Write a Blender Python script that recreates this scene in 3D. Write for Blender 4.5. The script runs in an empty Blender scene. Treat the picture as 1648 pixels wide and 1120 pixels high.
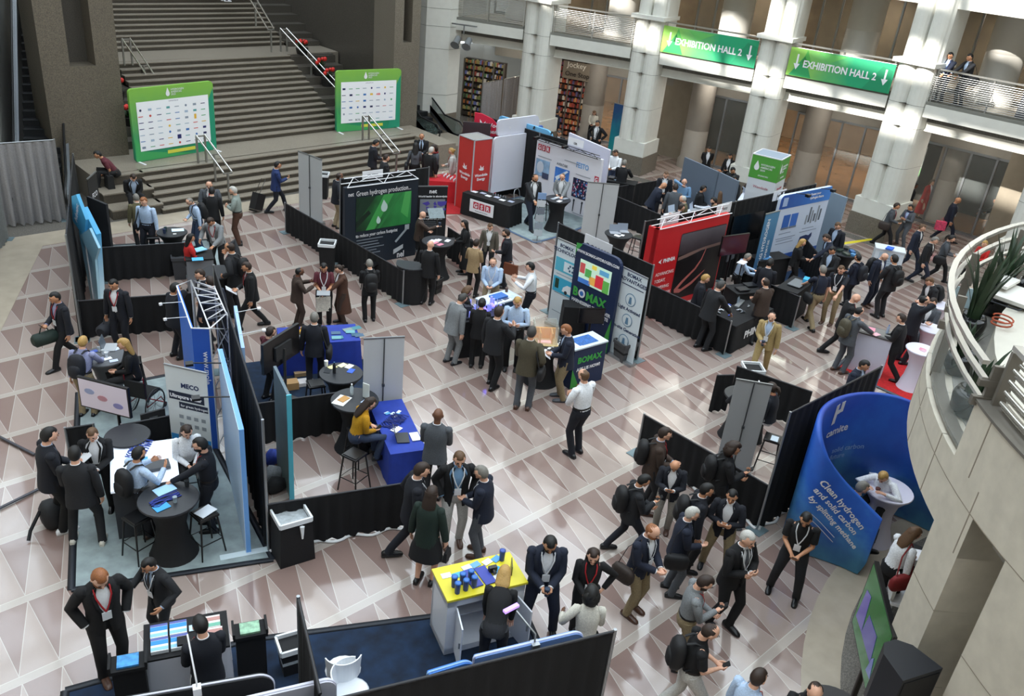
import bpy, bmesh, math, random
from mathutils import Vector, Matrix
import numpy as np
R=math.radians; PI=math.pi
sc=bpy.context.scene; col=sc.collection
random.seed(7)

# ---------------------------------------------------------------- camera
FPX,PITCH,ROLL,CH,TH=1385.05,0.478430,0.105813,9.4857,R(44.89)
def _basis():
    cp,sp=math.cos(PITCH),math.sin(PITCH)
    F=Vector((0,cp,-sp));Rv=Vector((1,0,0));U=Vector((0,sp,cp))
    cr,sr=math.cos(ROLL),math.sin(ROLL)
    Rv,U=cr*Rv+sr*U,-sr*Rv+cr*U
    M=Matrix(((math.cos(TH),math.sin(TH),0),(-math.sin(TH),math.cos(TH),0),(0,0,1)))
    return M@Rv,M@U,M@F
cR,cU,cF=_basis()
cam_d=bpy.data.cameras.new('camera'); cam=bpy.data.objects.new('camera',cam_d); col.objects.link(cam)
cam_d.sensor_width=36; cam_d.lens=FPX/1648*36; cam_d.clip_end=300
cam.matrix_world=Matrix(((cR.x,cU.x,-cF.x,0),(cR.y,cU.y,-cF.y,0),(cR.z,cU.z,-cF.z,CH),(0,0,0,1)))
sc.camera=cam
def P(x,y,z=0.0):
    "point at height z seen at photo pixel x,y (1648x1120)"
    d=cF+cR*((x-824)/FPX)-cU*((y-560)/FPX)
    t=(z-CH)/d.z; return Vector((d.x*t,d.y*t,z))
def proj(p):
    d=Vector(p)-Vector((0,0,CH)); z=d.dot(cF); return 824+FPX*d.dot(cR)/z, 560-FPX*d.dot(cU)/z

# ---------------------------------------------------------------- light
sc.view_settings.view_transform='Standard'; sc.view_settings.look='None'
sc.view_settings.gamma=1; sc.view_settings.use_curve_mapping=False
sc.view_settings.exposure=0.0
w=bpy.data.worlds.new('sky'); sc.world=w; w.use_nodes=True
bg=w.node_tree.nodes['Background']; bg.inputs[0].default_value=(0.80,0.91,1.0,1); bg.inputs[1].default_value=3.9
sun_d=bpy.data.lights.new('sun','SUN'); sun=bpy.data.objects.new('sun',sun_d); col.objects.link(sun)
sun_d.energy=11.0; sun_d.angle=R(0.6); sun_d.color=(1,0.96,0.9)
sun.rotation_euler=Vector((0.87,-0.12,-0.49)).to_track_quat('-Z','Y').to_euler()

# ---------------------------------------------------------------- materials
def lin(h):
    h=h.lstrip('#'); c=[int(h[i:i+2],16)/255 for i in (0,2,4)]
    return tuple((x/12.92 if x<=.04045 else ((x+.055)/1.055)**2.4) for x in c)+(1,)
_m={}
def M(hexc,rough=.75,noise=.0,scale=30,metal=0,emit=0,name=None,alpha=1,trans=0,bump=0):
    key=(hexc,rough,noise,scale,metal,emit,alpha,trans,bump)
    if key in _m: return _m[key]
    mt=bpy.data.materials.new(name or 'surface_'+hexc.strip('#')); mt.use_nodes=True
    nt=mt.node_tree; b=nt.nodes['Principled BSDF']; c=lin(hexc)
    b.inputs['Roughness'].default_value=rough; b.inputs['Metallic'].default_value=metal
    if noise or bump:
        tc=nt.nodes.new('ShaderNodeTexCoord'); n=nt.nodes.new('ShaderNodeTexNoise'); n.inputs['Scale'].default_value=scale; n.inputs['Detail'].default_value=4
        nt.links.new(tc.outputs['Object'],n.inputs['Vector'])
        if noise:
            r=nt.nodes.new('ShaderNodeValToRGB'); r.color_ramp.elements[0].position=.3; r.color_ramp.elements[1].position=.7
            r.color_ramp.elements[0].color=tuple(x*(1-noise) for x in c[:3])+(1,); r.color_ramp.elements[1].color=tuple(min(1,x*(1+noise)) for x in c[:3])+(1,)
            nt.links.new(n.outputs['Fac'],r.inputs['Fac']); nt.links.new(r.outputs['Color'],b.inputs['Base Color'])
        else: b.inputs['Base Color'].default_value=c
        if bump:
            bn=nt.nodes.new('ShaderNodeBump'); bn.inputs['Strength'].default_value=bump; nt.links.new(n.outputs['Fac'],bn.inputs['Height']); nt.links.new(bn.outputs['Normal'],b.inputs['Normal'])
    else: b.inputs['Base Color'].default_value=c
    if emit: b.inputs['Emission Color'].default_value=c; b.inputs['Emission Strength'].default_value=emit
    if trans: b.inputs['Transmission Weight'].default_value=trans; b.inputs['IOR'].default_value=1.3
    if alpha<1: b.inputs['Alpha'].default_value=alpha
    _m[key]=mt; return mt
def cloth(h): return M(h,.85,.18,60)
def node_mat(name,fn):
    mt=bpy.data.materials.new(name); mt.use_nodes=True; fn(mt.node_tree,mt.node_tree.nodes['Principled BSDF']); return mt
def math_(nt,op,a,b=None,c=None):
    n=nt.nodes.new('ShaderNodeMath'); n.operation=op
    for i,x in enumerate((a,b,c)):
        if x is None: continue
        if isinstance(x,(int,float)): n.inputs[i].default_value=x
        else: nt.links.new(x,n.inputs[i])
    return n.outputs[0]
def mixc(nt,f,a,b):
    n=nt.nodes.new('ShaderNodeMix'); n.data_type='RGBA'
    for k,x in ((0,f),(6,a),(7,b)):
        if isinstance(x,(int,float)): n.inputs[k].default_value=x
        elif isinstance(x,tuple): n.inputs[k].default_value=x
        else: nt.links.new(x,n.inputs[k])
    return n.outputs[2]
def noisef(nt,scale,detail=3,vec=None):
    n=nt.nodes.new('ShaderNodeTexNoise'); n.inputs['Scale'].default_value=scale; n.inputs['Detail'].default_value=detail
    if vec is None:
        g=nt.nodes.new('ShaderNodeNewGeometry'); vec=g.outputs['Position']
    nt.links.new(vec,n.inputs['Vector']); return n.outputs['Fac']
def floor_fn(nt,b):
    g=nt.nodes.new('ShaderNodeNewGeometry'); s=nt.nodes.new('ShaderNodeSeparateXYZ'); nt.links.new(g.outputs['Position'],s.inputs[0]); X,Y=s.outputs[0],s.outputs[1]
    fr=math_(nt,'FRACT',math_(nt,'DIVIDE',math_(nt,'SUBTRACT',Y,7.955),1.4625))
    stripe=math_(nt,'LESS_THAN',fr,.0957)
    t=math_(nt,'DIVIDE',math_(nt,'SUBTRACT',fr,.0957),.9043)
    u=math_(nt,'FRACT',math_(nt,'DIVIDE',math_(nt,'SUBTRACT',X,1.69),.4875))
    dark=math_(nt,'LESS_THAN',u,t)
    l1=math_(nt,'LESS_THAN',math_(nt,'ABSOLUTE',math_(nt,'SUBTRACT',u,t)),.012)
    l2=math_(nt,'LESS_THAN',u,.018); l=math_(nt,'MAXIMUM',l1,l2)
    row=math_(nt,'FLOOR',math_(nt,'DIVIDE',math_(nt,'SUBTRACT',X,1.69),.4875))
    c=mixc(nt,dark,lin('#a6968e'),lin('#89736c'))
    c=mixc(nt,l,c,lin('#bdb6ae')); c=mixc(nt,stripe,c,lin('#b0a69d'))
    ed=math_(nt,'LESS_THAN',math_(nt,'ABSOLUTE',math_(nt,'SUBTRACT',math_(nt,'ABSOLUTE',math_(nt,'SUBTRACT',fr,.04785)),.04785)),.004); c=mixc(nt,ed,c,lin('#c6c0b8'))
    sp=noisef(nt,140,2); c2=mixc(nt,math_(nt,'MULTIPLY',math_(nt,'SUBTRACT',sp,.5),.5),c,lin('#3a2c2a'))
    big=noisef(nt,.7,3); c3=mixc(nt,math_(nt,'MULTIPLY',big,.16),c2,lin('#6b5850'))
    nt.links.new(c3,b.inputs['Base Color'])
    nt.links.new(math_(nt,'ADD',math_(nt,'MULTIPLY',noisef(nt,2.5,4),.14),.05),b.inputs['Roughness'])
    b.inputs['Specular IOR Level'].default_value=.75; b.inputs['Coat Weight'].default_value=.6; b.inputs['Coat Roughness'].default_value=.06
    bn=nt.nodes.new('ShaderNodeBump'); bn.inputs['Strength'].default_value=.03; bn.inputs['Distance'].default_value=.2; nt.links.new(noisef(nt,1.6,2),bn.inputs['Height']); nt.links.new(bn.outputs['Normal'],b.inputs['Normal'])
M_FLOOR=node_mat('terrazzo_triangles',floor_fn)
def granite(c1,c2,rough=.3,joint=None):
    def fn(nt,b):
        n=noisef(nt,45,5); r=nt.nodes.new('ShaderNodeValToRGB'); r.color_ramp.elements[0].position=.35; r.color_ramp.elements[1].position=.65
        r.color_ramp.elements[0].color=lin(c1); r.color_ramp.elements[1].color=lin(c2); nt.links.new(n,r.inputs[0])
        b.inputs['Roughness'].default_value=rough
        out=r.outputs[0]
        big=noisef(nt,.9,2); out=mixc(nt,math_(nt,'MULTIPLY',big,.35),out,tuple(x*.75 for x in lin(c1)[:3])+(1,))
        nt.links.new(out,b.inputs['Base Color'])
    return node_mat('granite',fn)
M_GRAN=granite('#3f3b36','#5f5a52'); M_GRANW=granite('#554e44','#776e60',.45); M_GRANF=granite('#57544f','#7a756e',.18); M_GRANL=granite('#5c564c','#857d70',.3)
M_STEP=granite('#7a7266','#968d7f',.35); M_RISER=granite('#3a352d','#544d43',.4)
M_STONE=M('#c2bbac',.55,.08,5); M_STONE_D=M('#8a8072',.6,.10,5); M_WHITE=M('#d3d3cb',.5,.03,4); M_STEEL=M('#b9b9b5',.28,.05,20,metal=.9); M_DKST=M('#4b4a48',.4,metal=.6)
M_BLACK=M('#0d0d10',.8,.2,40); M_BLACKG=M('#101012',.3); M_DRAPE=M('#0b0b0e',.9,.25,50); M_ALU=M('#9fa3a6',.35,metal=.8); M_WH=M('#e6e6ea',.5); M_MARB=M('#8d9a9b',.6,.22,4)
M_PAPER=M('#e9e9e6',.6); M_GLASS=M('#dfe9e6',.04,alpha=.06); M_NAVYC=M('#0f2238',.95,.45,5)

# ---------------------------------------------------------------- mesh helpers
class MB:
    def __init__(s): s.v=[];s.f=[];s.m=[];s.s=[]
    def add(s,vs,fs,mi=0,sm=False):
        o=len(s.v); s.v+=[tuple(v) for v in vs]
        for f in fs: s.f.append(tuple(i+o for i in f)); s.m.append(mi); s.s.append(sm)
        return s
    def box(s,c,d,mi=0,rz=0,top=None):
        "c=centre of the base, d=size; top=scale of the top face"
        t=top or (1,1); cs,sn=math.cos(rz),math.sin(rz); vs=[]
        for k,zz in enumerate((0,d[2])):
            sx,sy=(1,1) if k==0 else t
            for a,b2 in ((-1,-1),(1,-1),(1,1),(-1,1)):
                x,y=a*d[0]/2*sx,b2*d[1]/2*sy; vs.append((c[0]+x*cs-y*sn,c[1]+x*sn+y*cs,c[2]+zz))
        return s.add(vs,[(3,2,1,0),(4,5,6,7),(0,1,5,4),(1,2,6,5),(2,3,7,6),(3,0,4,7)],mi)
    def prism(s,pts,z0,z1,mi=0,sm=False):
        "vertical prism over a polygon given counter-clockwise"
        n=len(pts); a=sum(pts[i][0]*pts[(i+1)%n][1]-pts[(i+1)%n][0]*pts[i][1] for i in range(n))
        if a<0: pts=list(pts)[::-1]
        vs=[(p[0],p[1],z0) for p in pts]+[(p[0],p[1],z1) for p in pts]
        s.add(vs,[tuple(range(n))[::-1],tuple(range(n,2*n))],mi)
        return s.add(vs,[(i,(i+1)%n,n+(i+1)%n,n+i) for i in range(n)],mi,sm)
    def slab(s,pts,y0,y1,mi=0,sm=False):
        "outline pts in the x-z plane, thickness along y from y0 (front) to y1"
        n=len(pts); a=sum(pts[i][0]*pts[(i+1)%n][1]-pts[(i+1)%n][0]*pts[i][1] for i in range(n))
        if a<0: pts=list(pts)[::-1]
        vs=[(p[0],y0,p[1]) for p in pts]+[(p[0],y1,p[1]) for p in pts]
        return s.add(vs,[tuple(range(n)),tuple(range(n,2*n))[::-1]]+[(i,n+i,n+(i+1)%n,(i+1)%n) for i in range(n)],mi,sm)
    def loft(s,rings,mi=0,caps=True,sm=True,closed=True):
        n=len(rings[0]); vs=[p for r in rings for p in r]; fs=[]
        for j in range(len(rings)-1):
            for i in range(n if closed else n-1):
                k=(i+1)%n; fs.append((j*n+i,j*n+k,(j+1)*n+k,(j+1)*n+i))
        s.add(vs,fs,mi,sm)
        if caps:
            for rg,fl in ((rings[0],1),(rings[-1],0)): s.add(rg,[tuple(range(n))[::-1] if fl else tuple(range(n))],mi,False)
        return s
    def path(s,pts,r,n=6,mi=0,sm=True,sq=None,close=False):
        "tube through points; r number or list"
        pts=[Vector(p) for p in pts]; rs=r if isinstance(r,(list,tuple)) else [r]*len(pts); rings=[]; prev=None
        if close: pts=pts+[pts[0]]; rs=list(rs)+[rs[0]]
        for i,p in enumerate(pts):
            d=(pts[min(i+1,len(pts)-1)]-pts[max(i-1,0)])
            if d.length<1e-9: d=Vector((0,0,1))
            d.normalize()
            u=prev-d*prev.dot(d) if prev is not None else (Vector((1,0,0)) if abs(d.x)<.8 else Vector((0,1,0)))
            u=u-d*u.dot(d); u.normalize(); v=d.cross(u); prev=u
            rr=rs[i]; ru,rv=(rr if isinstance(rr,tuple) else (rr,rr))
            rings.append([p+u*(math.cos(2*PI*k/n)*ru)+v*(math.sin(2*PI*k/n)*rv) for k in range(n)])
        return s.loft(rings,mi,True,sm)
    def lathe(s,prof,c=(0,0,0),n=20,mi=0,sx=1,sy=1,sm=True):
        rings=[[(c[0]+r*math.cos(2*PI*k/n)*sx,c[1]+r*math.sin(2*PI*k/n)*sy,c[2]+z) for k in range(n)] for r,z in prof]
        return s.loft(rings,mi,True,sm)
    def sphere(s,c,r,n=10,mi=0,fn=None):
        rx,ry,rz=r if isinstance(r,tuple) else (r,r,r); rings=[]; h=max(5,n*2//3)
        for j in range(h+1):
            a=-PI/2+PI*(j+.001 if j==0 else (j-.001 if j==h else j))/h; ring=[]
            for k in range(n):
                d=Vector((math.cos(a)*math.cos(2*PI*k/n),math.cos(a)*math.sin(2*PI*k/n),math.sin(a)))
                q=fn(d) if fn else 1
                ring.append((c[0]+d.x*rx*q,c[1]+d.y*ry*q,c[2]+d.z*rz*q))
            rings.append(ring)
        return s.loft(rings,mi,True,True)
    def sbox(s,c,r,n=12,p=4,mi=0):
        return s.sphere(c,r,n,mi,fn=lambda d:1/((abs(d.x)**p+abs(d.y)**p+abs(d.z)**p)**(1/p)))
    def xf(s,mx): s.v=[tuple(mx@Vector(v)) for v in s.v]; return s
    def mesh(s,name,mats):
        me=bpy.data.meshes.new(name); me.from_pydata(s.v,[],s.f)
        for mt in (mats if isinstance(mats,(list,tuple)) else [mats]): me.materials.append(mt)
        me.polygons.foreach_set('material_index',s.m); me.polygons.foreach_set('use_smooth',s.s); me.update(); return me
    def build(s,name,mats,parent=None,loc=None,rz=0):
        o=bpy.data.objects.new(name,s.mesh(name,mats)); col.objects.link(o)
        if parent is not None: o.parent=parent
        if loc is not None: o.location=loc
        if rz: o.rotation_euler=(0,0,rz)
        return o
def tag(o,label=None,cat=None,group=None,kind=None):
    if label: o['label']=label
    if cat: o['category']=cat
    if group: o['group']=group
    if kind: o['kind']=kind
    return o
def E(name,loc,rz=0,label=None,cat=None,group=None):
    o=bpy.data.objects.new(name,None); col.objects.link(o); o.location=loc; o.rotation_euler=(0,0,rz); o.empty_display_size=.2
    return tag(o,label,cat,group)
def copy_tree(o,parent=None):
    c=o.copy(); col.objects.link(c)
    if parent is not None: c.parent=parent
    for ch in o.children: copy_tree(ch,c)
    return c
def struct(name,mb,mats,parent=None):
    o=mb.build(name,mats,parent); o['kind']='structure'; return o
def text(parent,s,size,x,z,mat,y=-.006,align='LEFT',name='lettering',rot=0,bold=0,mx=None,sx=1):
    cu=bpy.data.curves.new(name,'FONT'); cu.body=s; cu.size=size; cu.align_x=align; cu.extrude=.002; cu.offset=bold; cu.resolution_u=2; cu.space_line=1.05
    t=bpy.data.objects.new(name,cu); me=bpy.data.meshes.new_from_object(t); bpy.data.objects.remove(t); bpy.data.curves.remove(cu)
    o=bpy.data.objects.new(name,me); me.materials.clear(); me.materials.append(mat); col.objects.link(o); o.parent=parent
    o.matrix_local=(mx if mx is not None else Matrix.Translation((x,y,z))@Matrix.Rotation(PI/2,4,'X')@Matrix.Rotation(rot,4,'Z'))@Matrix.Diagonal((sx,1,1,1)); return o
def rrect(x0,z0,x1,z1,r,n=5):
    rr=r if isinstance(r,(list,tuple)) else (r,)*4; pts=[]
    for (cx,cz,a0,q) in ((x1,z0,-90,rr[0]),(x1,z1,0,rr[1]),(x0,z1,90,rr[2]),(x0,z0,180,rr[3])):
        q=max(q,.0005); ox=cx-q if cx==x1 else cx+q; oz=cz-q if cz==z1 else cz+q
        for k in range(n+1): a=R(a0+90*k/n); pts.append((ox+q*math.cos(a),oz+q*math.sin(a)))
    return pts
def fr(p0,p1):
    "origin and z-rotation of a frame running from p0 to p1"
    p0,p1=Vector(p0[:2]+(0,) if isinstance(p0,tuple) else p0),Vector(p1[:2]+(0,) if isinstance(p1,tuple) else p1)
    d=p1-p0; return Vector((p0.x,p0.y,0)),math.atan2(d.y,d.x),math.hypot(d.x,d.y)

# ---------------------------------------------------------------- the building
# floor
b=MB(); b.add([(-6,-12,0),(48,-12,0),(48,50,0),(-6,50,0)],[(0,1,2,3)]); struct('floor',b,M_FLOOR)
def flat(pts,z,mat,name):
    b=MB(); b.prism([(p[0],p[1]) for p in pts],z-.02 if z>.02 else .0002,z); return struct(name,b,mat)
M_BEIGE=M('#a89d8c',.16,.08,3); M_WOODF=M('#8a6a4c',.15,.15,2)
flat([(7.9,25.0),(-2,25.4),(-6,25.4),(-6,50),(48,50),(48,40),(24,29.2),(24,27.9),(21.2,25.6),(14,24.9)],.004,M_GRANF,'floor_paving')
flat([(1.2,14.6),(5.9,24.25),(22.5,24.6),(22.5,25.3),(5,25.2),(-6,25.2),(-6,10)],.006,M_BEIGE,'floor_border')
# darker band and timber floor beyond the arcade
FAC=[(24.24,30.07),(25.74,27.14),(26.04,25.84),(27.38,22.69),(27.70,21.48),(28.73,17.92),(29.0,16.75),(29.8,13.24),(29.75,11.9),(29.95,8.3),(30.0,7.1),(29.9,3.0)]
def off(p,d): 
    # outward (into the arcade) offset direction
    return (p[0]+d*.95,p[1]+d*.30)
band=[off(p,-.9) for p in FAC]+[off(p,-.35) for p in FAC[::-1]]
flat(band,.005,M_GRANF,'floor_band')
flat([off(p,4.0) for p in FAC]+[off(p,14) for p in FAC[::-1]],.005,M_WOODF,'floor_lobby')
# rotunda floor rings
RC=(13.23,-3.06)
def arc(c,r,a0,a1,n=40): return [(c[0]+r*math.cos(R(a0+(a1-a0)*k/n)),c[1]+r*math.sin(R(a0+(a1-a0)*k/n))) for k in range(n+1)]
flat(arc(RC,7.15,20,200)+arc(RC,6.55,200,20),.0055,M_BEIGE,'floor_ring')
flat(arc(RC,6.6,20,200)+arc(RC,5.9,200,20),.0065,M_GRANF,'floor_ring_dark')

# stairs
stairs_rot=.045
def sy(x): return stairs_rot*(x-12)
b=MB()
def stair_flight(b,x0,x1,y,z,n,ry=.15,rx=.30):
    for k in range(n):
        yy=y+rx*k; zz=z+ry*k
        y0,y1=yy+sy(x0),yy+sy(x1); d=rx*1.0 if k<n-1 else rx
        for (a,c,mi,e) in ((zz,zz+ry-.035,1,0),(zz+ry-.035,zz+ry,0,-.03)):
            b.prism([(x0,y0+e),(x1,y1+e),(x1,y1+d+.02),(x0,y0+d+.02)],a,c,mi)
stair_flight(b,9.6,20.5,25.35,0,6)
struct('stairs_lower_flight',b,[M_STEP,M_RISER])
b=MB(); b.prism([(8.2,27.12+sy(8.2)),(20.5,27.12+sy(20.5)),(20.5,32),(8.2,32)],.0,.9); struct('stairs_landing',b,M_STEP)
b=MB()
for (y,z) in ((25.35,.3),(25.98,.6),(26.7,.9)):
    b.box((8.92,(y+26.93)/2,z-.3),(1.5,26.93-y,.26),1); b.box((8.92,(y+26.93)/2,z-.04),(1.52,26.95-y,.04),0)
struct('stairs_seat_blocks',b,[M_STEP,M_RISER])
b=MB(); b.box((20.92,27.2,0),(.86,3.0,.9)); b.box((22.3,27.6,0),(1.9,1.9,.45)); struct('stairs_side_block',b,M_STEP)
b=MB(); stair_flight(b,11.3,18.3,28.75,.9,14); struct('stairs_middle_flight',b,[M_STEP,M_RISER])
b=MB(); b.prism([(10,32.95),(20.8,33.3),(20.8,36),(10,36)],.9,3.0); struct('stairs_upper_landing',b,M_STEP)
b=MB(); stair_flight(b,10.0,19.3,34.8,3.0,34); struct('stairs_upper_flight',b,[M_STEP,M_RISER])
b=MB()
for x0,x1 in ((10.0,11.3),(18.3,20.4)):
    for k in range(7): b.box(((x0+x1)/2,29.3+.6*k+.3,.9),(x1-x0,.62,.3*k+.25))
    b.box(((x0+x1)/2,33.35,.9),(x1-x0,.6,2.08))
struct('stairs_planter_cheeks',b,M_GRAN)
b=MB(); b.box((20.0,40.5,3),(1.5,11.5,.2))
for k in range(17): b.box((20.05,35.2+.6*k,3),(1.6,.62,.3*k+.1))
struct('stairs_upper_cheek',b,M_GRAN)
# granite pillars with recessed slots and side walls
def pillar(name,x0,x1,y,slot,z1=16):
    b=MB(); xs,xe,zs=slot
    b.box(((x0+xs)/2,y+.7,0),(xs-x0,1.4,z1)); b.box(((xe+x1)/2,y+.7,0),(x1-xe,1.4,z1)); b.box(((xs+xe)/2,y+.7,0),(xe-xs,1.4,zs)); b.box(((xs+xe)/2,y+1.05,zs),(xe-xs,.7,z1-zs),1)
    struct(name,b,[M_GRANL if name.endswith('right') else M_GRANW,M_GRAN])
pillar('wall_pillar_left',7.75,10.0,28.7,(8.55,9.3,3.75)); pillar('wall_pillar_right',20.4,21.62,28.65,(20.82,21.22,4.15))
b=MB(); b.box((21.1,41,0),(.5,23,16)); struct('wall_stair_right',b,M_GRAN)
b=MB(); b.box((10.05,31.6,0),(.2,3.4,16)); struct('wall_stair_left',b,M_GRANW)
b=MB(); b.box((15,50,0),(14,.4,22)); struct('wall_stair_back',b,M_GRAN)
# left wall beside the escalator
b=MB(); b.prism([(5.75,27.2),(11.5,43.3),(10.6,43.6),(4.85,27.5)],0,16); struct('wall_left',b,M('#9a9a96',.5,.06,3))
def escalator(name,x0,x1,y0,n,label,rz=0):
    e=E(name,(x0,y0,0),rz,label,'escalator')
    wd=x1-x0
    b=MB()
    for k in range(n):
        z=.2*k*.97; b.box((wd/2,.36*k+.18,z-.2),(wd-.5,.37,.4),0); b.box((wd/2,.36*k+.02,z+.17),(wd-.5,.03,.035),1)
    b.build('step_band',[M('#15171a',.5),M('#3a3d40',.5)],e)
    for sx in (0,wd):
        b=MB(); L=.36*n; H_=.2*n*.97
        b.slab([(-.6,-.0),(L,H_-.2),(L,H_+.35),(.5,.42),(-.6,.25)],sx-.14 if sx else 0,sx if sx else .14)
        b.xf(Matrix(((0,1,0,0),(1,0,0,0),(0,0,1,0),(0,0,0,1)))); 
        b.build('skirt_panel',M('#8b8f94',.3,metal=.7),e)
        b=MB(); b.slab([(-.5,.3),(.5,.4),(L,H_+.35),(L,H_+1.05),(.5,1.0),(-.3,.95),(-.7,.75)],sx-.08 if sx else .06,sx-.06 if sx else .08); b.xf(Matrix(((0,1,0,0),(1,0,0,0),(0,0,1,0),(0,0,0,1)))); b.build('glass_balustrade',M('#6f8480',.05,alpha=.35),e)
        b=MB(); q=sx-.07 if sx else .07; b.path([(q,.3,.42),(q,-.45,.38),(q,-.8,.55),(q,-.85,.78),(q,-.6,.97),(q,.5,1.03),(q,L,H_+1.08)],.035,6); b.build('handrail',M('#0c0d0f',.4),e)
    return e
escalator('escalator',6.0,7.5,27.0,34,'dark escalator rising behind the grey curtain left of the granite pillar',R(-19.6))
escalator('escalator',22.2,23.6,28.7,40,'escalator with black handrails between granite wall and white column')
# arcade columns
def col_mesh(p0,p1,z1,big=False):
    "cluster column between facade points p0,p1 (front line)"
    e,a,wd=fr(p0,p1); b=MB()
    # local x along facade, y = into the arcade (negative = towards hall)
    b.box((wd/2,.55,0),(wd+.16,1.5,.76),1); b.box((wd/2,.55,.76),(wd+.1,1.42,.56),0)
    def shaft(z0,z1,s,mi=0):
        pts=[]
        for cx in (wd*.27,wd*.73):
            for k in range(9): t=PI+PI*k/8; pts.append((cx+wd*.25*s*math.cos(t),.12+.30*s*math.sin(t)))
            if cx<wd*.5: pts.append((wd*.5,.16))
        pts+=[(wd*.985,.2),(wd*.985,1.15),(wd*.015,1.15),(wd*.015,.2)]
        b.prism(pts,z0,z1,mi,False)
    shaft(1.32,5.95,1)
    for z in (2.6,3.95,4.7): shaft(z,z+.012,1.01,2)
    b.box((wd/2,.45,5.95),(wd+.12,1.5,.14)); shaft(6.09,z1,.86); b.box((wd/2,.75,6.05),(wd*.8,1,z1-6.05))
    return b,e,a
M_JOINT=M('#77776f',.7)
for i,(p0,p1) in enumerate(((FAC[1],FAC[2]),(FAC[3],FAC[4]),(FAC[5],FAC[6]),(FAC[7],FAC[8]),(FAC[9],FAC[10]))):
    b,e,a=col_mesh(p0,p1,14); o=b.build('arcade_column',[M_WHITE,M_GRANL,M_JOINT],None,e,a); o['kind']='structure'
# big corner column at the stairs
cp=P(731,212); 
b=MB(); pts=[(22.95,31.6),(23.2,30.35),(24.0,29.75),(24.75,29.9),(24.85,31.0),(24.85,33),(22.95,33)]
b.prism(pts,0,.9,1); b.prism([(x*1.0+(-.0),y) for x,y in pts],.9,14)
for z in (1.7,3.6,4.5,5.2): b.prism([(23.9+(x-23.9)*1.005,31.5+(y-31.5)*1.005) for x,y in pts],z,z+.012,2)
struct('corner_column',b,[M_WHITE,M_GRANL,M_JOINT])
# floor-two slab bands, recessed beams, soffits
def run(b,i0,i1,o0,o1,z0,z1,mi=0):
    a,c=FAC[i0],FAC[i1]; b.prism([off(a,o0),off(c,o0),off(c,o1),off(a,o1)],z0,z1,mi)
bays=[(0,1),(2,3),(4,5),(6,7),(8,9),(10,11)]
for k,(i,j) in enumerate(bays):
    b=MB(); run(b,i,j,0,.5,4.4,4.8); run(b,i,j,.02,.5,4.8,4.9,1); run(b,i,j,.5,.8,3.92,4.5); run(b,i,j,.45,.8,3.9,3.95,0)
    struct('trim_%d'%(k+1),b,[M_WHITE,M_JOINT])
b=MB(); b.prism([off(p,.3) for p in FAC]+[off(p,14) for p in FAC[::-1]],4.45,4.86); struct('floor_upper',b,M('#8d8577',.3,.1,2))
b=MB(); b.prism([off(p,.5) for p in FAC]+[off(p,14) for p in FAC[::-1]],4.2,4.45); struct('ceiling_arcade',b,M('#77746c',.7))
b=MB(); b.prism([off(p,.2) for p in FAC]+[off(p,14) for p in FAC[::-1]],7.75,8.3); struct('trim_7',b,M_WHITE)
b=MB(); b.prism([off(p,.5) for p in FAC]+[off(p,1.2) for p in FAC[::-1]],8.3,14); struct('wall_facade',b,M_WHITE)
# arcade back: lintel wall, glass screens, round columns
BK=[off(p,3.9) for p in FAC]
b=MB(); b.prism([off(p,3.9) for p in FAC]+[off(p,4.2) for p in FAC[::-1]],3.0,4.3); struct('wall_lintel',b,M('#8b877e',.6,.05,3))
b=MB(); b.prism([off(p,13) for p in FAC]+[off(p,13.4) for p in FAC[::-1]],0,8); struct('wall_lobby',b,M('#94806a',.6,.12,2))
for k,(i,j) in enumerate(((4,5),(8,9),(10,11))):  # added dark panels standing in for the shade deep inside these bays
    b=MB(); b.prism([off(FAC[i],7.0),off(FAC[j],7.0),off(FAC[j],7.2),off(FAC[i],7.2)],0,4.2); struct('wall_lobby_%d'%(k+1),b,M('#35322d',.4,.4,2))
for k,(i,j) in enumerate([(1,2),(3,4),(5,6),(7,8),(9,10),(0,0)]):
    m=((FAC[i][0]+FAC[j][0])/2,(FAC[i][1]+FAC[j][1])/2)
    c=off(m,3.9); b=MB(); b.prism([(c[0]-.2,c[1]+1.1),(c[0]+.2,c[1]-1.1),(c[0]+.5,c[1]-1.1),(c[0]+.2,c[1]+1.1)],0,4.3)
    if k in(1,4): struct('wall_arcade_%d'%k,b,M('#8e8575',.6,.08,3))
def rcol(p,r=.5,z1=4.3,z0=0): 
    b=MB(); b.lathe([(r*1.16,z0),(r*1.16,z0+.3),(r,z0+.42),(r,z0+1.6),(r*.985,z0+1.61),(r,z0+1.63),(r,z1)],(p[0],p[1],0),24); o=b.build('round_column',M('#99938a',.5,.04,3) if z0==0 else M('#bdbab2',.5)); o['kind']='structure'
for px in ((1110,268),(947,224),(1287,304),(1503,352)): 
    q=P(*px); rcol((q.x,q.y))
for k,t in enumerate([(0,1),(2,3),(4,5),(6,7),(8,9)]):
    m=((FAC[t[0]][0]*.5+FAC[t[1]][0]*.5),(FAC[t[0]][1]*.5+FAC[t[1]][1]*.5)); q=off(m,2.9); rcol(q,.62,7.8,4.86)
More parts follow.
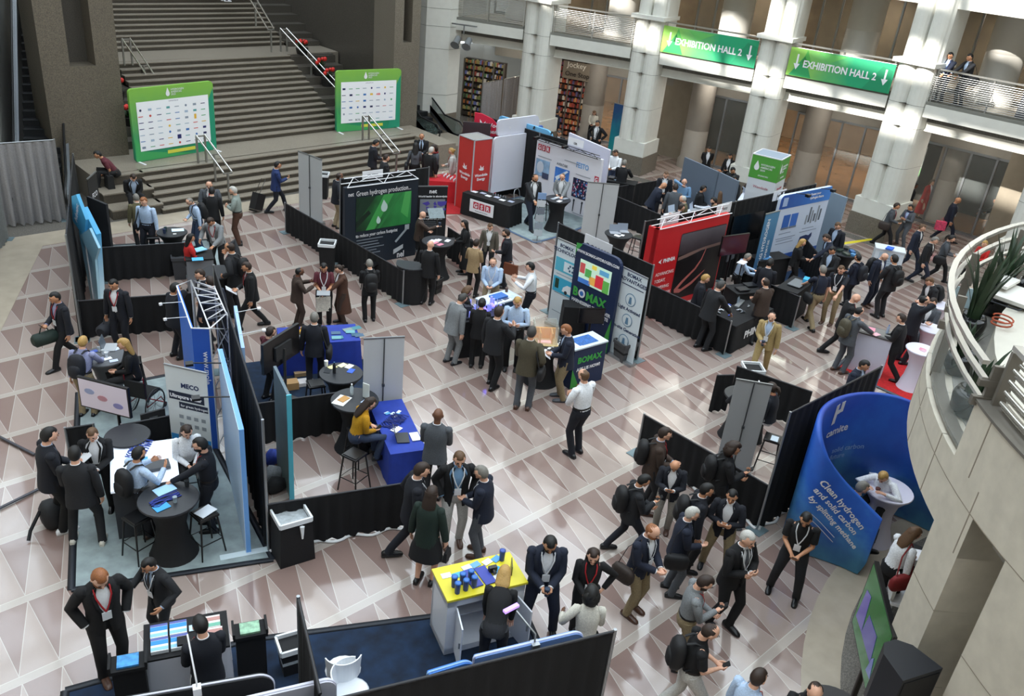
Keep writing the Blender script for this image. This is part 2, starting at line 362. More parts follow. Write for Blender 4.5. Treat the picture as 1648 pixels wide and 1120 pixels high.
# glass doors in the arcade and upper glazing
def glazing(name,a,c,z0,z1,nm,label=None):
    e,ang,wd=fr(a,c); o=E(name,(e.x,e.y,z0),ang); o['kind']='structure'
    b=MB(); b.box((wd/2,0,0),(wd,.015,z1-z0)); b.build('glass_pane',M_GLASS,o)
    for k in range(nm+1): b=MB(); b.box((wd*k/nm,0,0),(.07,.09,z1-z0)); b.build('mullion',M_ALU,o)
    b=MB(); b.box((wd/2,0,z1-z0-.08),(wd,.09,.08)); b.box((wd/2,0,0),(wd,.09,.1)); b.build('door_rail',M_ALU,o)
    return o
n_=1
for k,(i,j) in enumerate([(2,3),(4,5),(6,7),(8,9)]):
    glazing('window_%d'%(n_),off(FAC[i],3.9),off(FAC[j],3.9),0,3.0,4); n_+=1
for k,(i,j) in enumerate(bays):
    glazing('window_%d'%(n_),off(FAC[i],3.6),off(FAC[j],3.6),4.86,7.75,5); n_+=1
b=MB(); b.prism([off(p,7) for p in FAC]+[off(p,7.4) for p in FAC[::-1]],4.86,7.8); struct('wall_upper_back',b,M('#6e6454',.7,.2,2))
# balcony railings
def railing(a,c,z,label,rods=14,h=1.05,grp='balcony railings of the second floor'):
    e,ang,wd=fr(a,c); o=E('balcony_railing',(e.x,e.y,z),ang,label,'railing')
    b=MB(); b.box((wd/2,.05,h-.04),(wd,.09,.05)); b.build('top_rail',M_STEEL,o)
    b=MB()
    for k in range(rods): b.path([(0,.05,.08+k*(h-.16)/rods),(wd,.05,.08+k*(h-.16)/rods)],.011,5)
    b.build('rods',M_STEEL,o)
    for t in (0.02,.5,.98): b=MB(); b.box((wd*t,.08,0),(.05,.07,h)); b.build('post',M_STEEL,o)
    return o
names=['balcony railing above the shop entrance beside the corner column','balcony railing over the bookshop bay','white balcony railing behind the left green banner','white balcony railing behind the right green banner','balcony railing with two men leaning on it','far right balcony railing past the last column']
for k,(i,j) in enumerate(bays): railing(off(FAC[i],.05),off(FAC[j],.05),4.9,names[k])
# roof: glazed grid over the hall, solid strip over the left side
b=MB()
for x in range(-6,46,4): b.box((x,20,24.6),(.35,70,.9))
for y in range(-12,50,4): b.box((20,y,24.9),(56,.3,.6))
struct('ceiling_roof_beams',b,M('#c9c9c4',.6))
b=MB(); b.box((42,20,25.6),(12,70,.3)); struct('ceiling_solid',b,M('#d3d1ca',.8))
b=MB(); b.box((-7.5,18,0),(.4,66,24.5)); struct('wall_south',b,M('#b5ad9f',.7,.05,2))
b=MB(); b.box((18,-14,0),(52,.4,25)); struct('wall_east',b,M('#b5ad9f',.7,.05,2))
b=MB(); b.box((20,51,0),(56,.4,25)); struct('wall_north',b,M('#a9a69d',.7,.05,2))
b=MB(); b.box((44.5,18,0),(.4,66,25)); struct('wall_west',b,M('#a9a69d',.7,.05,2))

# rotunda drum on the right
A=lambda p:math.degrees(math.atan2(p[1]-RC[1],p[0]-RC[0]))
RR=6.84
def ringwall(b,r0,r1,a0,a1,z0,z1,mi=0,n=None):
    n=n or max(2,int(abs(a1-a0)/2.5)); o=arc(RC,r1,a0,a1,n); i=arc(RC,r0,a0,a1,n)
    for k in range(n): b.prism([i[k],o[k],o[k+1],i[k+1]],z0,z1,mi,False)
a_l=A(P(1503,837,4.02)); a_j=A(P(1565.5,834,4.53)); a_s=A(P(1560,735,4.8))
b=MB(); ringwall(b,RR-.35,RR,10,a_j+90,4.53,4.79); ringwall(b,RR-.35,RR,10,a_j,4.02,4.53)
for z in (4.522,): ringwall(b,RR-.3,RR+.004,10,a_j+90,z,z+.01,1)
for a in range(10,200,9): ringwall(b,RR-.3,RR+.003,a,a+.12,4.02 if a<a_j else 4.54,4.79,1,1)
ringwall(b,RR-.35,RR,a_s,a_s+90,4.79,5.47)
for a in range(int(a_s)+4,190,9): ringwall(b,RR-.3,RR+.003,a,a+.12,4.79,5.46,1,1)
struct('wall_rotunda_parapet',b,[M_STONE,M_STONE_D])
b=MB(); ringwall(b,RR-.5,RR,a_l,a_j,0,4.53); 
for z in (1.1,2.2,3.3): ringwall(b,RR-.45,RR+.004,a_l,a_j,z,z+.01,1)
a2=A(P(1622,905,4.5)); ringwall(b,RR-.5,RR,a2,a2+30,0,4.53)
for z in (1.1,2.2,3.3): ringwall(b,RR-.45,RR+.004,a2,a2+30,z,z+.01,1)
struct('wall_rotunda_pier',b,[M_STONE,M_STONE_D])
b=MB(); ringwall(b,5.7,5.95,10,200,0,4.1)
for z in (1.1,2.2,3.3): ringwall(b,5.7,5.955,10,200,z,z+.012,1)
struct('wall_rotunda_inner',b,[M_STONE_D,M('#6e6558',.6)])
b=MB(); ringwall(b,.3,RR-.3,10,200,4.2,4.8,0,40); struct('floor_rotunda',b,M('#8f8d88',.2,.15,3)); b=MB(); ringwall(b,.3,6.2,10,200,4.8,5.25,0,40); struct('floor_rotunda_platform',b,M('#c4c0b4',.35,.06,3))

for k,t in enumerate([(0,1),(2,3),(4,5),(6,7),(8,9)]):  # added fill lamps that brighten the walkway, lobby and upper floor
    m=((FAC[t[0]][0]+FAC[t[1]][0])/2,(FAC[t[0]][1]+FAC[t[1]][1])/2)
    for d_,z_,e_,c_ in ((2.2,4.15,45,(1,.94,.86)),(8.0,4.1,140,(1,.87,.70)),(5.6,7.6,70,(1,.86,.7))):
        q=off(m,d_); o=E('added_fill_light',(q[0],q[1],z_),0,'%s fill light added in the %s arcade bay from the left'%({2.2:'walkway',8.0:'lobby',5.6:'upper floor'}[d_],('first','second','third','fourth','fifth')[k]),'light')
        b=MB(); b.box((0,0,0),(.5,.5,.04)); b.build('housing',M_WH,o); b=MB(); b.box((0,0,-.015),(.4,.4,.012)); b.build('diffuser',M('#fff2dc',.5,emit=4),o)
        l=bpy.data.lights.new('added_fill_lamp','AREA'); l.size=.4; l.energy=e_; l.color=c_; lo=bpy.data.objects.new('added_fill_lamp',l); col.objects.link(lo); lo.location=(q[0],q[1],z_-.04)
# ---------------------------------------------------------------- booth kit
def post(parent,x,h,y=0,plate=True):
    b=MB(); b.path([(x,y,0),(x,y,h)],.022,8); b.build('post',M_ALU,parent)
    if plate: b=MB(); b.box((x,y,0),(.3,.3,.012)); b.build('base_plate',M('#6f8288',.4,metal=.3),parent)
def drape(p0,p1,h,label,mat=None,posts=(0,1),group=None,name='drape_wall',trim=False,wave=.03,cat='drape'):
    e,a,wd=fr(p0,p1); o=E(name,e,a,label,cat,group)
    n=max(8,int(wd/.07)); rings=[]; rnd=random.Random(int(wd*1000))
    for z,am in ((h-.01,.010 if wave<.05 else .05),(h*.6,wave),(.03,wave*1.5)):
        fr_=[(wd*k/n,am*math.sin(k*1.9+rnd.random()*.8),z+ (.012*math.sin(k*.7) if z<.1 else 0)) for k in range(n+1)]
        rings.append(fr_)
    b=MB(); front=[[ (x,y-.012,z) for x,y,z in r] for r in rings]; back=[[ (x,y+.012,z) for x,y,z in r] for r in rings]
    for rr,flip in ((front,0),(back,1)):
        m=len(rr[0]); vs=[p for r in rr for p in r]; fs=[]
        for j in range(2):
            for i in range(m-1):
                q=(j*m+i,(j+1)*m+i,(j+1)*m+i+1,j*m+i+1); fs.append(q if not flip else q[::-1])
        b.add(vs,fs,0,True)
    b.build('curtain',mat or M_DRAPE,o)
    if trim:
        b=MB(); pts=[(wd*k/n,-.03+.045*math.sin(k*.75),.02) for k in range(n+1)]; b.path(pts,(.03),4); b.build('white_hem',M('#dcdcdc',.7),o)
    b=MB(); b.path([(0,0,h),(wd,0,h)],.018,6); b.build('top_rail',M('#26262a',.5) if h<2 or mat is None else M_ALU,o)
    for t in posts: post(o,wd*t,h+.03)
    return o
def sign(parent,x,z,wd,ht,s,y=-.02):
    b=MB(); b.box((x,y,z),(wd,.01,ht)); c=b.build('booth_sign',M_WH,parent); text(c,s,ht*.42,x,z+ht*.3,M_BLACKG,y-.008,'CENTER')
def panel(p0,p1,h,label,mats,name='display_wall',cat='display panel',z0=0.0,th=.06,r=.0,border=None,feet=False,group=None):
    e,a,wd=fr(p0,p1); o=E(name,e,a,label,cat,group)
    b=MB(); b.slab(rrect(0,z0,wd,h,r),0,th); b.build('frame' if border else 'panel',mats if not border else border,o)
    if border: b=MB(); b.slab(rrect(.03,z0+.03,wd-.03,h-.03,max(r-.02,0)),-.004,.0); b.build('printed_face',mats,o)
    if feet:
        for x in (.15,wd-.15): b=MB(); b.box((x,0,0),(.08,.7,.02)); b.build('foot',M_WH,o)
    o['wd']=wd; del o['wd']
    return o,wd
def patch(parent,x0,z0,x1,z1,mat,name='graphic',y=-.006,r=0,th=.003):
    b=MB(); b.slab(rrect(x0,z0,x1,z1,r) if r else [(x0,z0),(x1,z0),(x1,z1),(x0,z1)],y-th,y); return b.build(name,mat,parent)
def poly(parent,pts,mat,name='graphic',y=-.008,th=.003):
    b=MB(); b.slab(pts,y-th,y); return b.build(name,mat,parent)
def grad(c0,c1,axis=2,lo=0,hi=2.4,noise=.0,emit=0):
    def fn(nt,b):
        tc=nt.nodes.new('ShaderNodeTexCoord'); s=nt.nodes.new('ShaderNodeSeparateXYZ'); nt.links.new(tc.outputs['Object'],s.inputs[0])
        f=math_(nt,'DIVIDE',math_(nt,'SUBTRACT',s.outputs[axis],lo),hi-lo)
        if noise: f=math_(nt,'ADD',f,math_(nt,'MULTIPLY',math_(nt,'SUBTRACT',noisef(nt,1.8,3,tc.outputs['Object']),.5),noise*2))
        r=nt.nodes.new('ShaderNodeValToRGB'); r.color_ramp.elements[0].color=lin(c0); r.color_ramp.elements[1].color=lin(c1); nt.links.new(f,r.inputs[0])
        nt.links.new(r.outputs[0],b.inputs['Base Color']); b.inputs['Roughness'].default_value=.5
        if emit: nt.links.new(r.outputs[0],b.inputs['Emission Color']); b.inputs['Emission Strength'].default_value=emit
    return node_mat('printed_gradient',fn)
def rollup(p0,p1,h,label,front,back=None,group=None):
    e,a,wd=fr(p0,p1); o=E('roll_up_banner',e,a,label,'banner',group)
    b=MB(); b.slab([(0,.06),(wd,.06),(wd,h),(0,h)],-.004,.004); b.build('banner_sheet',front,o)
    if back: b=MB(); b.slab([(0.003,.07),(wd-.003,.07),(wd-.003,h),(0.003,h)],.004,.007); b.build('banner_back',back,o)
    b=MB(); b.box((wd/2,0,0),(wd+.03,.2,.07)); b.build('base',M_ALU,o)
    b=MB(); b.box((wd/2,0,h-.01),(wd+.01,.03,.03)); b.build('top_bar',M_ALU,o)
    b=MB(); b.path([(wd/2,.03,.05),(wd/2,.03,h)],.012,6); b.box((wd/2,.035,h*.5),(.05,.04,.05)); b.build('support_pole',M('#3a3d40',.4),o)
    return o,wd
def bistro(p,r,h,label,mat=M_BLACK,items=()):
    o=E('cocktail_table',(p[0],p[1],0),0,label,'table')
    b=MB(); b.lathe([(r,h-.03),(r+.005,h-.015),(r-.005,h)],n=28); b.build('tabletop',M('#24262b',.4,.1,30) if mat is M_BLACK else mat,o)
    b=MB(); b.lathe([(r*.86,.0),(r*.80,.04),(r*.58,h*.3),(r*.50,h*.55),(r*.62,h*.78),(r*.97,h-.03)],n=24,sx=1,sy=1)
    b.build('stretch_cover',mat,o); return o
def stool(p,h,label,rz=0,group=None,mat=M_BLACKG,top=.30):
    o=E('bar_stool',(p[0],p[1],0),rz,label,'stool',group); t=top
    b=MB(); b.box((0,0,h-.05),(t+.02,t+.02,.035)); b.box((0,0,h-.02),(t,t,.02),0,0,(.9,.9)); b.build('seat',mat,o)
    for sx in (-1,1):
        for sy_ in (-1,1): b=MB(); b.path([(sx*t*.44,sy_*t*.44,h-.04),(sx*(t*.44+.07),sy_*(t*.44+.07),0)],[.018,.014],5); b.build('leg',mat,o)
    b=MB(); q=t*.44+.045; b.path([(-q,-q,.28),(q,-q,.28),(q,q,.28),(-q,q,.28)],.01,5,close=True); b.build('footrest',mat,o); return o
def table(cx,cy,wx,wy,h,rz,label,mat,name='draped_table',cat='table',legs=False,top=None):
    o=E(name,(cx,cy,0),rz,label,cat)
    b=MB(); b.box((0,0,h-.03),(wx,wy,.03)); b.build('tabletop',top or mat,o)
    n=14; ring0=[];ring1=[]
    per=[(-wx/2,-wy/2),(wx/2,-wy/2),(wx/2,wy/2),(-wx/2,wy/2)]
    for k in range(4):
        (x0,y0),(x1,y1)=per[k],per[(k+1)%4]
        for j in range(n):
            t=j/n; x,y=x0+(x1-x0)*t,y0+(y1-y0)*t; s=1+.028*math.sin(j*1.7+k); ring1.append((x,y,h-.028)); ring0.append((x*(s+.03),y*(s+.06),.015))
    b=MB(); b.loft([ring0,ring1],0,False,True); b.build('cloth_skirt',mat,o)
    return o
def counter(cx,cy,wx,wy,h,rz,label,mat,top=None,r=0,name='counter',cat='counter'):
    o=E(name,(cx,cy,0),rz,label,cat)
    b=MB(); b.box((0,0,0),(wx,wy,h-.03)); b.build('body',mat,o)
    b=MB(); b.box((0,0,h-.03),(wx+.04,wy+.04,.035)); b.build('countertop',top or mat,o); return o
def bin_(p,wd,h,label,mat,rz=.0,liner=True,draped=False):
    o=E('trash_bin',(p[0],p[1],0),rz,label,'trash bin')
    b=MB(); 
    if draped: b.box((0,0,0),(wd*1.12,wd*1.12,h-.1),0,0,(.9,.9))
    else: b.box((0,0,0),(wd*.8,wd*.8,h-.06),0,0,(1.22,1.22))
    b.build('bin_body',mat,o)
    b=MB(); q=wd/2
    for x,y,dx,dy in ((0,-q,wd,.03),(0,q,wd,.03),(-q,0,.03,wd),(q,0,.03,wd)): b.box((x,y,h-.08),(dx,dy,.08))
    b.build('liner_rim' if liner else 'rim',M('#dfe3e6',.35) if liner else mat,o)
    b=MB(); b.box((0,0,h-.28),(wd*.9,wd*.9,.19),0,0,(1.04,1.04)); b.build('liner_bag' if liner else 'opening',M('#a9b0b4',.3,.2,20) if liner else M('#050506'),o)
    if draped: b=MB(); b.path([(q*.3,-q-.04,h-.1),(q*.25,-q-.08,h-.3)],[.04,.015],5); b.build('liner_knot',M('#dfe3e6',.35),o)
    return o
def carpet(pts,label,mat,edge=None,z=.012,name='carpet'):
    o=E(name,(pts[0][0],pts[0][1],0),0,label,'carpet'); q=[(p[0]-pts[0][0],p[1]-pts[0][1]) for p in pts]
    b=MB(); b.prism(q,.007,z); b.build('pile',mat,o)
    if edge:
        b=MB(); n=len(q)
        for k in range(n): b.path([(q[k][0],q[k][1],z),(q[(k+1)%n][0],q[(k+1)%n][1],z)],(.055),4)
        b.v=[(x,y,min(max(v,.007),z+.006)) for x,y,v in b.v]; b.build('edge_trim',edge,o)
    return o
def flatthing(name,p,z,wx,wy,rz,label,cat,mat,th=.006,group=None,face=None):
    b=MB(); b.box((0,0,0),(wx,wy,th)); o=b.build(name,mat,None,(p[0],p[1],z),rz); tag(o,label,cat,group)
    if face: b=MB(); b.box((0,wy*.1,th),(wx*.8,wy*.5,.001)); b.build('printed_cover',face,o)
    return o
def cup(p,z,label,mat,h=.12,r=.04,lid=None,group=None,name='cup'):
    b=MB(); b.lathe([(r*.8,0),(r,h)],n=10); o=b.build(name,mat,None,(p[0],p[1],z)); tag(o,label,name.split('_')[-1],group)
    if lid: b=MB(); b.lathe([(r*1.05,h),(r*1.05,h+.012),(r*.7,h+.018)],n=10); b.build('lid',lid,o)
    return o
def bottle(p,z,label,mat,h=.22,capm=None,group=None):
    b=MB(); b.lathe([(.032,0),(.033,h*.7),(.014,h*.85),(.014,h*.93)],n=10); o=b.build('bottle',mat,None,(p[0],p[1],z)); tag(o,label,'bottle',group)
    b=MB(); b.lathe([(.016,h*.93),(.016,h)],n=8); b.build('cap',capm or M_WH,o); return o
def monitor(p,z,wd,ht,rz,label,screen,stand=True,name='monitor',tilt=0,pole=0):
    o=E(name,(p[0],p[1],z),rz,label,name.replace('_',' ')); b=MB(); z0=pole+.1
    b.box((0,.02,z0),(wd,.045,ht)); b.build('casing',M_BLACKG,o); b=MB(); b.box((0,-.005,z0+.02),(wd-.04,.006,ht-.04)); b.build('screen',screen,o)
    b=MB(); b.path([(0,.05,0.01),(0,.05,z0+ht*.5)],.03,6); b.box((0,.03,0),(wd*.35 if pole<.5 else .6,.25 if pole<.5 else .5,.02)); b.build('stand',M_BLACKG,o); return o
def laptop(p,z,rz,label,col_='#b9bcc0',scr='#9fb2c8',group=None):
    o=E('laptop',(p[0],p[1],z),rz,label,'laptop',group); b=MB(); b.box((0,0,0),(.32,.22,.015)); b.build('keyboard_base',M(col_,.3,metal=.4),o)
    b=MB(); b.slab([(-.16,0.01),(.16,.01),(.16,.22),(-.16,.22)],-.005,.005); b.xf(Matrix.Translation((0,.11,0))@Matrix.Rotation(-.25,4,'X')); b.build('lid',[M(scr,.3)],o); return o
def leaflets(cx,cy,z,rz,n,wx,wy,label,cat,cols,group,name='brochure',seed=1,sz=(.21,.15),th=.004):
    rnd=random.Random(seed); cs,sn=math.cos(rz),math.sin(rz)
    for k in range(n):
        x,y=rnd.uniform(-wx/2,wx/2),rnd.uniform(-wy/2,wy/2)
        flatthing(name,(cx+x*cs-y*sn,cy+x*sn+y*cs),z+.0006*k,sz[0],sz[1],rz+rnd.uniform(-.3,.3),label,cat,M(cols[k%len(cols)],.5),th,group)
def ladder_truss(parent,x0,x1,z,d,hh,n,mat=M_WH):
    "zig-zag lattice on top of a display wall"
    for nm,pts in (('truss_chord',[(x0,0,z),(x1,0,z)]),('truss_chord',[(x0,d,z),(x1,d,z)]),('truss_chord',[(x0,d/2,z+hh),(x1,d/2,z+hh)])):
        b=MB(); b.path(pts,.014,5); b.build(nm,mat,parent)
    b=MB(); pts=[]
    for k in range(n+1):
        x=x0+(x1-x0)*k/n; pts.append((x,0 if k%2==0 else d,z)); pts.append((x+(x1-x0)/n/2,d/2,z+hh))
    b.path(pts[:-1],.012,5); b.build('truss_lacing',mat,parent)
def lanyards(cx,cy,z,rz,label,n=9,colr='#1d3f9a',w_=.4,h_=.25,seed=3):
    rnd=random.Random(seed); b=MB()
    for k in range(n):
        x=-w_/2+w_*k/n; pts=[(x+rnd.uniform(-.02,.02)+.02*math.sin(j+k),-h_/2+h_*j/6,.006+.004*rnd.random()+.002*k) for j in range(7)]
        b.path(pts,(.011),4)
    o=b.build('lanyards',M(colr,.6,.3,90),None,(cx,cy,z),rz); return tag(o,label,'lanyards')
def pl(a,b2,t): return Vector(a)*(1-t)+Vector(b2)*t

# ---------------------------------------------------------------- stairs furniture
def handrail(p0,p1,label,nposts=3,ext=True):
    p0,p1=Vector(p0),Vector(p1); o=E('handrail',p0,0,label,'handrail'); d=p1-p0
    for dx in (-.14,.14): b=MB(); b.path([(dx,0,.92),(dx+d.x,d.y,d.z+.92)],.032,8); b.build('rail',M('#d9d9d6',.18,metal=.85),o)
    for k in range(nposts):
        t=k/(nposts-1); q=d*t
        for dx in ((-.14,.14) if k in (0,) else (0,)): b=MB(); b.box((q.x+dx,q.y,q.z),(.05,.07,.9)); b.build('post',M('#8e8c86',.4,metal=.5),o)
        b=MB(); b.box((q.x,q.y,q.z+.86),(.3,.05,.04)); b.build('bracket',M('#8e8c86',.4,metal=.5),o)
handrail(P(325.7,262,.9),P(369,322,.10),'double handrail on the lower stairs in front of the left sponsor board')
handrail(P(588.5,225,.9),P(637,285,.10),'double handrail on the lower stairs in front of the right sponsor board')
handrail(P(207,105,3.0),P(262,185,1.2),'double handrail on the middle stairs behind the left sponsor board')
handrail(P(457,83,3.0),P(546,180,1.2),'double handrail on the middle stairs beside the granite wall')
handrail(P(386,0,5.0),P(437,84,3.05),'double handrail on the upper stairs near the white sneakers')
def sponsor(pa,pb,h,z,label,side):
    e,a,wd=fr(pa,pb); o=E('sponsor_board',(e.x,e.y,z),a,label,'sign')
    b=MB(); b.slab(rrect(0,.0,wd,h,.12),0,.1); b.build('fabric_frame',grad('#1e8a63','#7fb648',2,.3,h,.12),o)
    poly(o,[(wd-.55,0.02),(wd-.02,.02),(wd-.02,h*.9),(wd-.25,h*.72)],M('#1f8f6e',.5),'green_sweep')
    poly(o,[(.02,.02),(wd*.7,.02),(.3,.32),(.02,.9)],M('#3fa05a',.5),'green_sweep',-.009)
    patch(o,.2,.33,wd-.22,h-.42,M('#eef0f4',.5),'white_field',-.012)
    b=MB(); b.slab([(wd*.44+.07*math.cos(t),h-.25+.08*math.sin(t)) for t in [R(x) for x in range(-200,21,20)]]+[(wd*.44,h-.06)],-.014,-.01); b.build('water_drop_emblem',M_WH,o)
    for k,s in enumerate(('HYDROGEN','AMERICAS','2023')): text(o,s,.085,wd*.44+.11,h-.16-.075*k,M_WH,-.014)
    rnd=random.Random(side*11+3); cs=['#5aa0a0','#3b6fb0','#c8493f','#79869a','#4aa36b','#e0b53a','#2d2f6b','#8f9aa8','#222a55','#a0b4c8']
    rows=7 if side==0 else 6; cols_=8
    text(o,'SUPPORTED BY',.05,wd*.5,h-.5,M('#3a3f6a'),-.014,'CENTER')
    words=['CRYOS','NOVA','HYCO','TJI','ELM','PLUGA','AIR','SOLEN','VENTA','ITM','DTE','H2X','KINE','BETA']
    for r_ in range(rows):
        for c in range(cols_):
            x=.32+(wd-.75)*c/(cols_-1); z_=h-.68-(h-1.12)*r_/(rows-1); kk=rnd.random()
            mcol=M(cs[rnd.randrange(len(cs))],.5)
            if side==1 and (r_,c)==(1,5): text(o,'ABB',.1,x,z_-.04,M('#d8232a'),-.014,'CENTER',bold=.003); continue
            if side==1 and (r_,c)==(5,2): text(o,'BCG',.1,x,z_-.04,M('#1c3a34'),-.014,'CENTER',bold=.002); continue
            if side==1 and c in (0,6) and r_==5: continue
            if side==0 and (r_,c)==(5,4): patch(o,x-.07,z_-.07,x+.07,z_+.07,M('#232a66'),'logo',-.014); continue
            if side==0 and (r_,c)==(2,6): patch(o,x-.04,z_-.08,x+.04,z_+.08,M('#e3b23a'),'logo',-.014); continue
            if kk<.2: patch(o,x-.06,z_-.035,x+.06,z_+.035,mcol,'logo',-.014)
            elif kk<.32:
                b=MB(); b.slab([(x+.04*math.cos(R(t)),z_+.04*math.sin(R(t))) for t in range(0,360,45)],-.017,-.014); b.build('logo',mcol,o)
            else:
                patch(o,x-.09,z_-.012,x+.07,z_+.012,mcol,'logo',-.014)
    patch(o,wd*.38,.13,wd*.72,.24,M('#cfd04a'),'yellow_label',-.014)
    for x in (.1,wd-.1): b=MB(); b.box((x,-.1,0),(.07,.55,.02)); b.build('foot',M_WH,o)
    return o
# heights from the photo
sponsor(P(219,262,.9),P(349,240,.9),2.3,.9,'large green and white sponsor board on the stair landing by the left granite pillar',0)
sponsor(P(541,213,.9),P(643,205,.9),2.3,.9,'large green and white sponsor board on the stair landing by the right granite pillar',1)
def flowerpot(p,label,s=1):
    o=E('potted_flowers',p,0,label,'plant','red flowers on the stair cheeks'); b=MB(); b.lathe([(.16*s,0),(.2*s,.22*s)],n=12); b.build('pot',M('#1c1b1a',.5),o)
    rnd=random.Random(int(p[0]*100)); b=MB()
    for k in range(34):
        a=rnd.uniform(0,2*PI); l=rnd.uniform(.15,.34)*s; t=rnd.uniform(.2,1.2); d=Vector((math.cos(a)*math.cos(t),math.sin(a)*math.cos(t),math.sin(t))); u=Vector((-math.sin(a),math.cos(a),0))*.05*s
        q=Vector((0,0,.22*s)); b.add([q,q+d*l*.5+u,q+d*l,q+d*l*.5-u],[(0,1,2,3)])
    b.build('leaves',M('#24421f',.6,.3,9),o); b=MB()
    for k in range(6): b.sphere((rnd.uniform(-.16,.16)*s,rnd.uniform(-.16,.16)*s,rnd.uniform(.38,.52)*s),.065*s,6)
    b.build('blossoms',M('#c8281f',.6),o)
for k,(x,i) in enumerate([(10.7,5),(10.75,3),(10.7,1),(19.0,6),(19.1,4.6),(19.1,3),(19.2,1.6)]):
    flowerpot((x,29.6+.6*int(i),.9+.3*int(i)+.25),['upper red flowers left of the middle stairs','lower red flowers left of the middle stairs','lowest red flowers left of the middle stairs','topmost red flowers right of the middle stairs','second red flowers down on the right stair cheek','third red flowers down on the right stair cheek','red flowers behind the right sponsor board'][k],1.3)

# ---------------------------------------------------------------- far left
drape((0.0,26.6),(7.05,25.95),2.36,'tall grey pleated curtain closing off the escalator',M('#8d8b8c',.85,.12,30),name='pleated_curtain',wave=.11,cat='curtain')
drape(P(-60,470),P(12,385),2.2,'grey drape edge standing at the far left border of the floor',M('#6f7272',.8,.1,20),name='pleated_curtain',wave=.05,cat='curtain')
LA=-.34 # orientation of the left booth row
wl=drape((6.95,24.1),(4.93,18.35),2.44,'tall black drape wall behind the pale blue booth, seen edge-on',posts=(0,1))
sign(wl,1.7,2.1,.6,.28,'BOOTH'); sign(wl,4.0,2.1,.6,.28,'BOOTH')
drape((6.35,21.2),(8.4,20.52),.92,'low black rail drape between the pale blue booth and the counter booth')
drape((4.97,18.4),(7.2,17.6),.92,'low black rail drape behind the two men carrying bags')
rb,rw=rollup(P(140,289,2.0),P(154.5,276,2.0),2.0,'black roll-up banner beside the stair blocks',M('#1b1b1d',.6)); text(rb,'ECO\nH2',.2,rw*.3,1.4,M_WH)
pb,_=panel(P(139,316,2.0),P(170,329,2.0),2.0,'tall dark charcoal panel behind the pale blue tower',M('#202226',.6),name='partition_wall',cat='panel')
# pale blue tower pieces
MBL=grad('#d4ecf5','#49a5d6',2,.2,1.9,.05)
o=E('display_tower',P(155,487),R(-78),'tall pale blue angular display tower in the far left booth','display'); 
b=MB(); b.slab([(-.10,0),(.3,0),(.52,1.9),(.1,2.42),(-.22,1.75)],-.06,.06); b.build('tower_body',MBL,o)
b=MB(); b.slab([(.0,1.75),(.45,2.05),(.72,1.65),(.5,1.3),(.4,.2),(.3,.2),(.38,1.3)],-.16,-.10); b.build('curved_fin',grad('#b9dcea','#8fc3dc',2,.2,2),o)
o=E('hanging_sign',P(171,492),R(-80),'pale blue tilted tag sign on the angular blue tower','sign')
b=MB(); b.slab([(-.62,2.0),(-.18,1.72),(.0,2.2),(-.28,2.72),(-.5,2.62)],-.2,-.12); b.build('sign_body',M('#4fa9da',.5),o)
b=MB(); b.path([(-.25,-.16,0.02),(-.25,-.16,1.85)],.02,5); b.build('stem',M_WH,o)
text(o,'Advanc',.17,0,0,M_WH,mx=Matrix.Translation((-.4,-.21,2.02))@Matrix.Rotation(PI/2,4,'X')@Matrix.Rotation(R(68),4,'Z'))
panel(P(163,482),P(170,430),1.2,'slim grey metal literature holder beside the blue tower',M('#7e8286',.4),name='brochure_holder',cat='holder')
bistro(P(276.5,373,1.05),.38,1.05,'black cocktail table with two dark cups near the stairs in the far left booth')
c0=P(276.5,373,1.05); cup(c0+Vector((-.12,.1,0)),1.05,'dark green cup at the back of the black cocktail table by the stairs',M('#1d3a3a')); cup(c0+Vector((-.2,-.02,0)),1.05,'dark blue cup at the front left of the cocktail table by the stairs',M('#1e2c4a'))
flatthing('leaflet',c0+Vector((.18,.05,0)),1.05,.3,.2,LA,'pale blue leaflet on the cocktail table near the stairs','leaflet',M('#cfe3ee'))
flatthing('card',c0+Vector((0,-.18,0)),1.05,.08,.05,LA,'small white card on the cocktail table near the stairs','card',M_PAPER)
stool(P(250,420),.72,'black stool left of the cocktail table near the stairs',LA)
carpet([(6.55,21.3),(9.2,20.4),(10.1,22.6),(7.3,23.5)],'pale marbled carpet in the far left booth',M_MARB,M('#3a3c40'))
counter(P(320,410,1.0).x,P(320,410,1.0).y,.62,.6,1.0,LA,'grey podium with black top and blue brochures beside the woman in red',M('#7b7d82',.6),M_BLACK,name='podium',cat='podium')
q=P(323,409,1.04); flatthing('brochure',P(318,417,1.04),1.04,.26,.2,LA,'blue brochure flat on the podium beside the woman in red','brochure',M('#4fa9dc')); flatthing('brochure',P(321,402,1.06),1.06,.3,.22,LA+.5,'blue and white brochure at the back edge of the podium','brochure',M('#8ac4e6'),.02)
bin_(P(290,447),.34,.62,'grey bin behind the woman in the red cardigan',M('#3b3c40',.6),LA,False)
bistro(P(352,437,1.05),.42,1.05,'black cocktail table beside the bald man in dark grey suit')
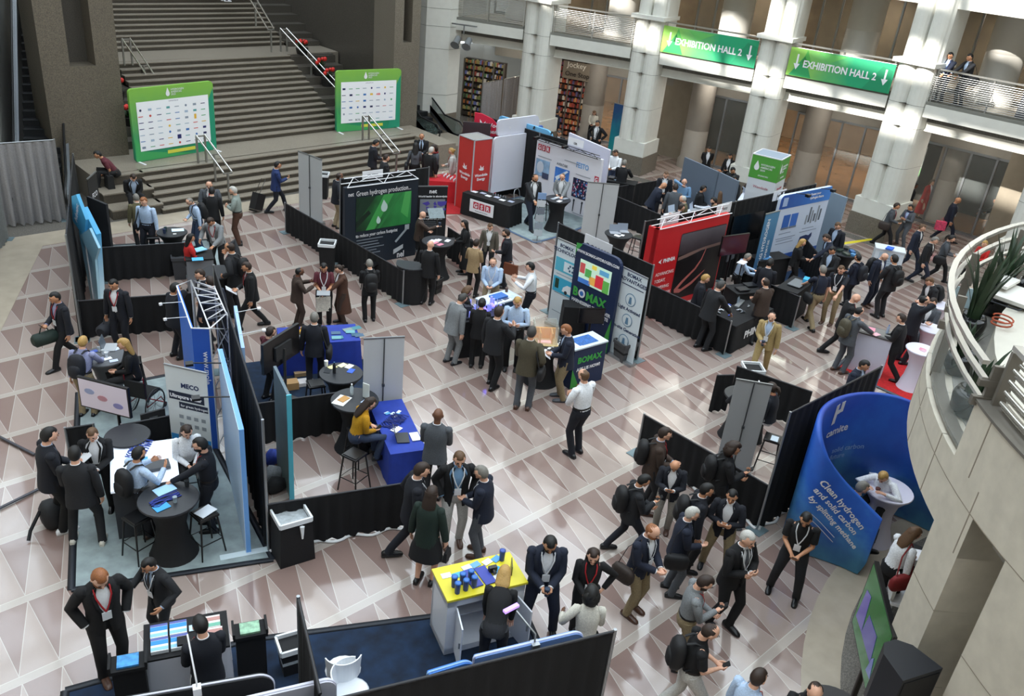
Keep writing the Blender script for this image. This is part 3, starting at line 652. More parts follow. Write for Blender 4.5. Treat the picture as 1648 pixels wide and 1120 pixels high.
# ---- blue truss booth
M_BLUE=grad('#2a62c4','#1f4fae',2,0,2.4,.25); M_BLUEL=M('#2f6fd6',.5)
N1=Vector((5.25,13.04,0)); o=E('truss_display',N1,0,'tall bright blue truss display with a white lattice','display')
def rl(x,y): return (x-N1.x,y-N1.y)
n1,n2,f1,f2=(0,0),rl(5.5,12.87),rl(5.75,14.8),rl(6.08,14.92)
def vslab(b,a,c,z0,z1,t=.03):
    d_=Vector((c[0]-a[0],c[1]-a[1])).normalized()*t; b.prism([a,c,(c[0]-d_.y,c[1]+d_.x),(a[0]-d_.y,a[1]+d_.x)],z0,z1)
b=MB(); vslab(b,n1,f1,0,2.5,-.03); b.build('blue_side_panel',M_BLUEL,o)
b=MB(); vslab(b,n1,n2,0,2.48); f_=b.build('blue_end_banner',M_BLUE,o)
ea=math.atan2(n2[1],n2[0]); text(f_,'www.mole',.15,0,0,M_WH,mx=Matrix.Rotation(ea,4,'Z')@Matrix.Translation((.16,-.01,2.05))@Matrix.Rotation(PI/2,4,'X')@Matrix.Rotation(-PI/2,4,'Z'))
A_=[Vector((*n2,0)),Vector((*f2,0))]; B_=[Vector((*rl(6.0,13.25),0)),Vector((*rl(6.35,14.5),0))]
b=MB(); pts=[]
for k in range(7):
    t=k/6; pts.append(A_[0].lerp(A_[1],t)+Vector((0,0,2.5))); pts.append(B_[0].lerp(B_[1],min(1,t+.08))+Vector((0,0,2.45)))
b.path(pts,.014,5); b.path([A_[0]+Vector((0,0,2.5)),A_[1]+Vector((0,0,2.5)),Vector((*f1,2.5)),Vector((*n1,2.5)),A_[0]+Vector((0,0,2.5))],.014,5); b.path([B_[0]+Vector((0,0,2.45)),B_[1]+Vector((0,0,2.45))],.014,5); b.build('top_lattice',M_WH,o)
b=MB(); pts=[]
for k in range(9): z=2.5-k*.3; pts.append((A_[0] if k%2==0 else B_[0])+Vector((0,0,z)))
b.path(pts,.012,5); pts=[]
for k in range(9): z=2.5-k*.3; pts.append((B_[0] if k%2==0 else B_[1])+Vector((0,0,z)))
b.path(pts,.012,5)
for q in A_+B_: b.path([q,q+Vector((0,0,2.48))],.016,5)
b.build('side_lattice',M('#c9ccd2',.4),o)
for t in (.25,.6):
    q=Vector((*n1,0)).lerp(Vector((*f1,0)),t); b=MB(); b.path([q+Vector((0,0,2.5)),q+Vector((-.34,.08,2.52))],.006,4); b.box((q.x-.36,q.y+.08,2.49),(.05,.04,.04)); b.build('lamp_arm',M_WH,o)
mw=drape(P(344,428,2.44),P(422.6,677.7,2.44),2.44,'long tall black drape wall running between the left booths and the blue tables',posts=(0,1))
sign(mw,1.6,2.0,.6,.28,'BOOTH',.03); sign(mw,4.6,2.0,.6,.28,'BOOTH',.03)
# meco booth
CP=[P(115,950),P(440,901),(6.0,15.9),P(126,632)]
carpet(CP,'pale marbled grey carpet with a dark edge under the lower left booth',M_MARB,M('#20242c',.6),.014)
o,wd=rollup(P(264,586,2.1),P(332,601,2.1),2.1,'white and blue roll-up banner about ultrapure water',M('#d4d9da',.5))
patch(o,0.01,.08,wd-.01,.75,M('#2b86c4'),'blue_base'); text(o,'MECO',.12,wd*.36,1.72,M('#1c2b57'),bold=.004); patch(o,.04,1.46,wd*.9,1.62,M('#1a2238'),'dark_label'); patch(o,.22,1.31,wd-.02,1.43,M('#1a2238'),'dark_label')
text(o,'Ultrapure water',.095,.06,1.505,M_WH,-.012,bold=.003,sx=.95); text(o,'for green hydrogen',.065,.25,1.345,M_WH,-.012)
for k in range(8): patch(o,.2+.14*(k%4),1.1-.16*(k//4),.28+.14*(k%4),1.17-.16*(k//4),M('#8a9096'),'icon')
o,wd=panel(P(351,560,2.34),P(397,891),2.32,'tall glowing pale blue display panel seen almost edge-on beside the black drape wall',M('#6ea6e6',.4),name='display_wall',th=.07)
o.location=P(397,891)-Vector((math.cos(o.rotation_euler.z)*wd,math.sin(o.rotation_euler.z)*wd,0))
b=MB(); b.slab([(.0,.01),(wd+.005,.01),(wd+.005,2.33),(.0,2.33)],-.008,-.001); b.build('edge_highlight',M('#bcd6f5',.3),o)
b=MB(); b.box((wd,.0,0),(.12,.8,.02)); b.build('foot',M('#c7d6dc',.5),o)
o2,_=panel(P(376,492,2.3),P(388,560,2.3),2.3,'pale glowing display edge just behind the far end of the black drape wall',M('#9fc0ea',.4),name='display_wall',th=.06)
for x in (.3,1.2): b=MB(); b.path([(x,0,2.3),(x,.4,2.36)],.006,4); b.box((x,.43,2.34),(.08,.06,.03)); b.build('lamp_arm',M_WH,o2)
for x in (.5,1.6): b=MB(); b.path([(x,0,2.32),(x,-.45,2.38)],.012,5); b.box((x,-.5,2.35),(.12,.12,.04)); b.build('lamp_arm',M_BLACKG,o)
# round counter with tablet sign
q=P(170,572,1.05); bistro(q,.42,1.05,'grey draped round counter covered with glasses and brochures',M('#56585c',.6))
leaflets(q.x,q.y,1.055,0,7,.6,.6,'white leaflet on the grey round counter with the tablet','leaflet',['#e8eaee','#c6cfe4','#3a56b0','#d9dfe4'],'leaflets on the grey round counter','leaflet',5,(.15,.1))
laptop(P(178,560,1.05),1.06,R(60),'upright silver framed tablet on the grey round counter','#c3c7cc','#5d6670')
for k in range(3): cup(P(160+6*k,566+5*k,1.05),1.06,['clear glass at the back of the grey round counter','clear glass in the middle of the grey round counter','clear glass at the front of the grey round counter'][k],M('#cfd6da',.1,alpha=.6),.1,.03,name='glass')
stool(P(220,632),.76,'black bar stool under the blonde woman',LA)
# wheelchair
q=P(232,668); o=E('wheelchair',(q.x,q.y,0),R(35),'empty wheelchair with black seat beside the grey round counter','wheelchair')
for s in (-.27,.27):
    b=MB(); pts=[(.0+.31*math.cos(t),s,.31+.31*math.sin(t)) for t in [2*PI*k/20 for k in range(20)]]; b.path(pts,.014,5,close=True); b.path([(x*.9,s*1.1,.31+(z-.31)*.9) for x,_,z in pts],.006,4,close=True)
    for k in range(8): t=2*PI*k/8; b.path([(0,s,.31),(.3*math.cos(t),s,.31+.3*math.sin(t))],.003,3)
    b.build('wheel',M('#1b1c1e',.4),o)
    b=MB(); b.lathe([(.05,-.012),(.05,.012)],n=10); b.xf(Matrix.Translation((.42,s*.7,.06))@Matrix.Rotation(PI/2,4,'X')); b.build('caster',M('#222222',.4),o)
b=MB(); b.box((.08,0,.46),(.42,.42,.05)); b.build('seat',M_BLACK,o)
b=MB(); b.box((-.16,0,.5),(.05,.42,.34)); b.build('backrest',M_BLACK,o)
b=MB(); 
for s in (-.2,.2): b.path([(-.18,s,.95),(-.15,s,.3),(.3,s,.3),(.42,s,.08)],.012,5)
b.path([(.42,-.2,.1),(.42,.2,.1)],.012,5); b.build('frame',M('#8a2030',.3,metal=.5),o)
# tilted television on its stand
q=P(205,745); o=E('television',(q.x,q.y,0),R(-58),'large tilted television showing equipment drawings in the lower left booth','television')
SC=M('#bfb6c2',.2,emit=.25)
b=MB(); b.box((-.28,0,1.0),(1.0,.05,.6)); b.build('casing',M_BLACKG,o); b=MB(); b.box((-.28,-.03,1.03),(.95,.006,.54)); s_=b.build('screen',SC,o)
for x,z,c in ((-.55,1.36,'#9aa4c8'),(-.3,1.28,'#c08a96'),(0,1.2,'#8f8cc0')): b=MB(); b.slab([(x+.1*math.cos(R(t)),z+.055*math.sin(R(t))) for t in range(0,360,30)],-.04,-.034); b.build('drawing',M(c,.3),s_)
b=MB(); b.path([(-.1,.06,0),(-.1,.06,1.2)],.03,6); b.box((-.1,.06,0),(.6,.5,.02)); b.build('stand',M_BLACKG,o)
bistro(P(205,700,1.0),.36,1.0,'black cocktail table behind the large tilted television')
drape(P(104.5,690,.92),P(150,683,.92),.92,'short low black drape behind the man in the black suit')
drape(P(196,684,.92),P(300,664,.92),.92,'low black drape behind the lit table in the lower left booth')
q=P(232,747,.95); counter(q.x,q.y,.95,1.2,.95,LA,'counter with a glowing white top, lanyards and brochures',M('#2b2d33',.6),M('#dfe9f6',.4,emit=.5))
lanyards(P(225,722,.96).x,P(225,722,.96).y,.96,LA+1.2,'blue lanyards fanned out on the glowing white counter',12,'#24429c',.5,.3)
flatthing('brochure',P(222,743,.96),.96,.3,.22,LA,'pale blue brochure on the glowing white counter','brochure',M('#5aa9de'))
for k,(x,y) in enumerate(((254,752),(233,783))): flatthing('case',P(x,y,.97),.97,.36,.22,LA+.1,['grey equipment case on the right end of the glowing counter','grey equipment case at the front of the glowing counter'][k],'case',M('#4a4c50',.5),.06)
o=E('chair',P(260,740),LA+.3,'black chair with a slotted backrest behind the glowing counter','chair'); b=MB(); b.box((0,0,.42),(.42,.42,.05)); b.build('seat',M_BLACK,o); b=MB(); b.box((0,.2,.5),(.42,.04,.42)); b.box((0,.17,.78),(.14,.02,.04),1); b.build('backrest',[M('#2a2a2c'),M_ALU],o)
for x in(-.18,.18):
    for y in(-.18,.18): b=MB(); b.path([(x,y,0),(x,y,.43)],.014,5); b.build('leg',M_BLACKG,o)
c0=P(271,802,1.05); bistro(c0,.44,1.05,'large black cocktail table with leaflets and lanyards in the lower left booth')
flatthing('leaflet',P(265,788,1.055),1.055,.3,.2,LA+.45,'blue and white leaflet at the back of the large black cocktail table','leaflet',M('#9fc8ea'))
flatthing('leaflet',P(260,816,1.055),1.055,.22,.16,LA+.45,'small blue leaflet at the front of the large black cocktail table','leaflet',M('#3f9bd6'))
lanyards(P(265,803,1.055).x,P(265,803,1.055).y,1.055,LA+2.0,'blue lanyards laid in a row on the large black cocktail table',6,'#1b2f86',.16,.45,9)
cup(P(282,808,1.055),1.055,'clear drinking glass on the large black cocktail table',M('#9fb0b8',.1,alpha=.6),.1,.035,name='glass')
cup(P(301,782,1.055),1.055,'dark cup at the right rim of the large black cocktail table',M('#23262a'),.11,.04,name='cup')
st=stool(P(229,893),.76,'black metal bar stool left of the large black cocktail table',.25)
stool(P(334,886),.76,'black metal bar stool with a white leaflet on its seat',.1); flatthing('leaflet',P(331,823,.77),.77,.28,.2,.3,'white leaflet with a blue ring lying on a bar stool','leaflet',M('#dfe6ee'))
stool(P(302,790),.76,'black stool under the woman in the white blouse',LA)
# belts on the floor at the left edge
for k,(a,c) in enumerate((((-5,703),(56,734)),((-5,823),(66,788)))):
    a,c=P(*a),P(*c); b=MB(); b.path([(0,0,.035),(c.x-a.x,c.y-a.y,.035)],[(.03,.02)]*2,6); tag(b.build('barrier_bar',M('#3c3c44',.4),None,(a.x,a.y,0)),['dark bar lying across the left edge of the floor, upper one','dark bar lying across the left edge of the floor, lower one'][k],'bar')
# backpack on floor etc. are with the people
# ---------------------------------------------------------------- blue table booths
carpet([P(392,585),P(500,572),P(598,580),P(600,650),P(420,700)],'navy blue carpet under the upper blue table booth',M_NAVYC)
t=table(8.68,14.68,1.7,.82,.75,R(-24.5),'table with a royal blue cloth, brochures and a toy truck',M('#1b3596',.7,.12,6))
def spread(cx,cy,z,cols,n,label,cat,grp,seed,w1,w2,rz,sz=(.2,.14),name='brochure'): leaflets(cx,cy,z,rz,n,w1,w2,label,cat,cols,grp,name,seed,sz)
q=P(555,535,.76); spread(q.x,q.y,.76,['#3f7f8a','#2c5a70','#7d8f8a','#43617c','#6aa0a8'],10,'teal brochure on the right half of the blue cloth table','brochure','teal brochures on the blue cloth table',4,.7,.5,R(-19))
q=P(480,544,.76); spread(q.x,q.y,.76,['#e6e6e6','#dcdde2','#cfd4da'],6,'white paper on the left half of the blue cloth table','paper','white papers on the blue cloth table',6,.4,.4,R(-19),(.14,.1),'paper')
q=P(484,537,.76); o=E('toy_truck',(q.x,q.y,.765),R(20),'small yellow and black toy truck on the blue cloth table','toy'); b=MB(); b.box((0,0,.03),(.16,.08,.05)); b.box((.05,0,.08),(.06,.07,.05)); b.build('body',M('#c99a3a'),o)
for x in(-.05,.05): b=MB(); b.path([(x,-.045,.025),(x,.045,.025)],.025,8); b.build('wheels',M_BLACKG,o)
for k,(x,y,w_,h_,c) in enumerate(((484,592,.34,.06,'#d8d8d6'),(484,602,.3,.08,'#a98d68'),(488,618,.42,.08,'#cfcac8'),(468,624,.3,.16,'#b08a5a'))):
    flatthing('box',P(x,y,.02),.02 if k!=1 else .02,w_,.22,-.3,['white box under the blue cloth table','brown carton under the blue cloth table','white flat carton on the navy carpet','brown carton near the monitor stand'][k],'box',M(c,.7),h_)
q=P(455,650); o=E('monitor_stand',(q.x,q.y,0),R(205),'black television on a floor stand seen from behind in the blue table booth','television')
b=MB(); b.box((0,0,.95),(1.15,.06,.65)); b.build('casing',M_BLACKG,o); b=MB(); b.box((0,.05,1.1),(.5,.05,.3)); b.build('mount',M('#2b2c2e',.5),o); b=MB(); b.path([(0,.08,0),(0,.08,1.3)],.03,6); b.box((0,.05,0),(.7,.5,.02)); b.build('stand',M_DKST,o)
b=MB(); b.box((0,-.035,.98),(1.1,.006,.59)); b.build('screen',M('#1a1d22',.1),o)
o,_=rollup(P(645,690),P(583,695),2.05,'pale grey roll-up banner seen from behind at the blue table booths',M('#c9ccd0',.6),M('#c3c6ca',.6)); o['label']='pale grey roll-up banner seen from behind at the blue table booths'
c0=P(549,600,1.05); bistro(c0,.42,1.05,'black cocktail table with yellow notes in front of the grey roll-up')
cup(P(525,589,1.05),1.05,'white paper cup on the cocktail table with yellow notes',M_PAPER); bottle(P(538,600,1.05),1.05,'black bottle on the cocktail table with yellow notes',M('#15171c'),.24,M('#2f5a8a'))
for k,(x,y,c,l) in enumerate(((535,591,'#e6dca0','yellow note left of the black bottle'),(551,588,'#e9e2b8','yellow note at the back of the cocktail table'),(562,590,'#e8e8ea','white card at the back right of the cocktail table'),(565,597,'#3b62c4','blue booklet on the cocktail table with yellow notes'),(527,597,'#20242a','dark phone on the cocktail table with yellow notes'))):
    flatthing('note',P(x,y,1.05),1.052,.17,.12,.2*k,l,'note' if k<3 else ('booklet' if k==3 else 'phone'),M(c))
stool(P(509,668),.76,'black bar stool standing on the navy carpet',-.3)
c0=P(571,643,1.05); bistro(c0,.44,1.05,'black cocktail table with a water bottle behind the woman in yellow')
bottle(P(566,635,1.05),1.05,'clear water bottle on the cocktail table behind the woman in yellow',M('#c9d8e0',.1,alpha=.6),.23)
flatthing('tray',P(550,645,1.05),1.052,.34,.24,.5,'white tray with a brown folder on the cocktail table','tray',M_PAPER,.01); flatthing('folder',P(553,642,1.07),1.066,.2,.14,.3,'brown folder lying on the white tray','folder',M('#b98a50'),.01)
flatthing('leaflet',P(590,646,1.05),1.052,.2,.13,.3,'blue and white leaflet beside the woman in yellow','leaflet',M('#b9cbe8'))
q=P(589,640,1.05); b=MB(); b.slab([(-.07,0),(.07,0),(.07,.3),(-.07,.3)],-.01,.01); tag(b.build('card_holder',M('#dfe4df',.3,alpha=.8),None,(q.x,q.y,1.05),R(-70)),'clear upright card holder on the cocktail table behind the woman in yellow','holder')
drape(P(412,650,.92),P(636,619,.92),.92,'low black drape between the two blue table booths',posts=(1,))
drape(P(430,812,.92),P(668,775,.92),.92,'low black drape with a white hem in front of the stool and blue table',trim=True,posts=(1,))
t=table(7.99,10.8,1.76,.66,.75,R(68.9),'long table with a royal blue cloth, lanyards and a tablet',M('#1d3a9e',.7,.12,6))
lanyards(P(635,678,.76).x,P(635,678,.76).y,.76,R(20),'pile of blue lanyards on the long blue table',14,'#15256b',.5,.3,21)
q=P(632,665,.76); spread(q.x,q.y,.76,['#cfe0ee','#5fa8d8','#e3e6ea'],6,'small blue and white card beside the lanyards on the long blue table','card','cards on the long blue table',8,.22,.2,.3,(.1,.06),'card')
flatthing('paper',P(638,691,.76),.762,.2,.14,.3,'white paper on the long blue table in front of the tablet','paper',M_PAPER)
laptop(P(648,705,.76),.76,R(60),'dark tablet on a stand on the long blue table','#3b3d40','#4a4f54'); flatthing('notebook',P(668,703,.76),.762,.26,.16,1.2,'white notebook at the right edge of the long blue table','notebook',M_PAPER,.012)
stool(P(570,786),.76,'black metal bar stool in front of the woman in yellow',.3); stool(P(577,742),.76,'black stool under the woman in the yellow jacket',.2)
o,wd=panel(P(446,752),P(468,806),2.1,'tall printed fabric display with teal edge seen almost edge-on',grad('#8fa39a','#5f6f78',2,.2,2,.35),name='display_wall',th=.05)
o.location=P(468,806)-Vector((math.cos(o.rotation_euler.z)*wd,math.sin(o.rotation_euler.z)*wd,0))
b=MB(); b.box((wd,.02,0.02),(.03,.08,2.1)); b.build('edge_strip',M('#56b7cc',.4),o)
for k,(x,y,c,l) in enumerate(((441,745,'#1c3180','blue bag on the floor behind the printed fabric display'),(440,772,'#808488','grey bag on the floor behind the printed fabric display'),(445,790,'#17181a','black bag on the floor behind the printed fabric display'))):
    b=MB(); b.sphere((0,0,.14),(.2,.14,.15),10,fn=lambda d:1+.12*math.sin(5*d.x+3*d.z)); q=P(x,y); tag(b.build('bag',M(c,.8,.2,30),None,(q.x,q.y,0)),l,'bag')
bin_(P(470,890),.5,.82,'black draped trash bin with a clear liner beside the low drape',M_BLACK,R(-10),True,True)
# ---------------------------------------------------------------- bottom booth
ba=math.atan2(3.98-4.93,6.03-3.48)
carpet([P(105,1112),P(400,1031),P(700,992),P(850,1000),(6.25,4.1),(5.9,4.0),(.8,6.9)],'dark blue carpet under the front booth with the yellow counter',M('#0e2138',.95,.5,4),M('#20242c',.6),.014)
p1=Vector((6.03,3.98,0)); p0=Vector((3.48,4.93,0)); d=(p1-p0).normalized(); p0=p1-d*5.6
drape(p0,p1,2.44,'tall black drape wall closing the front booth at the bottom of the photo',posts=(1,),wave=.03)
drape((3.53,6.46),(3.05,5.2),2.44,'short tall black drape standing between the brochure counter and blue carpet',posts=(0,))
q=P(300,1022,.95); o=table(q.x,q.y,1.0,.62,.95,R(-22),'white clothed counter with a black top stacked with brochures',M('#c9cad2',.6),top=M_BLACK)
rzq=R(-22)
for k,(x,y) in enumerate(((256,1018),(287,1012),(257,1040),(289,1034))):
    o=flatthing('brochure_stack',P(x,y,.97),.955,.20,.22,rzq,['blue and white brochures, back left stack on the white clothed counter','blue and white brochures, back right stack of the four blue ones','blue and white brochures, front left stack on the white clothed counter','blue and white brochures, front right stack of the four blue ones'][k],'brochures',M('#e2e6ea'),.05); b=MB(); b.box((0,.03,.05),(.2,.07,.003),0); b.box((0,-.07,.05),(.2,.05,.003),1); b.box((0,.09,.05),(.2,.035,.003),2); b.build('printed_cover',[M('#3b8fcf'),M('#8cc4e8'),M('#5b64a8')],o)
for k,(x,y) in enumerate(((341,1003),(345,1022))):
    o=flatthing('brochure_stack',P(x,y,.99),.955,.20,.20,rzq,['pink and green brochures, back stack on the white clothed counter','pink and green brochures, front stack on the white clothed counter'][k],'brochures',M('#e6dedc'),.07); b=MB(); b.box((0,.04,.07),(.2,.06,.003),0); b.box((0,-.06,.07),(.2,.06,.003),1); b.build('printed_cover',[M('#b98a84'),M('#6fae98')],o)
flatthing('leaflet',P(313,1010,.96),.958,.13,.1,rzq,'pale leaflet in the middle of the white clothed counter','leaflet',M('#bcd0e0'))
flatthing('box',P(305,1035,.96),.955,.28,.14,rzq,'small black box at the front edge of the white clothed counter','box',M_BLACK,.08)
for k,(x,y,c) in enumerate(((206,1065,'#3f8fd0'),(402,1012,'#8fb79a'))):
    q=P(x,y,1.05); o=E('brochure_stand',(q.x,q.y,0),rzq,['black brochure stand with blue leaflets left of the white clothed counter','black brochure stand with pink and green leaflets right of the counter'][k],'stand')
    b=MB(); b.box((0,0,0),(.36,.2,1.0)); b.build('body',M_BLACK,o); b=MB(); b.box((0,0,1.0),(.42,.26,.05)); b.box((-.2,0,1.05),(.03,.26,.07)); b.box((.2,0,1.05),(.03,.26,.07)); b.build('tray',M_BLACK,o); b=MB(); b.box((0,0,1.05),(.24,.19,.03)); b.build('leaflet_pile',M(c,.5,.4,14),o)
bin_(P(469,1075),.32,.5,'small black bin with a clear liner on the blue carpet',M_BLACK,R(-15))
def seat_chair(p,rz,label,m):
    o=E('chair',(p[0],p[1],0),rz,label,'chair'); b=MB(); b.lathe([(.05,.42),(.2,.44),(.23,.47),(.2,.485),(.03,.475)],n=18); b.build('seat',m,o)
    b=MB(); b.loft([[(r*math.cos(R(t)),r*math.sin(R(t)),z) for r,z in ((.21,.47),(.225,.47),(.255,.82),(.24,.82))] for t in range(25,156,10)],0,True,False); b.build('backrest',m,o)
    for a in range(4): t=PI/4+a*PI/2; b=MB(); b.path([(.1*math.cos(t),.1*math.sin(t),.44),(.22*math.cos(t),.22*math.sin(t),0)],.012,5); b.build('leg',M_ALU,o)
seat_chair(P(552,1076,.48),R(150),'round white chair on the dark blue carpet',M('#eceff2',.4)); seat_chair(P(565,1112,.48),R(20),'second white chair mostly hidden behind the black drape',M('#eceff2',.4))
# flat black case at the bottom
q=P(278,1096,.4); o=flatthing('case',(q.x,q.y),.0,.42,.3,R(-20),'black hard case with grey rim standing behind the counter','case',M('#2a2c30',.35),.42)
# rimmed display panels just inside the drape
def arched(a,c,z,h,label,r,mat,rim='#cfd0e0',rw=.014,back=1.6):
    a,c=P(*a,z),P(*c,z); dd=(c-a).normalized(); a=a-dd*back; an=math.atan2(dd.y,dd.x); L=math.hypot(c.x-a.x,c.y-a.y); o=E('display_wall',(a.x,a.y,0),an,label,'display panel')
    b=MB(); b.slab(rrect(0,.05,L,h,[.02,r,.02,.02],8),0,.06); b.build('panel_face',mat,o); b=MB(); pts=rrect(0,.05,L,h,[.02,r,.02,.02],8); b.path([(x,.03,z_) for x,z_ in pts],(rw),5,close=True); b.build('panel_rim',M(rim,.4),o); return o,an
arched((258,1118),(440,1086),2.3,2.3,'black panel with a rounded corner and pale rim at the bottom left',.16,M('#0f1013',.6))
arched((434,1119),(541,1094),2.3,2.3,'white panel with a rounded corner between the black panel and round white chair',.12,M('#c9c9d6',.5),back=.9)
arched((690,1086),(764,1063),2.2,2.2,'bright blue panel end above the black drape in the middle',.14,M('#3f78c8'),'#8fb8e8',back=0)
ap,an=arched((765,1060),(941,1017),2.3,2.3,'long pale blue panel with a rounded end at the right of the front booth',.14,M('#6f8fc8',.5),'#c4cdf0',.018,back=0)
q=P(861,1035,2.3); o=E('spot_lamp',(q.x,q.y,0),an,'purple lit clamp lamp on the front booth panel','lamp'); b=MB(); b.path([(0,0,2.2),(0,.02,2.42),(-.10,.34,2.48)],.012,5); b.box((0,0,2.22),(.09,.09,.09)); b.build('arm',M_ALU,o); b=MB(); b.box((-.14,.4,2.46),(.2,.05,.03),0,.3); b.build('lamp_head',M('#b48cf0',.3,emit=1.2),o)
q=P(317,1107,2.3); o=E('spot_lamp',(q.x,q.y,0),an,'thin white clamp lamp arm on the bottom left panel','lamp'); b=MB(); b.path([(0,0,2.2),(0,.0,2.4),(-.04,.42,2.62)],.010,5); b.build('arm',M_WH,o); b=MB(); b.box((0,0,2.22),(.08,.08,.1)); b.build('clamp',M_WH,o)
# yellow topped counter
q=pl(P(697,920,1.05),P(847,935,1.05),.5); ya=math.atan2(P(818,893,1.05).y-P(697,920,1.05).y,P(818,893,1.05).x-P(697,920,1.05).x)
o=E('reception_counter',(q.x,q.y,0),ya,'rounded white counter with a bright yellow top, tumblers and folders','counter')
W_=1.16; D_=.62; wm=M('#d6d9e0',.4)
b=MB(); b.box((0,0,1.03),(W_+.04,D_+.04,.035)); b.build('countertop',M('#d9cc2a',.4),o)
b=MB()
for x in (-W_/2+.07,W_/2-.07): b.box((x,0,0.02),(.14,D_-.02,1.0))
b.box((0,D_/2-.04,.02),(W_,.06,1.0)); b.box((0,0,.9),(W_,D_-.02,.13)); b.box((0,0,.02),(W_,D_-.02,.1)); b.build('shell',wm,o)
b=MB(); b.box((0,.1,.45),(W_-.28,D_-.3,.02)); b.build('inner_shelf',wm,o)
for sx,an in ((-1,-100),(1,-80)):
    b=MB(); b.box((.2 if sx<0 else .2,0,0),(.4,.02,.76)); dd=b.build('door',wm,o); dd.location=(sx*(W_/2-.14),-D_/2,.12); dd.rotation_euler=(0,0,R(an)); b=MB(); b.box((.36,-.02,.38),(.02,.02,.1)); b.build('handle',M_ALU,dd)
TB=M('#1d3d8a',.35)
def yc(x,y): c_,s_=math.cos(ya),math.sin(ya); return (q.x+x*c_-y*s_,q.y+x*s_+y*c_)
qq=q
for k in range(6):
    x=-.42+.13*(k%3); y=-.22+.13*(k//3); cup(yc(x,y+.02*(k%3)),1.066,'blue steel tumbler with a lid at the left end of the yellow counter',TB,.17,.045,M('#2f6ab8',.4),'blue tumblers grouped on the yellow counter','tumbler')
cup(yc(.42,.2),1.066,'single blue steel tumbler at the far right corner of the yellow counter',TB,.17,.045,M('#2f4a98',.4),None,'tumbler')
for k,x in enumerate((-.13,.07)): flatthing('folder',yc(x,-.03),1.066,.17,.36,ya+.12,['dark blue folder beside the tumblers on the yellow counter','dark blue folder in the middle of the yellow counter'][k],'folder',M('#3442a0',.5),.02)
for k,(x,y,c,l) in enumerate(((-.45,.14,'#e4e8ea','white leaflet at the left back corner of the yellow counter'),(-.30,.1,'#58b0c0','teal leaflet behind the tumblers on the yellow counter'),(-.12,.2,'#d5dadf','white leaflet at the back of the yellow counter'),(.02,.22,'#6fa6cc','blue leaflet at the back of the yellow counter'),(.2,.22,'#dfe3e6','white card near the back edge of the yellow counter'),(.35,.24,'#5a9fd4','blue card stack beside the single tumbler'),(.28,.02,'#3fa0d8','bright blue leaflet by the black camera on the yellow counter'),(.2,-.12,'#e8ecec','white sheet at the front of the yellow counter'))):
    flatthing('leaflet',yc(x,y),1.067+.001*k,.14,.1,ya+.1*k,l,'leaflet',M(c))
o=E('camera',(yc(.2,.02)[0],yc(.2,.02)[1],1.07),ya,'small black camera on the yellow counter','camera'); b=MB(); b.box((0,0,0),(.12,.06,.09)); b.build('camera_body',M_BLACKG,o); b=MB(); b.path([(0,-.03,.045),(0,-.09,.045)],.03,8); b.build('lens',M_BLACKG,o)
q2=yc(.46,-.05); b=MB(); b.slab([(-.1,0),(.1,0),(.1,.16),(-.1,.16)],-.006,.006); tag(b.build('tablet',M('#2b2a20',.3),None,(q2[0],q2[1],1.067),ya+1.2),'upright dark tablet at the right edge of the yellow counter','tablet')
# ---------------------------------------------------------------- net booth
nd=drape((12.15,19.35),(15.05,19.25),2.44,'tall black drape wall behind the green hydrogen display')
q=P(1,1)
o=E('truss_display',(12.08,18.95,0),-.06,'large black display about green hydrogen production with a lattice top','display')
b=MB(); b.box((1.45,.12,0),(2.9,.12,2.3)); b.build('panel',M('#131f2c',.5),o)
fx=lambda x,z,y=.055:(x,y,z)
def npatch(pts,m,nm='graphic',y=.05): return poly(o,pts,m,nm,y)
GR=grad('#0f2d1a','#2f8a45',0,.4,2.5,.5)
pp=npatch([(.42,1.02),(2.62,1.02),(2.62,1.98),(.42,1.98)],GR,'green_photo')
for pts,c in (([(.8,1.02),(1.15,1.02),(1.9,1.98),(1.5,1.98)],'#3f9a4c'),([(1.25,1.02),(1.36,1.02),(2.3,1.98),(2.15,1.98)],'#2c7a3e'),([(2.2,1.4),(2.35,1.98),(2.6,1.98),(2.5,1.2)],'#4aa455'),([(.42,1.5),(.6,1.98),(1.2,1.98),(.5,1.3)],'#12301f'),([(.42,1.1),(1.0,1.5),(.9,1.6),(.42,1.3)],'#0e2418')): npatch(pts,M(c,.5),'leaf_shape',.046)
dr=lambda cx,cz,s:[(cx+s*math.cos(R(t))*1.0,cz+s*math.sin(R(t))) for t in range(-210,31,20)]+[(cx-.2*s+.0,cz+1.7*s)]
npatch(dr(1.52,1.62,.13),M('#b8cfc9',.4),'drop_emblem',.042); npatch(dr(1.3,1.25,.085),M('#b8cfc9',.4),'drop_emblem',.042)
text(o,'net',.16,.12,2.05,M_WH,.05,bold=.002); text(o,'Green hydrogen production...',.2,.42,2.03,M_WH,.05,sx=.9); text(o,'to reduce your carbon footprint',.145,.42,.84,M_WH,.05,sx=.88)
for k in range(7): npatch([(.45,.74-.085*k),(.45+[1.05,.85,.9,1.1,.8,.95,.6][k],.74-.085*k),(.45+[1.05,.85,.9,1.1,.8,.95,.6][k],.765-.085*k),(.45,.765-.085*k)],M('#7b828c'),'small_print')
npatch([(2.0,.55),(2.45,.9),(2.5,.85),(2.05,.5)],M('#9aa3ab'),'machine_drawing'); npatch([(1.95,.3),(2.35,.42),(2.35,.3),(1.95,.16)],M('#b9bec4'),'machine_drawing'); npatch([(2.4,.85),(2.58,.85),(2.58,1.0),(2.4,1.0)],M('#aab0b6'),'machine_drawing')
text(o,'nel',.26,2.1,-.0+.04,M_WH,.05,bold=.006)
ladder_truss(o,0.05,2.85,2.32,.35,.2,4)
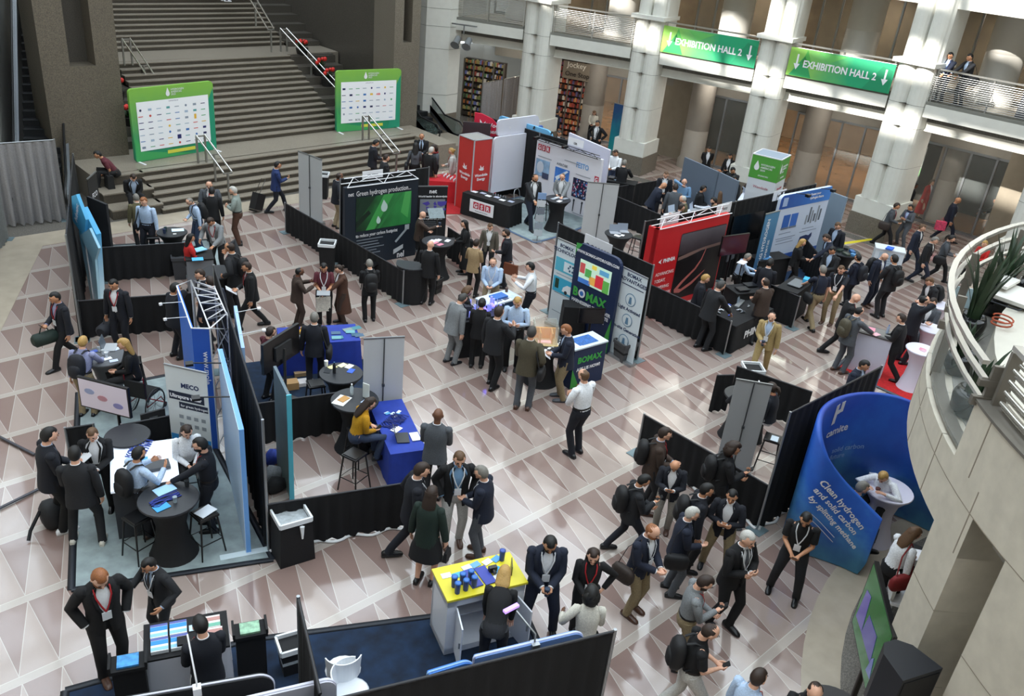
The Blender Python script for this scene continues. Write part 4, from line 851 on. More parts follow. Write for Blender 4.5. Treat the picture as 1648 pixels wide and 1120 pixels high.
b=MB(); b.box((1.3,.0,2.36),(.8,.01,.22)); c=b.build('booth_sign',M_WH,o); c.location=(0,.4,0); text(c,'NEL, MAINE',.08,1.3,2.43,M_BLACKG,-.01,'CENTER')
for ob in (o,): ob.scale=(.80,1,1)
o,wd=rollup((14.56,19.06),(15.34,18.7),2.0,'black roll-up banner with a purple world map beside the green display',M('#14171c',.5))
text(o,'net',.17,wd/2,1.8,M_WH,align='CENTER',bold=.004); text(o,'World leader in electrolysis',.075,wd/2,1.68,M_WH,align='CENTER',bold=.002); patch(o,.06,1.22,wd-.06,1.62,M('#7c818a'),'map_field')
for pts in ([(.12,1.5),(.3,1.56),(.36,1.48),(.26,1.42),(.2,1.46)],[(.24,1.4),(.33,1.38),(.3,1.27),(.26,1.3)],[(.45,1.48),(.5,1.56),(.56,1.46),(.5,1.44)],[(.46,1.43),(.56,1.42),(.52,1.29),(.48,1.36)],[(.57,1.55),(.85,1.56),(.82,1.45),(.68,1.4),(.58,1.46)],[(.74,1.34),(.84,1.34),(.82,1.28),(.75,1.29)]): poly(o,pts,M('#4b3f9c'),'continent',-.011)
text(o,'Proven experience\nwith a global footprint',.07,wd/2,1.08,M_WH,align='CENTER',bold=.001)
for k in range(5): patch(o,.2,.93-.05*k,.55+.05*(k%3),.94-.05*k,M('#8b9098'),'small_print')
drape(P(460,374),P(648,490),.92,'long low black drape on the left side of the green hydrogen booth')
drape((15.11,18.3),(14.98,17.3),.92,'low black drape on the right side of the green hydrogen booth',posts=())
c0=P(705,388,1.05); bistro(c0,.44,1.05,'black cocktail table with leaflets by the world map banner')
leaflets(c0.x,c0.y,1.052,.3,7,.5,.4,'white and red leaflet on the table by the world map banner','leaflet',['#e6e6ec','#cf7f93','#dfe0ea'],'leaflets by the world map banner','leaflet',12,(.2,.12))
q=P(664,424,1.0); o=E('counter',(q.x,q.y,0),R(-45),'half round black draped counter at the corner of the green hydrogen booth','counter')
b=MB(); pts=[(.42*math.cos(R(t)),.42*math.sin(R(t))) for t in range(-180,1,15)]+[(.42,.15),(-.42,.15)]; b.prism(pts,.97,1.0); b.build('countertop',M('#33363a',.3),o); b=MB(); b.prism([(x*.97,y*.97) for x,y in pts],0,.97); b.build('skirt',M_BLACK,o)
stool(P(598,465),.75,'black stool left of the tablet holder in the green hydrogen booth',.4)
q=P(676,418); o=E('tablet_stand',(q.x+.35,q.y-.25,0),0,'sample board with white keys on a stand in front of the bald man','stand'); b=MB(); b.path([(0,0,0),(0,0,1.3)],.02,6); b.box((0,0,0),(.35,.35,.015)); b.build('pole',M_DKST,o); b=MB(); b.box((0,0,0),(.46,.03,.34)); c=b.build('board',M('#6d7a7e',.4,.2,30),o); c.location=(0,0,1.28); c.rotation_euler=(-.9,0,R(-20))
bin_(P(527,436),.42,.85,'black trash bin with a white liner beside the long low drape',M_BLACK,R(-40))
bin_(P(519,318),.42,.85,'black trash bin with a white liner behind the grey roll-up banner',M_BLACK,R(-40))
o,_=rollup(P(519,362),P(482,346),2.05,'pale grey roll-up banner seen from behind next to the stairs',M('#bfc1c3',.6),M('#b5b8ba',.6))
bin_(P(700,470),.3,.42,'small round black basket beside the bald man with the briefcase',M('#1a1b1c',.5),.3,False)
# ---------------------------------------------------------------- red energy booth
M_RED=M('#c3302c',.45)
o=E('display_tower',(18.27,21.05,0),0,'square red tower with white frame edges and leaf emblems','display')
W_=.78
b=MB(); b.box((W_/2,W_/2,0),(W_,W_,2.44)); b.build('red_cladding',M('#b8322e',.45),o)
b=MB()
for x in (0,W_):
    for y in (0,W_): b.box((x,y,0),(.035,.035,2.47))
for (x,y,dx,dy) in ((W_/2,0,W_,.035),(W_/2,W_,W_,.035),(0,W_/2,.035,W_),(W_,W_/2,.035,W_)): b.box((x,y,2.44),(dx,dy,.03))
b.build('aluminium_frame',M('#c9cbd0',.35,metal=.5),o)
b=MB(); b.box((W_/2,W_/2,2.43),(W_-.04,W_-.04,.02)); b.build('top_opening',M('#8c8a86'),o)
def leaf_logo(par,cx,cz,s,mt,y=-.006,mx=None):
    ps=[]
    for a,l in ((110,1.0),(60,.85),(150,.75),(25,.6)): 
        t=R(a); n=t+PI/2; ps.append([(cx,cz),(cx+s*l*.5*math.cos(t)+.16*s*math.cos(n),cz+s*l*.5*math.sin(t)+.16*s*math.sin(n)),(cx+s*l*math.cos(t),cz+s*l*math.sin(t)),(cx+s*l*.5*math.cos(t)-.16*s*math.cos(n),cz+s*l*.5*math.sin(t)-.16*s*math.sin(n))])
    b=MB()
    for p in ps: b.slab(p,y-.003,y)
    oo=b.build('leaf_emblem',mt,par)
    if mx is not None: oo.matrix_local=mx
leaf_logo(o,W_/2,1.42,.2,M_WH,-.005); text(o,'Woodside\nEnergy',.13,W_/2,1.22,M_WH,-.005,'CENTER',bold=.003)
lx=Matrix.Rotation(-PI/2,4,'Z'); leaf_logo(o,-W_/2,1.42,.2,M_WH,-.005,lx); text(o,'Woodside\nEnergy',.13,0,0,M_WH,align='CENTER',bold=.003,mx=lx@Matrix.Translation((-W_/2,-.005,1.22))@Matrix.Rotation(PI/2,4,'X'))
q=P(778,268,1.6); qa=P(764,186,2.85); o=E('arch_sign',(qa.x,qa.y,0),R(-40),'tall red arched sign behind the square red tower','sign')
b=MB(); b.slab([(0,0),(.95,0),(.95,2.3),(.86,2.55),(.62,2.78),(.25,2.93),(0,2.95)],0,.08); b.build('panel',M('#c81f3e',.45),o); leaf_logo(o,.28,2.5,.26,M_WH); text(o,'Woodside\nEnergy',.2,.42,2.5,M_WH,bold=.004)
b=MB(); b.box((.1,-.12,2.1),(.95,.06,.55)); b.build('dark_screen',M('#3a3438',.3),o)
carpet([(17.0,21.5),(18.3,20.9),(20.6,22.0),(20.6,25.0),(17.0,25.0)],'bright red carpet beside the square red tower',M('#a3151b',.9,.2,20),z=.016)
q=P(703,286,.75); t=table(q.x,q.y,1.7,.8,.75,R(-38),'table with a bright red cloth and small white figures',M('#b81522',.7,.1,6))
for k in range(9): 
    b=MB(); b.sphere((0,0,.05),(.035,.03,.05),6); b.sphere((.03,0,.09),.025,6); qq=P(712+2.6*k,281+1.2*k+(k%2)*3,.76); tag(b.build('figurine',M_WH,None,(qq.x,qq.y,.75)),'small white figure in the row on the red cloth table','figure','white figures on the red table')
flatthing('leaflet',P(705,283,.76),.755,.2,.15,.3,'pink leaflet lying on the red cloth table','leaflet',M('#c9485a'))
# white rounded walls behind GSR
o=E('display_wall',(19.6,21.55,0),R(2),'blank white rounded display wall behind the black table with a red logo sign','display panel')
b=MB(); b.slab(rrect(0,.35,2.35,2.3,[.02,.12,.12,.02]),0,.08); b.build('panel',M('#d5d5e0',.5),o); 
b=MB(); b.slab(rrect(.2,2.3,2.2,2.85,[.02,.2,.1,.1]),.1,.18); b.build('header',M('#cfd0dc',.5),o); b=MB(); b.slab(rrect(1.0,.4,2.5,2.45,.08),.15,.2); b.build('blue_back_panel',M('#4a74c4',.5),o)
drape((19.4,21.95),(21.7,21.9),2.2,'black drape wall right behind the blank white rounded display'); drape(P(787,189,2.44),P(870,214.5,2.44),2.44,'long black drape wall in front of the pale blue curved display')
qb=P(797,198,2.45); o=E('display_wall',(qb.x,qb.y,0),R(-35),'bright blue rounded display behind the red arched sign','display panel'); b=MB(); b.slab(rrect(-.3,.3,1.1,2.45,.15),0,.08); b.build('panel',grad('#2d62c8','#3f86e0',2,.3,2.7,.2),o)
qc,qd=P(803,188,2.55),P(889,219,2.45); eL,aL,wL=fr(qc,qd); o=E('display_wall',eL,aL,'long pale blue curved top display facing the shop','display panel'); b=MB(); b.slab(rrect(0,.3,wL,2.6,[.02,.3,.12,.02]),0,.09); b.build('panel',M('#6db2de',.5),o)
for k in range(3): b=MB(); b.path([(.9+.8*k,.0,2.6),(.9+.8*k,-.05,2.5)],.03,5); b.build('clip',M_BLACKG,o)
o=E('easel_sign',P(890,205),R(-30),'blue easel poster by the bookshop window','sign'); b=MB(); b.slab(rrect(-.32,.5,.32,1.9,.1),0,.04); b.build('board',M('#2a62c4'),o); patch(o,-.24,1.0,.24,1.6,M('#d8dce6'),'white_field'); 
for x in (-.25,.25): b=MB(); b.path([(x,.05,0),(x*.7,.02,1.4)],.012,5); b.build('leg',M_BLACKG,o)
drape(P(772,205),P(829,190),2.0,'grey pleated curtain standing by the white column',M('#8e9094',.85,.12,30),name='pleated_curtain',wave=.06,cat='curtain')
# ---------------------------------------------------------------- GSR booth
gd=drape(P(869,214.6,2.44),P(977,243,2.44),2.44,'tall black drape wall behind the white display with red letter tiles')
ga,gb=P(862.7,223.3,2.35),P(969.8,258,2.35); gE,gA,gW=fr(ga,gb)
o=E('truss_display',gE,gA,'large white display wall with red letter tiles and photographs','display'); gobj=o
b=MB(); b.box((1.85,.08,.25),(3.6,.1,2.1)); b.build('panel',M('#dcdce4',.5),o)
def tiles(par,x,z,s,word,dx,dz,mx=None):
    for k,ch in enumerate(word):
        c=patch(par,x+dx*k,z+dz*k,x+dx*k+s,z+dz*k+s,M('#b5243a',.5),'letter_tile',.02); text(par,ch,s*.95,x+dx*k+s*.5,z+dz*k+s*.17,M_WH,.01,'CENTER',bold=.006)
tiles(o,.15,2.02,.2,'GSR',.24,0); tiles(o,3.4,1.55,.22,'GSR',0,-.27)
patch(o,.12,1.15,.92,1.72,M('#8fb0cf',.5,.3,3),'meter_photo',.02); b=MB(); b.slab([(.4+.2*math.cos(R(t)),1.45+.2*math.sin(R(t))) for t in range(0,360,20)],.008,.014); b.build('dial',M('#c3cbd6'),o); patch(o,.55,1.1,.92,1.3,M('#3c4660',.5,.3,20),'hand_photo',.012)
patch(o,1.25,1.1,2.05,1.65,M('#3f78c8',.5,.2,4),'sky_photo',.02); poly(o,[(1.3,1.3),(1.9,1.62),(2.0,1.6),(1.4,1.2)],M('#dbe6f2'),'jet_shape',.012); text(o,'AVENTAIR',.13,1.3,1.72,M('#5a5f66'),.02)
text(o,'FESTO',.24,2.35,1.86,M('#5b9bd5'),.02,bold=.004); 
pp=patch(o,2.3,.85,3.15,1.5,M('#1c2340',.5),'valve_photo',.02); rnd=random.Random(4)
b=MB()
for k in range(70):
    x,z=rnd.uniform(2.34,3.11),rnd.uniform(.89,1.46); b.slab([(x+.03*math.cos(R(t)),z+.03*math.sin(R(t))) for t in range(0,360,60)],.008,.013,k%3)
b.build('valve_dots',[M('#c9ccd6'),M('#b04a66'),M('#4f7fc4')],o)
for x in (2.45,2.9): b=MB(); b.slab([(x,.35),(x+.04,.35),(x+.06,.75),(x,.75)],.01,.016); b.slab([(x-.02,.7),(x+.08,.72),(x+.07,.78),(x,.78)],.008,.016); b.build('sensor_drawing',M('#2c2f36'),o)
for k,(x,z) in enumerate(((.2,1.8),(1.7,1.95),(2.4,1.62),(2.5,.3))): patch(o,x,z,x+.8,z+.025,M('#9a9ea8'),'small_print',.016)
ladder_truss(o,0.1,3.6,2.38,-.15,.1,5,M_BLACKG)
b=MB(); b.box((1.9,.3,2.42),(.85,.01,.25)); c=b.build('booth_sign',M_WH,o); text(c,'GSR',.1,1.9,2.48,M_BLACKG,.28,'CENTER'); o.scale=(gW/3.7,1,1)
for k in range(2): b=MB(); b.box((.3+1.6*k,-.25,2.42),(.12,.22,.08)); b.build('spotlight',M_BLACKG,o)
ha,hb=P(912,214.6,2.72),P(978,243,2.5); hE,hA,hW=fr(ha,hb); o=E('display_wall',hE,hA,'white display panel behind the black drape of the red letter booth','display panel'); b=MB(); b.slab([(0,0),(hW,0),(hW,2.5),(0,2.72)],.15,.23); b.build('panel',M('#c9c9da',.5),o)
carpet([P(820,372),P(861,391),P(905,379),(22.0,18.4),(22.1,21.6),(19.3,21.5)],'pale marbled carpet with a blue edge in the red letter booth',M_MARB,M('#566a86'))
q=P(792,317,.75); ta=math.atan2(P(838,330,.75).y-P(758,306,.75).y,P(838,330,.75).x-P(758,306,.75).x)
t=table(q.x,q.y,1.9,.72,.75,ta,'black clothed table with a white sign of red letter tiles',M_BLACK)
c=E('table_sign',(q.x-math.sin(ta)*-.0,q.y,0),ta,'white sign with three red letter tiles hung on the black table','sign')
side=1 if True else -1
def ontab(x,y): return (q.x+x*math.cos(ta)-y*math.sin(ta),q.y+x*math.sin(ta)+y*math.cos(ta))
c.location=(ontab(-.1,-.42)[0],ontab(-.1,-.42)[1],0)
b=MB(); b.box((0,0,.22),(.95,.015,.42)); b.build('board',M_WH,c); 
for k,ch in enumerate('GSR'): patch(c,-.33+.24*k,.36,-.12+.24*k,.58,M('#b5243a',.5),'letter_tile',-.01); text(c,ch,.2,-.225+.24*k,.395,M_WH,-.018,'CENTER',bold=.006)
text(c,'Measurement & Control',.05,0,.27,M('#4a4e56'),-.012,'CENTER')
for k in range(6): flatthing('leaflet',ontab(-.7+.28*k,-.02+.1*(k%2)),.755,.2,.15,ta,'white leaflet on the black clothed table with red letter tiles','leaflet',M(['#e2e4ea','#a9aec2'][k%2]),.006,'leaflets on the black clothed table')
for k in range(6): cup(ontab(-.1+.1*k,.2),.755,'small silver sample on the black clothed table with red letter tiles',M('#a4a8b0',.3,metal=.5),.07,.02,None,'silver samples on the black table','sample')
o=E('table_card',ontab(-.85,.1)+(.75,),ta,'small upright white card at the left end of the black table','card'); b=MB(); b.box((0,0,0),(.14,.02,.16)); b.build('card',M_WH,o)
o=E('folding_chair',P(833,345),R(200),'chrome framed folding chair behind the black clothed table','chair'); b=MB(); b.path([(-.2,.05,0),(-.2,-.12,.75),(-.12,-.14,.86),(.12,-.14,.86),(.2,-.12,.75),(.2,.05,0)],.013,6); b.build('frame',M_ALU,o); b=MB(); b.lathe([(.19,.45),(.2,.47),(.18,.49)],n=14); b.build('seat',M_BLACK,o); b=MB(); b.path([(-.2,-.2,0),(-.19,.12,.46)],.012,5); b.path([(.2,-.2,0),(.19,.12,.46)],.012,5); b.build('rear_legs',M_ALU,o)
c0=P(898,320,1.05); bistro(c0,.42,1.05,'black cocktail table between the two men in the red letter booth'); leaflets(c0.x,c0.y,1.052,.3,6,.4,.4,'grey paper on the cocktail table between the two men','paper',['#dfe0e4','#4a4e58','#9aa0aa'],'papers between the two men','paper',31,(.2,.13))
stool(P(872,352),.74,'black stool beside the cocktail table between the two men',.5)
q=P(864,389); o=E('literature_rack',(q.x,q.y,0),R(-40),'narrow clear brochure rack standing on the marbled carpet','rack'); b=MB(); b.box((0,.05,0),(.03,.03,1.6)); b.box((0,.03,0),(.3,.3,.015)); b.build('frame',M_ALU,o)
for k in range(6): b=MB(); b.slab([(-.13,.2+.24*k),(.13,.2+.24*k),(.13,.4+.24*k),(-.13,.4+.24*k)],-.03,.0); b.build('leaflet_holder',M(['#b9c4cc','#8e9aa6','#a9b0b8','#6e7682','#c6ccd2','#7f9cc4'][k],.4),o)
o,_=rollup(P(981,398),P(932,394),2.05,'pale grey roll-up banner back behind the marbled carpet booth',M('#c3c4c6',.6),M('#babcbe',.6))
drape((22.2,18.4),(22.0,14.8),.92,'low black drape right of the white display with red letters',posts=()); drape(P(965,345),P(1050,330),.92,'low black drape segment behind the cocktail table with tablets',posts=(1,))
c0=P(996,376,1.05); bistro(c0,.42,1.05,'black cocktail table with upright silver tablets',M('#1b1d22'))
for k,(x,y) in enumerate(((990,375),(1003,373))): laptop(P(x,y,1.05),1.05,R(-35),['left silver tablet on the cocktail table behind the green logo wall','right silver tablet on the cocktail table behind the green logo wall'][k],'#b9bcc4','#8f97a4')
leaflets(c0.x,c0.y,1.052,.3,5,.5,.3,'white paper around the silver tablets','paper',['#e3e4e8','#c9ccd4'],'papers by the silver tablets','paper',32,(.14,.1))
stool(P(1022,415),.7,'black stool behind the green logo display wall',.3)
# ---------------------------------------------------------------- BOMAX booth
bd=drape((15.12,14.0),(15.08,10.88),2.44,'tall black drape wall behind the green logo displays',trim=False); sign(bd,1.4,2.0,.9,.5,'BOMAX')
NVY='#1b2c52'
o,wd=rollup(P(898,383,2.3),P(930,397,2.3),2.3,'white roll-up banner about technology left of the tall dark blue panel',M('#d3dde2',.5))
text(o,'BOMAX\nTECHNOLOGY',.125,wd*.5,2.12,M(NVY),align='CENTER',bold=.003)
patch(o,.03,1.5,wd-.02,1.85,M('#58b6cf'),'cyan_band'); patch(o,.32,1.55,.82,1.8,M('#d8e6ec'),'molecule_card',-.012)
for k in range(6): b=MB(); a=k*PI/3; x,z=.57+.09*math.cos(a),1.675+.07*math.sin(a); b.slab([(x+.03*math.cos(R(t)),z+.03*math.sin(R(t))) for t in range(0,360,45)],-.02,-.016); b.build('molecule',M('#3b5f7a'),o)
patch(o,.03,.95,wd-.02,1.35,M('#3aa6c8'),'car_picture'); poly(o,[(.35,1.02),(.9,1.0),(.9,1.12),(.8,1.14),(.7,1.22),(.5,1.22),(.38,1.13)],M('#e6eaec'),'car_shape',-.012)
for x in (.48,.78): b=MB(); b.slab([(x+.05*math.cos(R(t)),1.02+.05*math.sin(R(t))) for t in range(0,360,45)],-.02,-.016); b.build('car_wheel',M('#20242a'),o)
patch(o,.1,1.05,.22,1.3,M('#1c3c2c'),'charger_shape',-.012)
b=MB(); b.slab([(.55+.16*math.cos(R(t)),.62+.16*math.sin(R(t))) for t in range(0,360,20)],-.012,-.009); b.slab([(.62+.06*math.cos(R(t)),.58+.06*math.sin(R(t))) for t in range(0,360,30)],-.015,-.012,1); b.build('sun_diagram',[M('#c3ccd0'),M('#c99a4a')],o)
for k in range(4): patch(o,.1,1.42-.5*k if k else 1.42,.8,1.435-.5*k if k else 1.435,M('#7a8a96'),'small_print')
bp0,bp1=P(929,390,2.42),P(1001,421.5,2.42); bE,bA,bW=fr(bp0,bp1)
o=E('display_wall',bE,bA,'tall dark blue panel with a green and white company logo and a screen','display panel')
b=MB(); b.slab(rrect(0,0.03,1.45,2.45,[.02,.22,.22,.02]),0,.09); b.build('panel',M('#16274a',.5),o)
poly(o,[(.02,.05),(.02,.8),(.2,.05)],M('#3b8f3c'),'green_sweep'); poly(o,[(0.0,2.1),(0,2.42),(.2,2.44),(.02,2.2)],M('#3f9a46'),'green_sweep'); poly(o,[(1.2,.05),(1.43,.05),(1.43,.95),(1.36,.7)],M('#3b8f3c'),'green_sweep')
text(o,'WWW.BOMAX-HYDROGEN.COM',.098,.72,2.22,M_WH,-.01,'CENTER',bold=.003,sx=.92)
s_=patch(o,.2,1.5,1.22,2.08,M('#b9d6c0',.3,emit=.5),'screen',-.012)
for x0,z0,x1,z1,c in ((.2,1.5,.6,1.62,'#3f6fb8'),(.22,1.75,.38,2.0,'#b84a4a'),(.4,1.7,.6,1.9,'#4b9a4a'),(.55,1.55,.75,1.75,'#d8a04a'),(.75,1.55,1.0,1.85,'#c8323e'),(.85,1.9,1.15,2.02,'#5a9ac0'),(1.0,1.5,1.2,1.8,'#5aa04a'),(.6,1.95,.75,2.05,'#e0c84a')): patch(s_,x0,z0,x1,z1,M(c,.3,emit=.4),'cartoon_shape',-.018)
text(o,'B',.3,.08,1.12,M('#3fa046'),-.01,bold=.012); text(o,'MAX',.3,.52,1.12,M('#3fa046'),-.01,bold=.012)
b=MB(); b.slab([(.38+.11*math.cos(R(t)),1.23+.11*math.sin(R(t))) for t in range(0,360,20)],-.014,-.01,0); b.slab([(.38+.06*math.cos(R(t)),1.23+.06*math.sin(R(t))) for t in range(0,360,20)],-.018,-.014,1); b.build('logo_ring',[M_WH,M('#3a6fb8')],o)
text(o,'HARNESSING THE POWER\nOF NATURE TO CREATE\nGREEN HYDROGEN',.115,.72,.96,M_WH,-.01,'CENTER',bold=.003,sx=.95)
o.scale=(bW/1.45,1,1)
o,wd=rollup(P(1003,429.6,2.25),P(1043,449,2.25),2.25,'white roll-up banner about advantages with round icons',M('#d3dde2',.5))
text(o,'BOMAX\nADVANTAGES',.125,wd*.5,2.1,M(NVY),align='CENTER',bold=.003); patch(o,.05,1.88,wd-.05,1.9,M(NVY),'rule')
for k,(z,s) in enumerate(((1.55,'Light Activated'),(1.03,'On-site Generation'),(.5,'Ambient'))):
    b=MB(); b.slab([(wd/2+.16*math.cos(R(t)),z+.02+.16*math.sin(R(t))) for t in range(0,360,20)],-.012,-.009,0); b.slab([(wd/2+.14*math.cos(R(t)),z+.02+.14*math.sin(R(t))) for t in range(0,360,20)],-.015,-.012,1); b.slab([(wd/2-.05,z-.08),(wd/2+.05,z-.08),(wd/2+.03,z+.09),(wd/2-.03,z+.09)],-.018,-.015,0); b.build('round_icon',[M('#5b7f9c'),M('#d3dde2')],o); text(o,s,.115,wd/2,z-.27,M(NVY),-.006,'CENTER',bold=.003)
# counters with logo
def logo_counter(p,rz,label,wx=.95,wy=.5,h=1.0):
    o=counter(p[0],p[1],wx,wy,h,rz,label,M('#17284a',.6),M('#c9d3dc'))
    poly(o,[(-wx/2,.02),(-wx/2+.25,.02),(-wx/2,.5)],M('#3b8f3c'),'green_sweep',-wy/2-.002)
    text(o,'BOMAX',.2,0,.62,M('#3fa046'),-wy/2-.006,'CENTER',bold=.008); text(o,'ASK US HOW!',.11,0,.42,M_WH,-wy/2-.006,'CENTER',bold=.004)
    return o
q=pl(P(925,553,1.0),P(955,545,1.0),.5); rc=math.atan2(P(964,545,1).y-P(922,562,1).y,P(964,545,1).x-P(922,562,1).x)
q=P(940,548,1.0); logo_counter(q,R(-5),'dark blue counter with the green company logo beside the amber box')
b=MB(); rnd=random.Random(9)
flatthing('mat',(q.x,q.y),1.006,.55,.35,R(-5),'blue and white mat with small parts on the dark blue logo counter','mat',M('#2c62a8',.5,.5,40),.01)
flatthing('sheet',(q.x-.32,q.y-.05),1.006,.22,.3,R(-5),'white leaflet on the left end of the dark blue logo counter','leaflet',M('#d9dde6'))
q=P(803,479,1.0); o=counter(q.x,q.y,1.0,.5,1.0,R(0),'long low counter with blue and green printed skirt and blue giveaways',M('#1c3c5c',.6),M('#cdd8e2')); poly(o,[(-.4,.3),(.5,.3),(.5,.8),(-.1,.6)],M('#3d8a3a'),'green_sweep',-.255)
flatthing('giveaways',(q.x,q.y+.02),1.0,.4,.25,0,'heap of small blue giveaways on the printed counter','giveaways',M('#2d66b4',.5,.5,60),.05)
for k in range(4): flatthing('leaflet',(q.x-.35+.22*k,q.y-.13),1.006,.17,.12,.1*k,['white leaflet at the left end of the printed counter','second leaflet from the left on the printed counter','dark leaflet in front of the blue giveaways','leaflet beside the brown cup on the printed counter'][k],'leaflet',M(['#dfe6ea','#6a6f8c','#4b4f6c','#b9c6dc'][k]))
cup(P(815,470,1.0),1.0,'brown paper cup on the printed counter beside the blue giveaways',M('#5c4640'),.12,.04)
# lit apparatus table
q=P(775,505,.95); counter(q.x,q.y,1.2,.6,.93,R(-20),'dark table carrying a purple lit laboratory apparatus',M_BLACK)
o=E('laboratory_apparatus',(q.x,q.y,.95),R(-20),'laboratory apparatus with tubes glowing purple','apparatus')
rnd=random.Random(2); b=MB()
for k in range(10): x=-.45+.1*k; y=rnd.uniform(-.2,.2); b=MB(); b.path([(x,y,0),(x,y,rnd.uniform(.15,.38))],.03,7); b.build('glass_vessel',M('#7f86d8',.1,emit=.8),o)
b=MB()
for k in range(8): x=rnd.uniform(-.45,.4); b.path([(x,-.15,.02),(x+.1,.1,.3),(x+.2,-.1,.25)],.008,4)
b.build('tubing',M('#cfd2e6',.3),o); b=MB(); b.box((0,0,0),(1.0,.45,.03)); b.box((-.4,0,.03),(.12,.3,.25)); b.build('tray',M('#2a2c38'),o)
b=MB(); b.box((0.05,0,.12),(.06,.3,.04)); b.box((.25,0,.2),(.06,.2,.03)); b.build('purple_lamp',M('#5a4bff',.3,emit=6),o)
# amber box on cocktail table
c0=P(877,549,1.0); bistro(c0,.47,1.0,'black cocktail table carrying the amber box'); o=E('acrylic_box',(c0.x,c0.y+.02,1.0),R(-38),'clear acrylic box with amber panels on the cocktail table','box')
b=MB(); 
for x,y,dx,dy in ((0,-.24,.5,.01),(0,.24,.5,.01),(-.25,0,.01,.48),(.25,0,.01,.48)): b.box((x,y,0.02),(dx,dy,.42))
b.build('clear_walls',M('#dfe6e2',.05,alpha=.25),o); b=MB(); b.box((0,.1,.02),(.48,.02,.26)); b.box((-.12,-.05,.02),(.02,.3,.26)); b.box((.14,-.05,.02),(.02,.3,.26)); b.build('amber_panels',M('#d99a3a',.3,emit=.25),o)
b=MB(); b.box((0,0,0),(.56,.54,.02)); b.build('base',M('#e2c890',.5),o); b=MB(); b.box((0,-.1,.03),(.3,.12,.01)); b.build('pink_light',M('#f2c4c8',.3,emit=.6),o)
for k in range(5): flatthing('card',(c0.x-.3+.14*k,c0.y-.32+.02*k),1.003,.1,.06,.3,'white card along the front rim of the cocktail table with the amber box','card',M_WH,.004,'white cards under the amber box')
monitor(P(943,570),0,.62,.4,R(-35),'black monitor on a stand in front of the dark blue logo panel',M('#0f1116',.15),pole=.72); o=E('covered_box',P(917,545),R(-40),'black draped box beside the tall dark blue panel','box'); b=MB(); b.box((0,0,0),(.6,.5,.95),0,0,(.9,.9)); b.build('black_cover',M_BLACK,o)
bin_(P(1003,578),.42,.5,'grey square bin holding white papers below the round icon banner',M('#4b4b4d',.6),R(-10),False); flatthing('paper',P(1003,578),.42,.14,.08,.4,'white and red paper sticking out of the grey bin','paper',M_WH,.18)
bottle(P(985,556),0,'black bottle on the floor by the dark blue panel',M_BLACKG,.3)
# ---------------------------------------------------------------- PHINIA row
drape((17.3,13.0),(25.4,12.75),2.44,'very long tall black drape wall behind the red and blue booths',posts=(0,.48,1))
o=E('truss_display',(17.25,12.45,0),R(-2),'large red and black display with a night road picture and lattice top','display')
REDP=M('#c21a22',.45)
b=MB(); b.box((1.5,.12,0),(3.0,.14,2.4)); b.box((.05,.2,0),(.1,.36,2.4)); b.build('red_panel',REDP,o)
patch(o,1.0,.18,2.95,2.12,M('#100c10',.4),'road_picture',.045,.06); b=MB(); b.slab(rrect(1.0,1.5,2.95,2.1,.04),.036,.041); b.build('night_sky',grad('#2a1a20','#5a545c',2,1.5,2.1,.3),o)
for pts,c in (([(1.1,.50),(1.12,.40),(1.35,.36),(1.85,.52),(2.3,.82),(2.32,.86),(1.8,.60),(1.4,.46),(1.25,.50),(1.45,.66),(1.9,.95),(2.1,1.2),(2.2,1.5),(2.17,1.5),(2.05,1.22),(1.85,1.0),(1.35,.70)],'#b0605a'),([(1.02,1.45),(1.5,1.52),(2.1,1.58),(2.9,1.60),(2.9,1.52),(2.0,1.5),(1.4,1.40),(1.02,1.36)],'#7a5f58')): poly(o,pts,M(c,.5),'light_trail',.034)
poly(o,[(.22,1.46),(.36,1.53),(.31,1.46),(.36,1.39)],M_WH,'arrow_emblem',.044); text(o,'PHINIA',.15,.42,1.41,M_WH,.044,bold=.005)
for k,s in enumerate(('ADVANCING','TODAY,','POWERING','TOMORROW.')): text(o,s,.135,.2,1.05-.2*k,M('#f0dede'),.044,sx=.92)
ladder_truss(o,0,3.0,2.42,.3,.22,5)
sg=E('booth_sign',(18.2,12.95,2.25),0,'white paper booth sign clipped to the drape above the red display','sign'); b=MB(); b.box((0,-.05,0),(.8,.01,.3)); b.build('board',M_WH,sg); text(sg,'PHINIA',.1,0,.1,M_BLACKG,-.06,'CENTER')
sg=E('booth_sign',(20.6,12.9,2.2),0,'white paper booth sign on the drape between red and blue displays','sign'); b=MB(); b.box((0,-.05,0),(.7,.01,.3)); b.build('board',M_WH,sg); text(sg,'DNVGS',.1,0,.1,M_BLACKG,-.06,'CENTER')
sg=E('booth_sign',(23.4,12.85,2.2),0,'white paper booth sign above the white and blue display','sign'); b=MB(); b.box((0,-.05,0),(.7,.01,.3)); b.build('board',M_WH,sg); text(sg,'INPEX',.1,0,.1,M_BLACKG,-.06,'CENTER')
monitor((20.0,11.9),0,1.0,.58,R(-12),'television with a dark red picture beside the red display',M('#3a1620',.2,emit=.3),name='television',pole=1.3)
o=E('television',(20.9,12.6,0),R(-4),'large black television leaning against the long drape wall','television'); b=MB(); b.box((.6,0,1.3),(1.4,.06,.85)); b.build('casing',M('#0a0b0d',.2),o); b=MB(); b.path([(.6,.05,0),(.6,.05,1.4)],.03,6); b.build('pole',M_DKST,o)
drape((17.2,12.85),(17.2,9.85),.92,'low black drape on the left side of the red display booth',posts=(1,))
t=table(18.3,10.4,1.85,.78,.75,R(3),'black clothed table with a white company name and metal engine parts',M('#141416',.9,.2,30))
text(t,'PHINIA',.28,0,.3,M('#dcdcdc'),-.43,'CENTER',bold=.01)
t.location=(18.3,10.25,0)
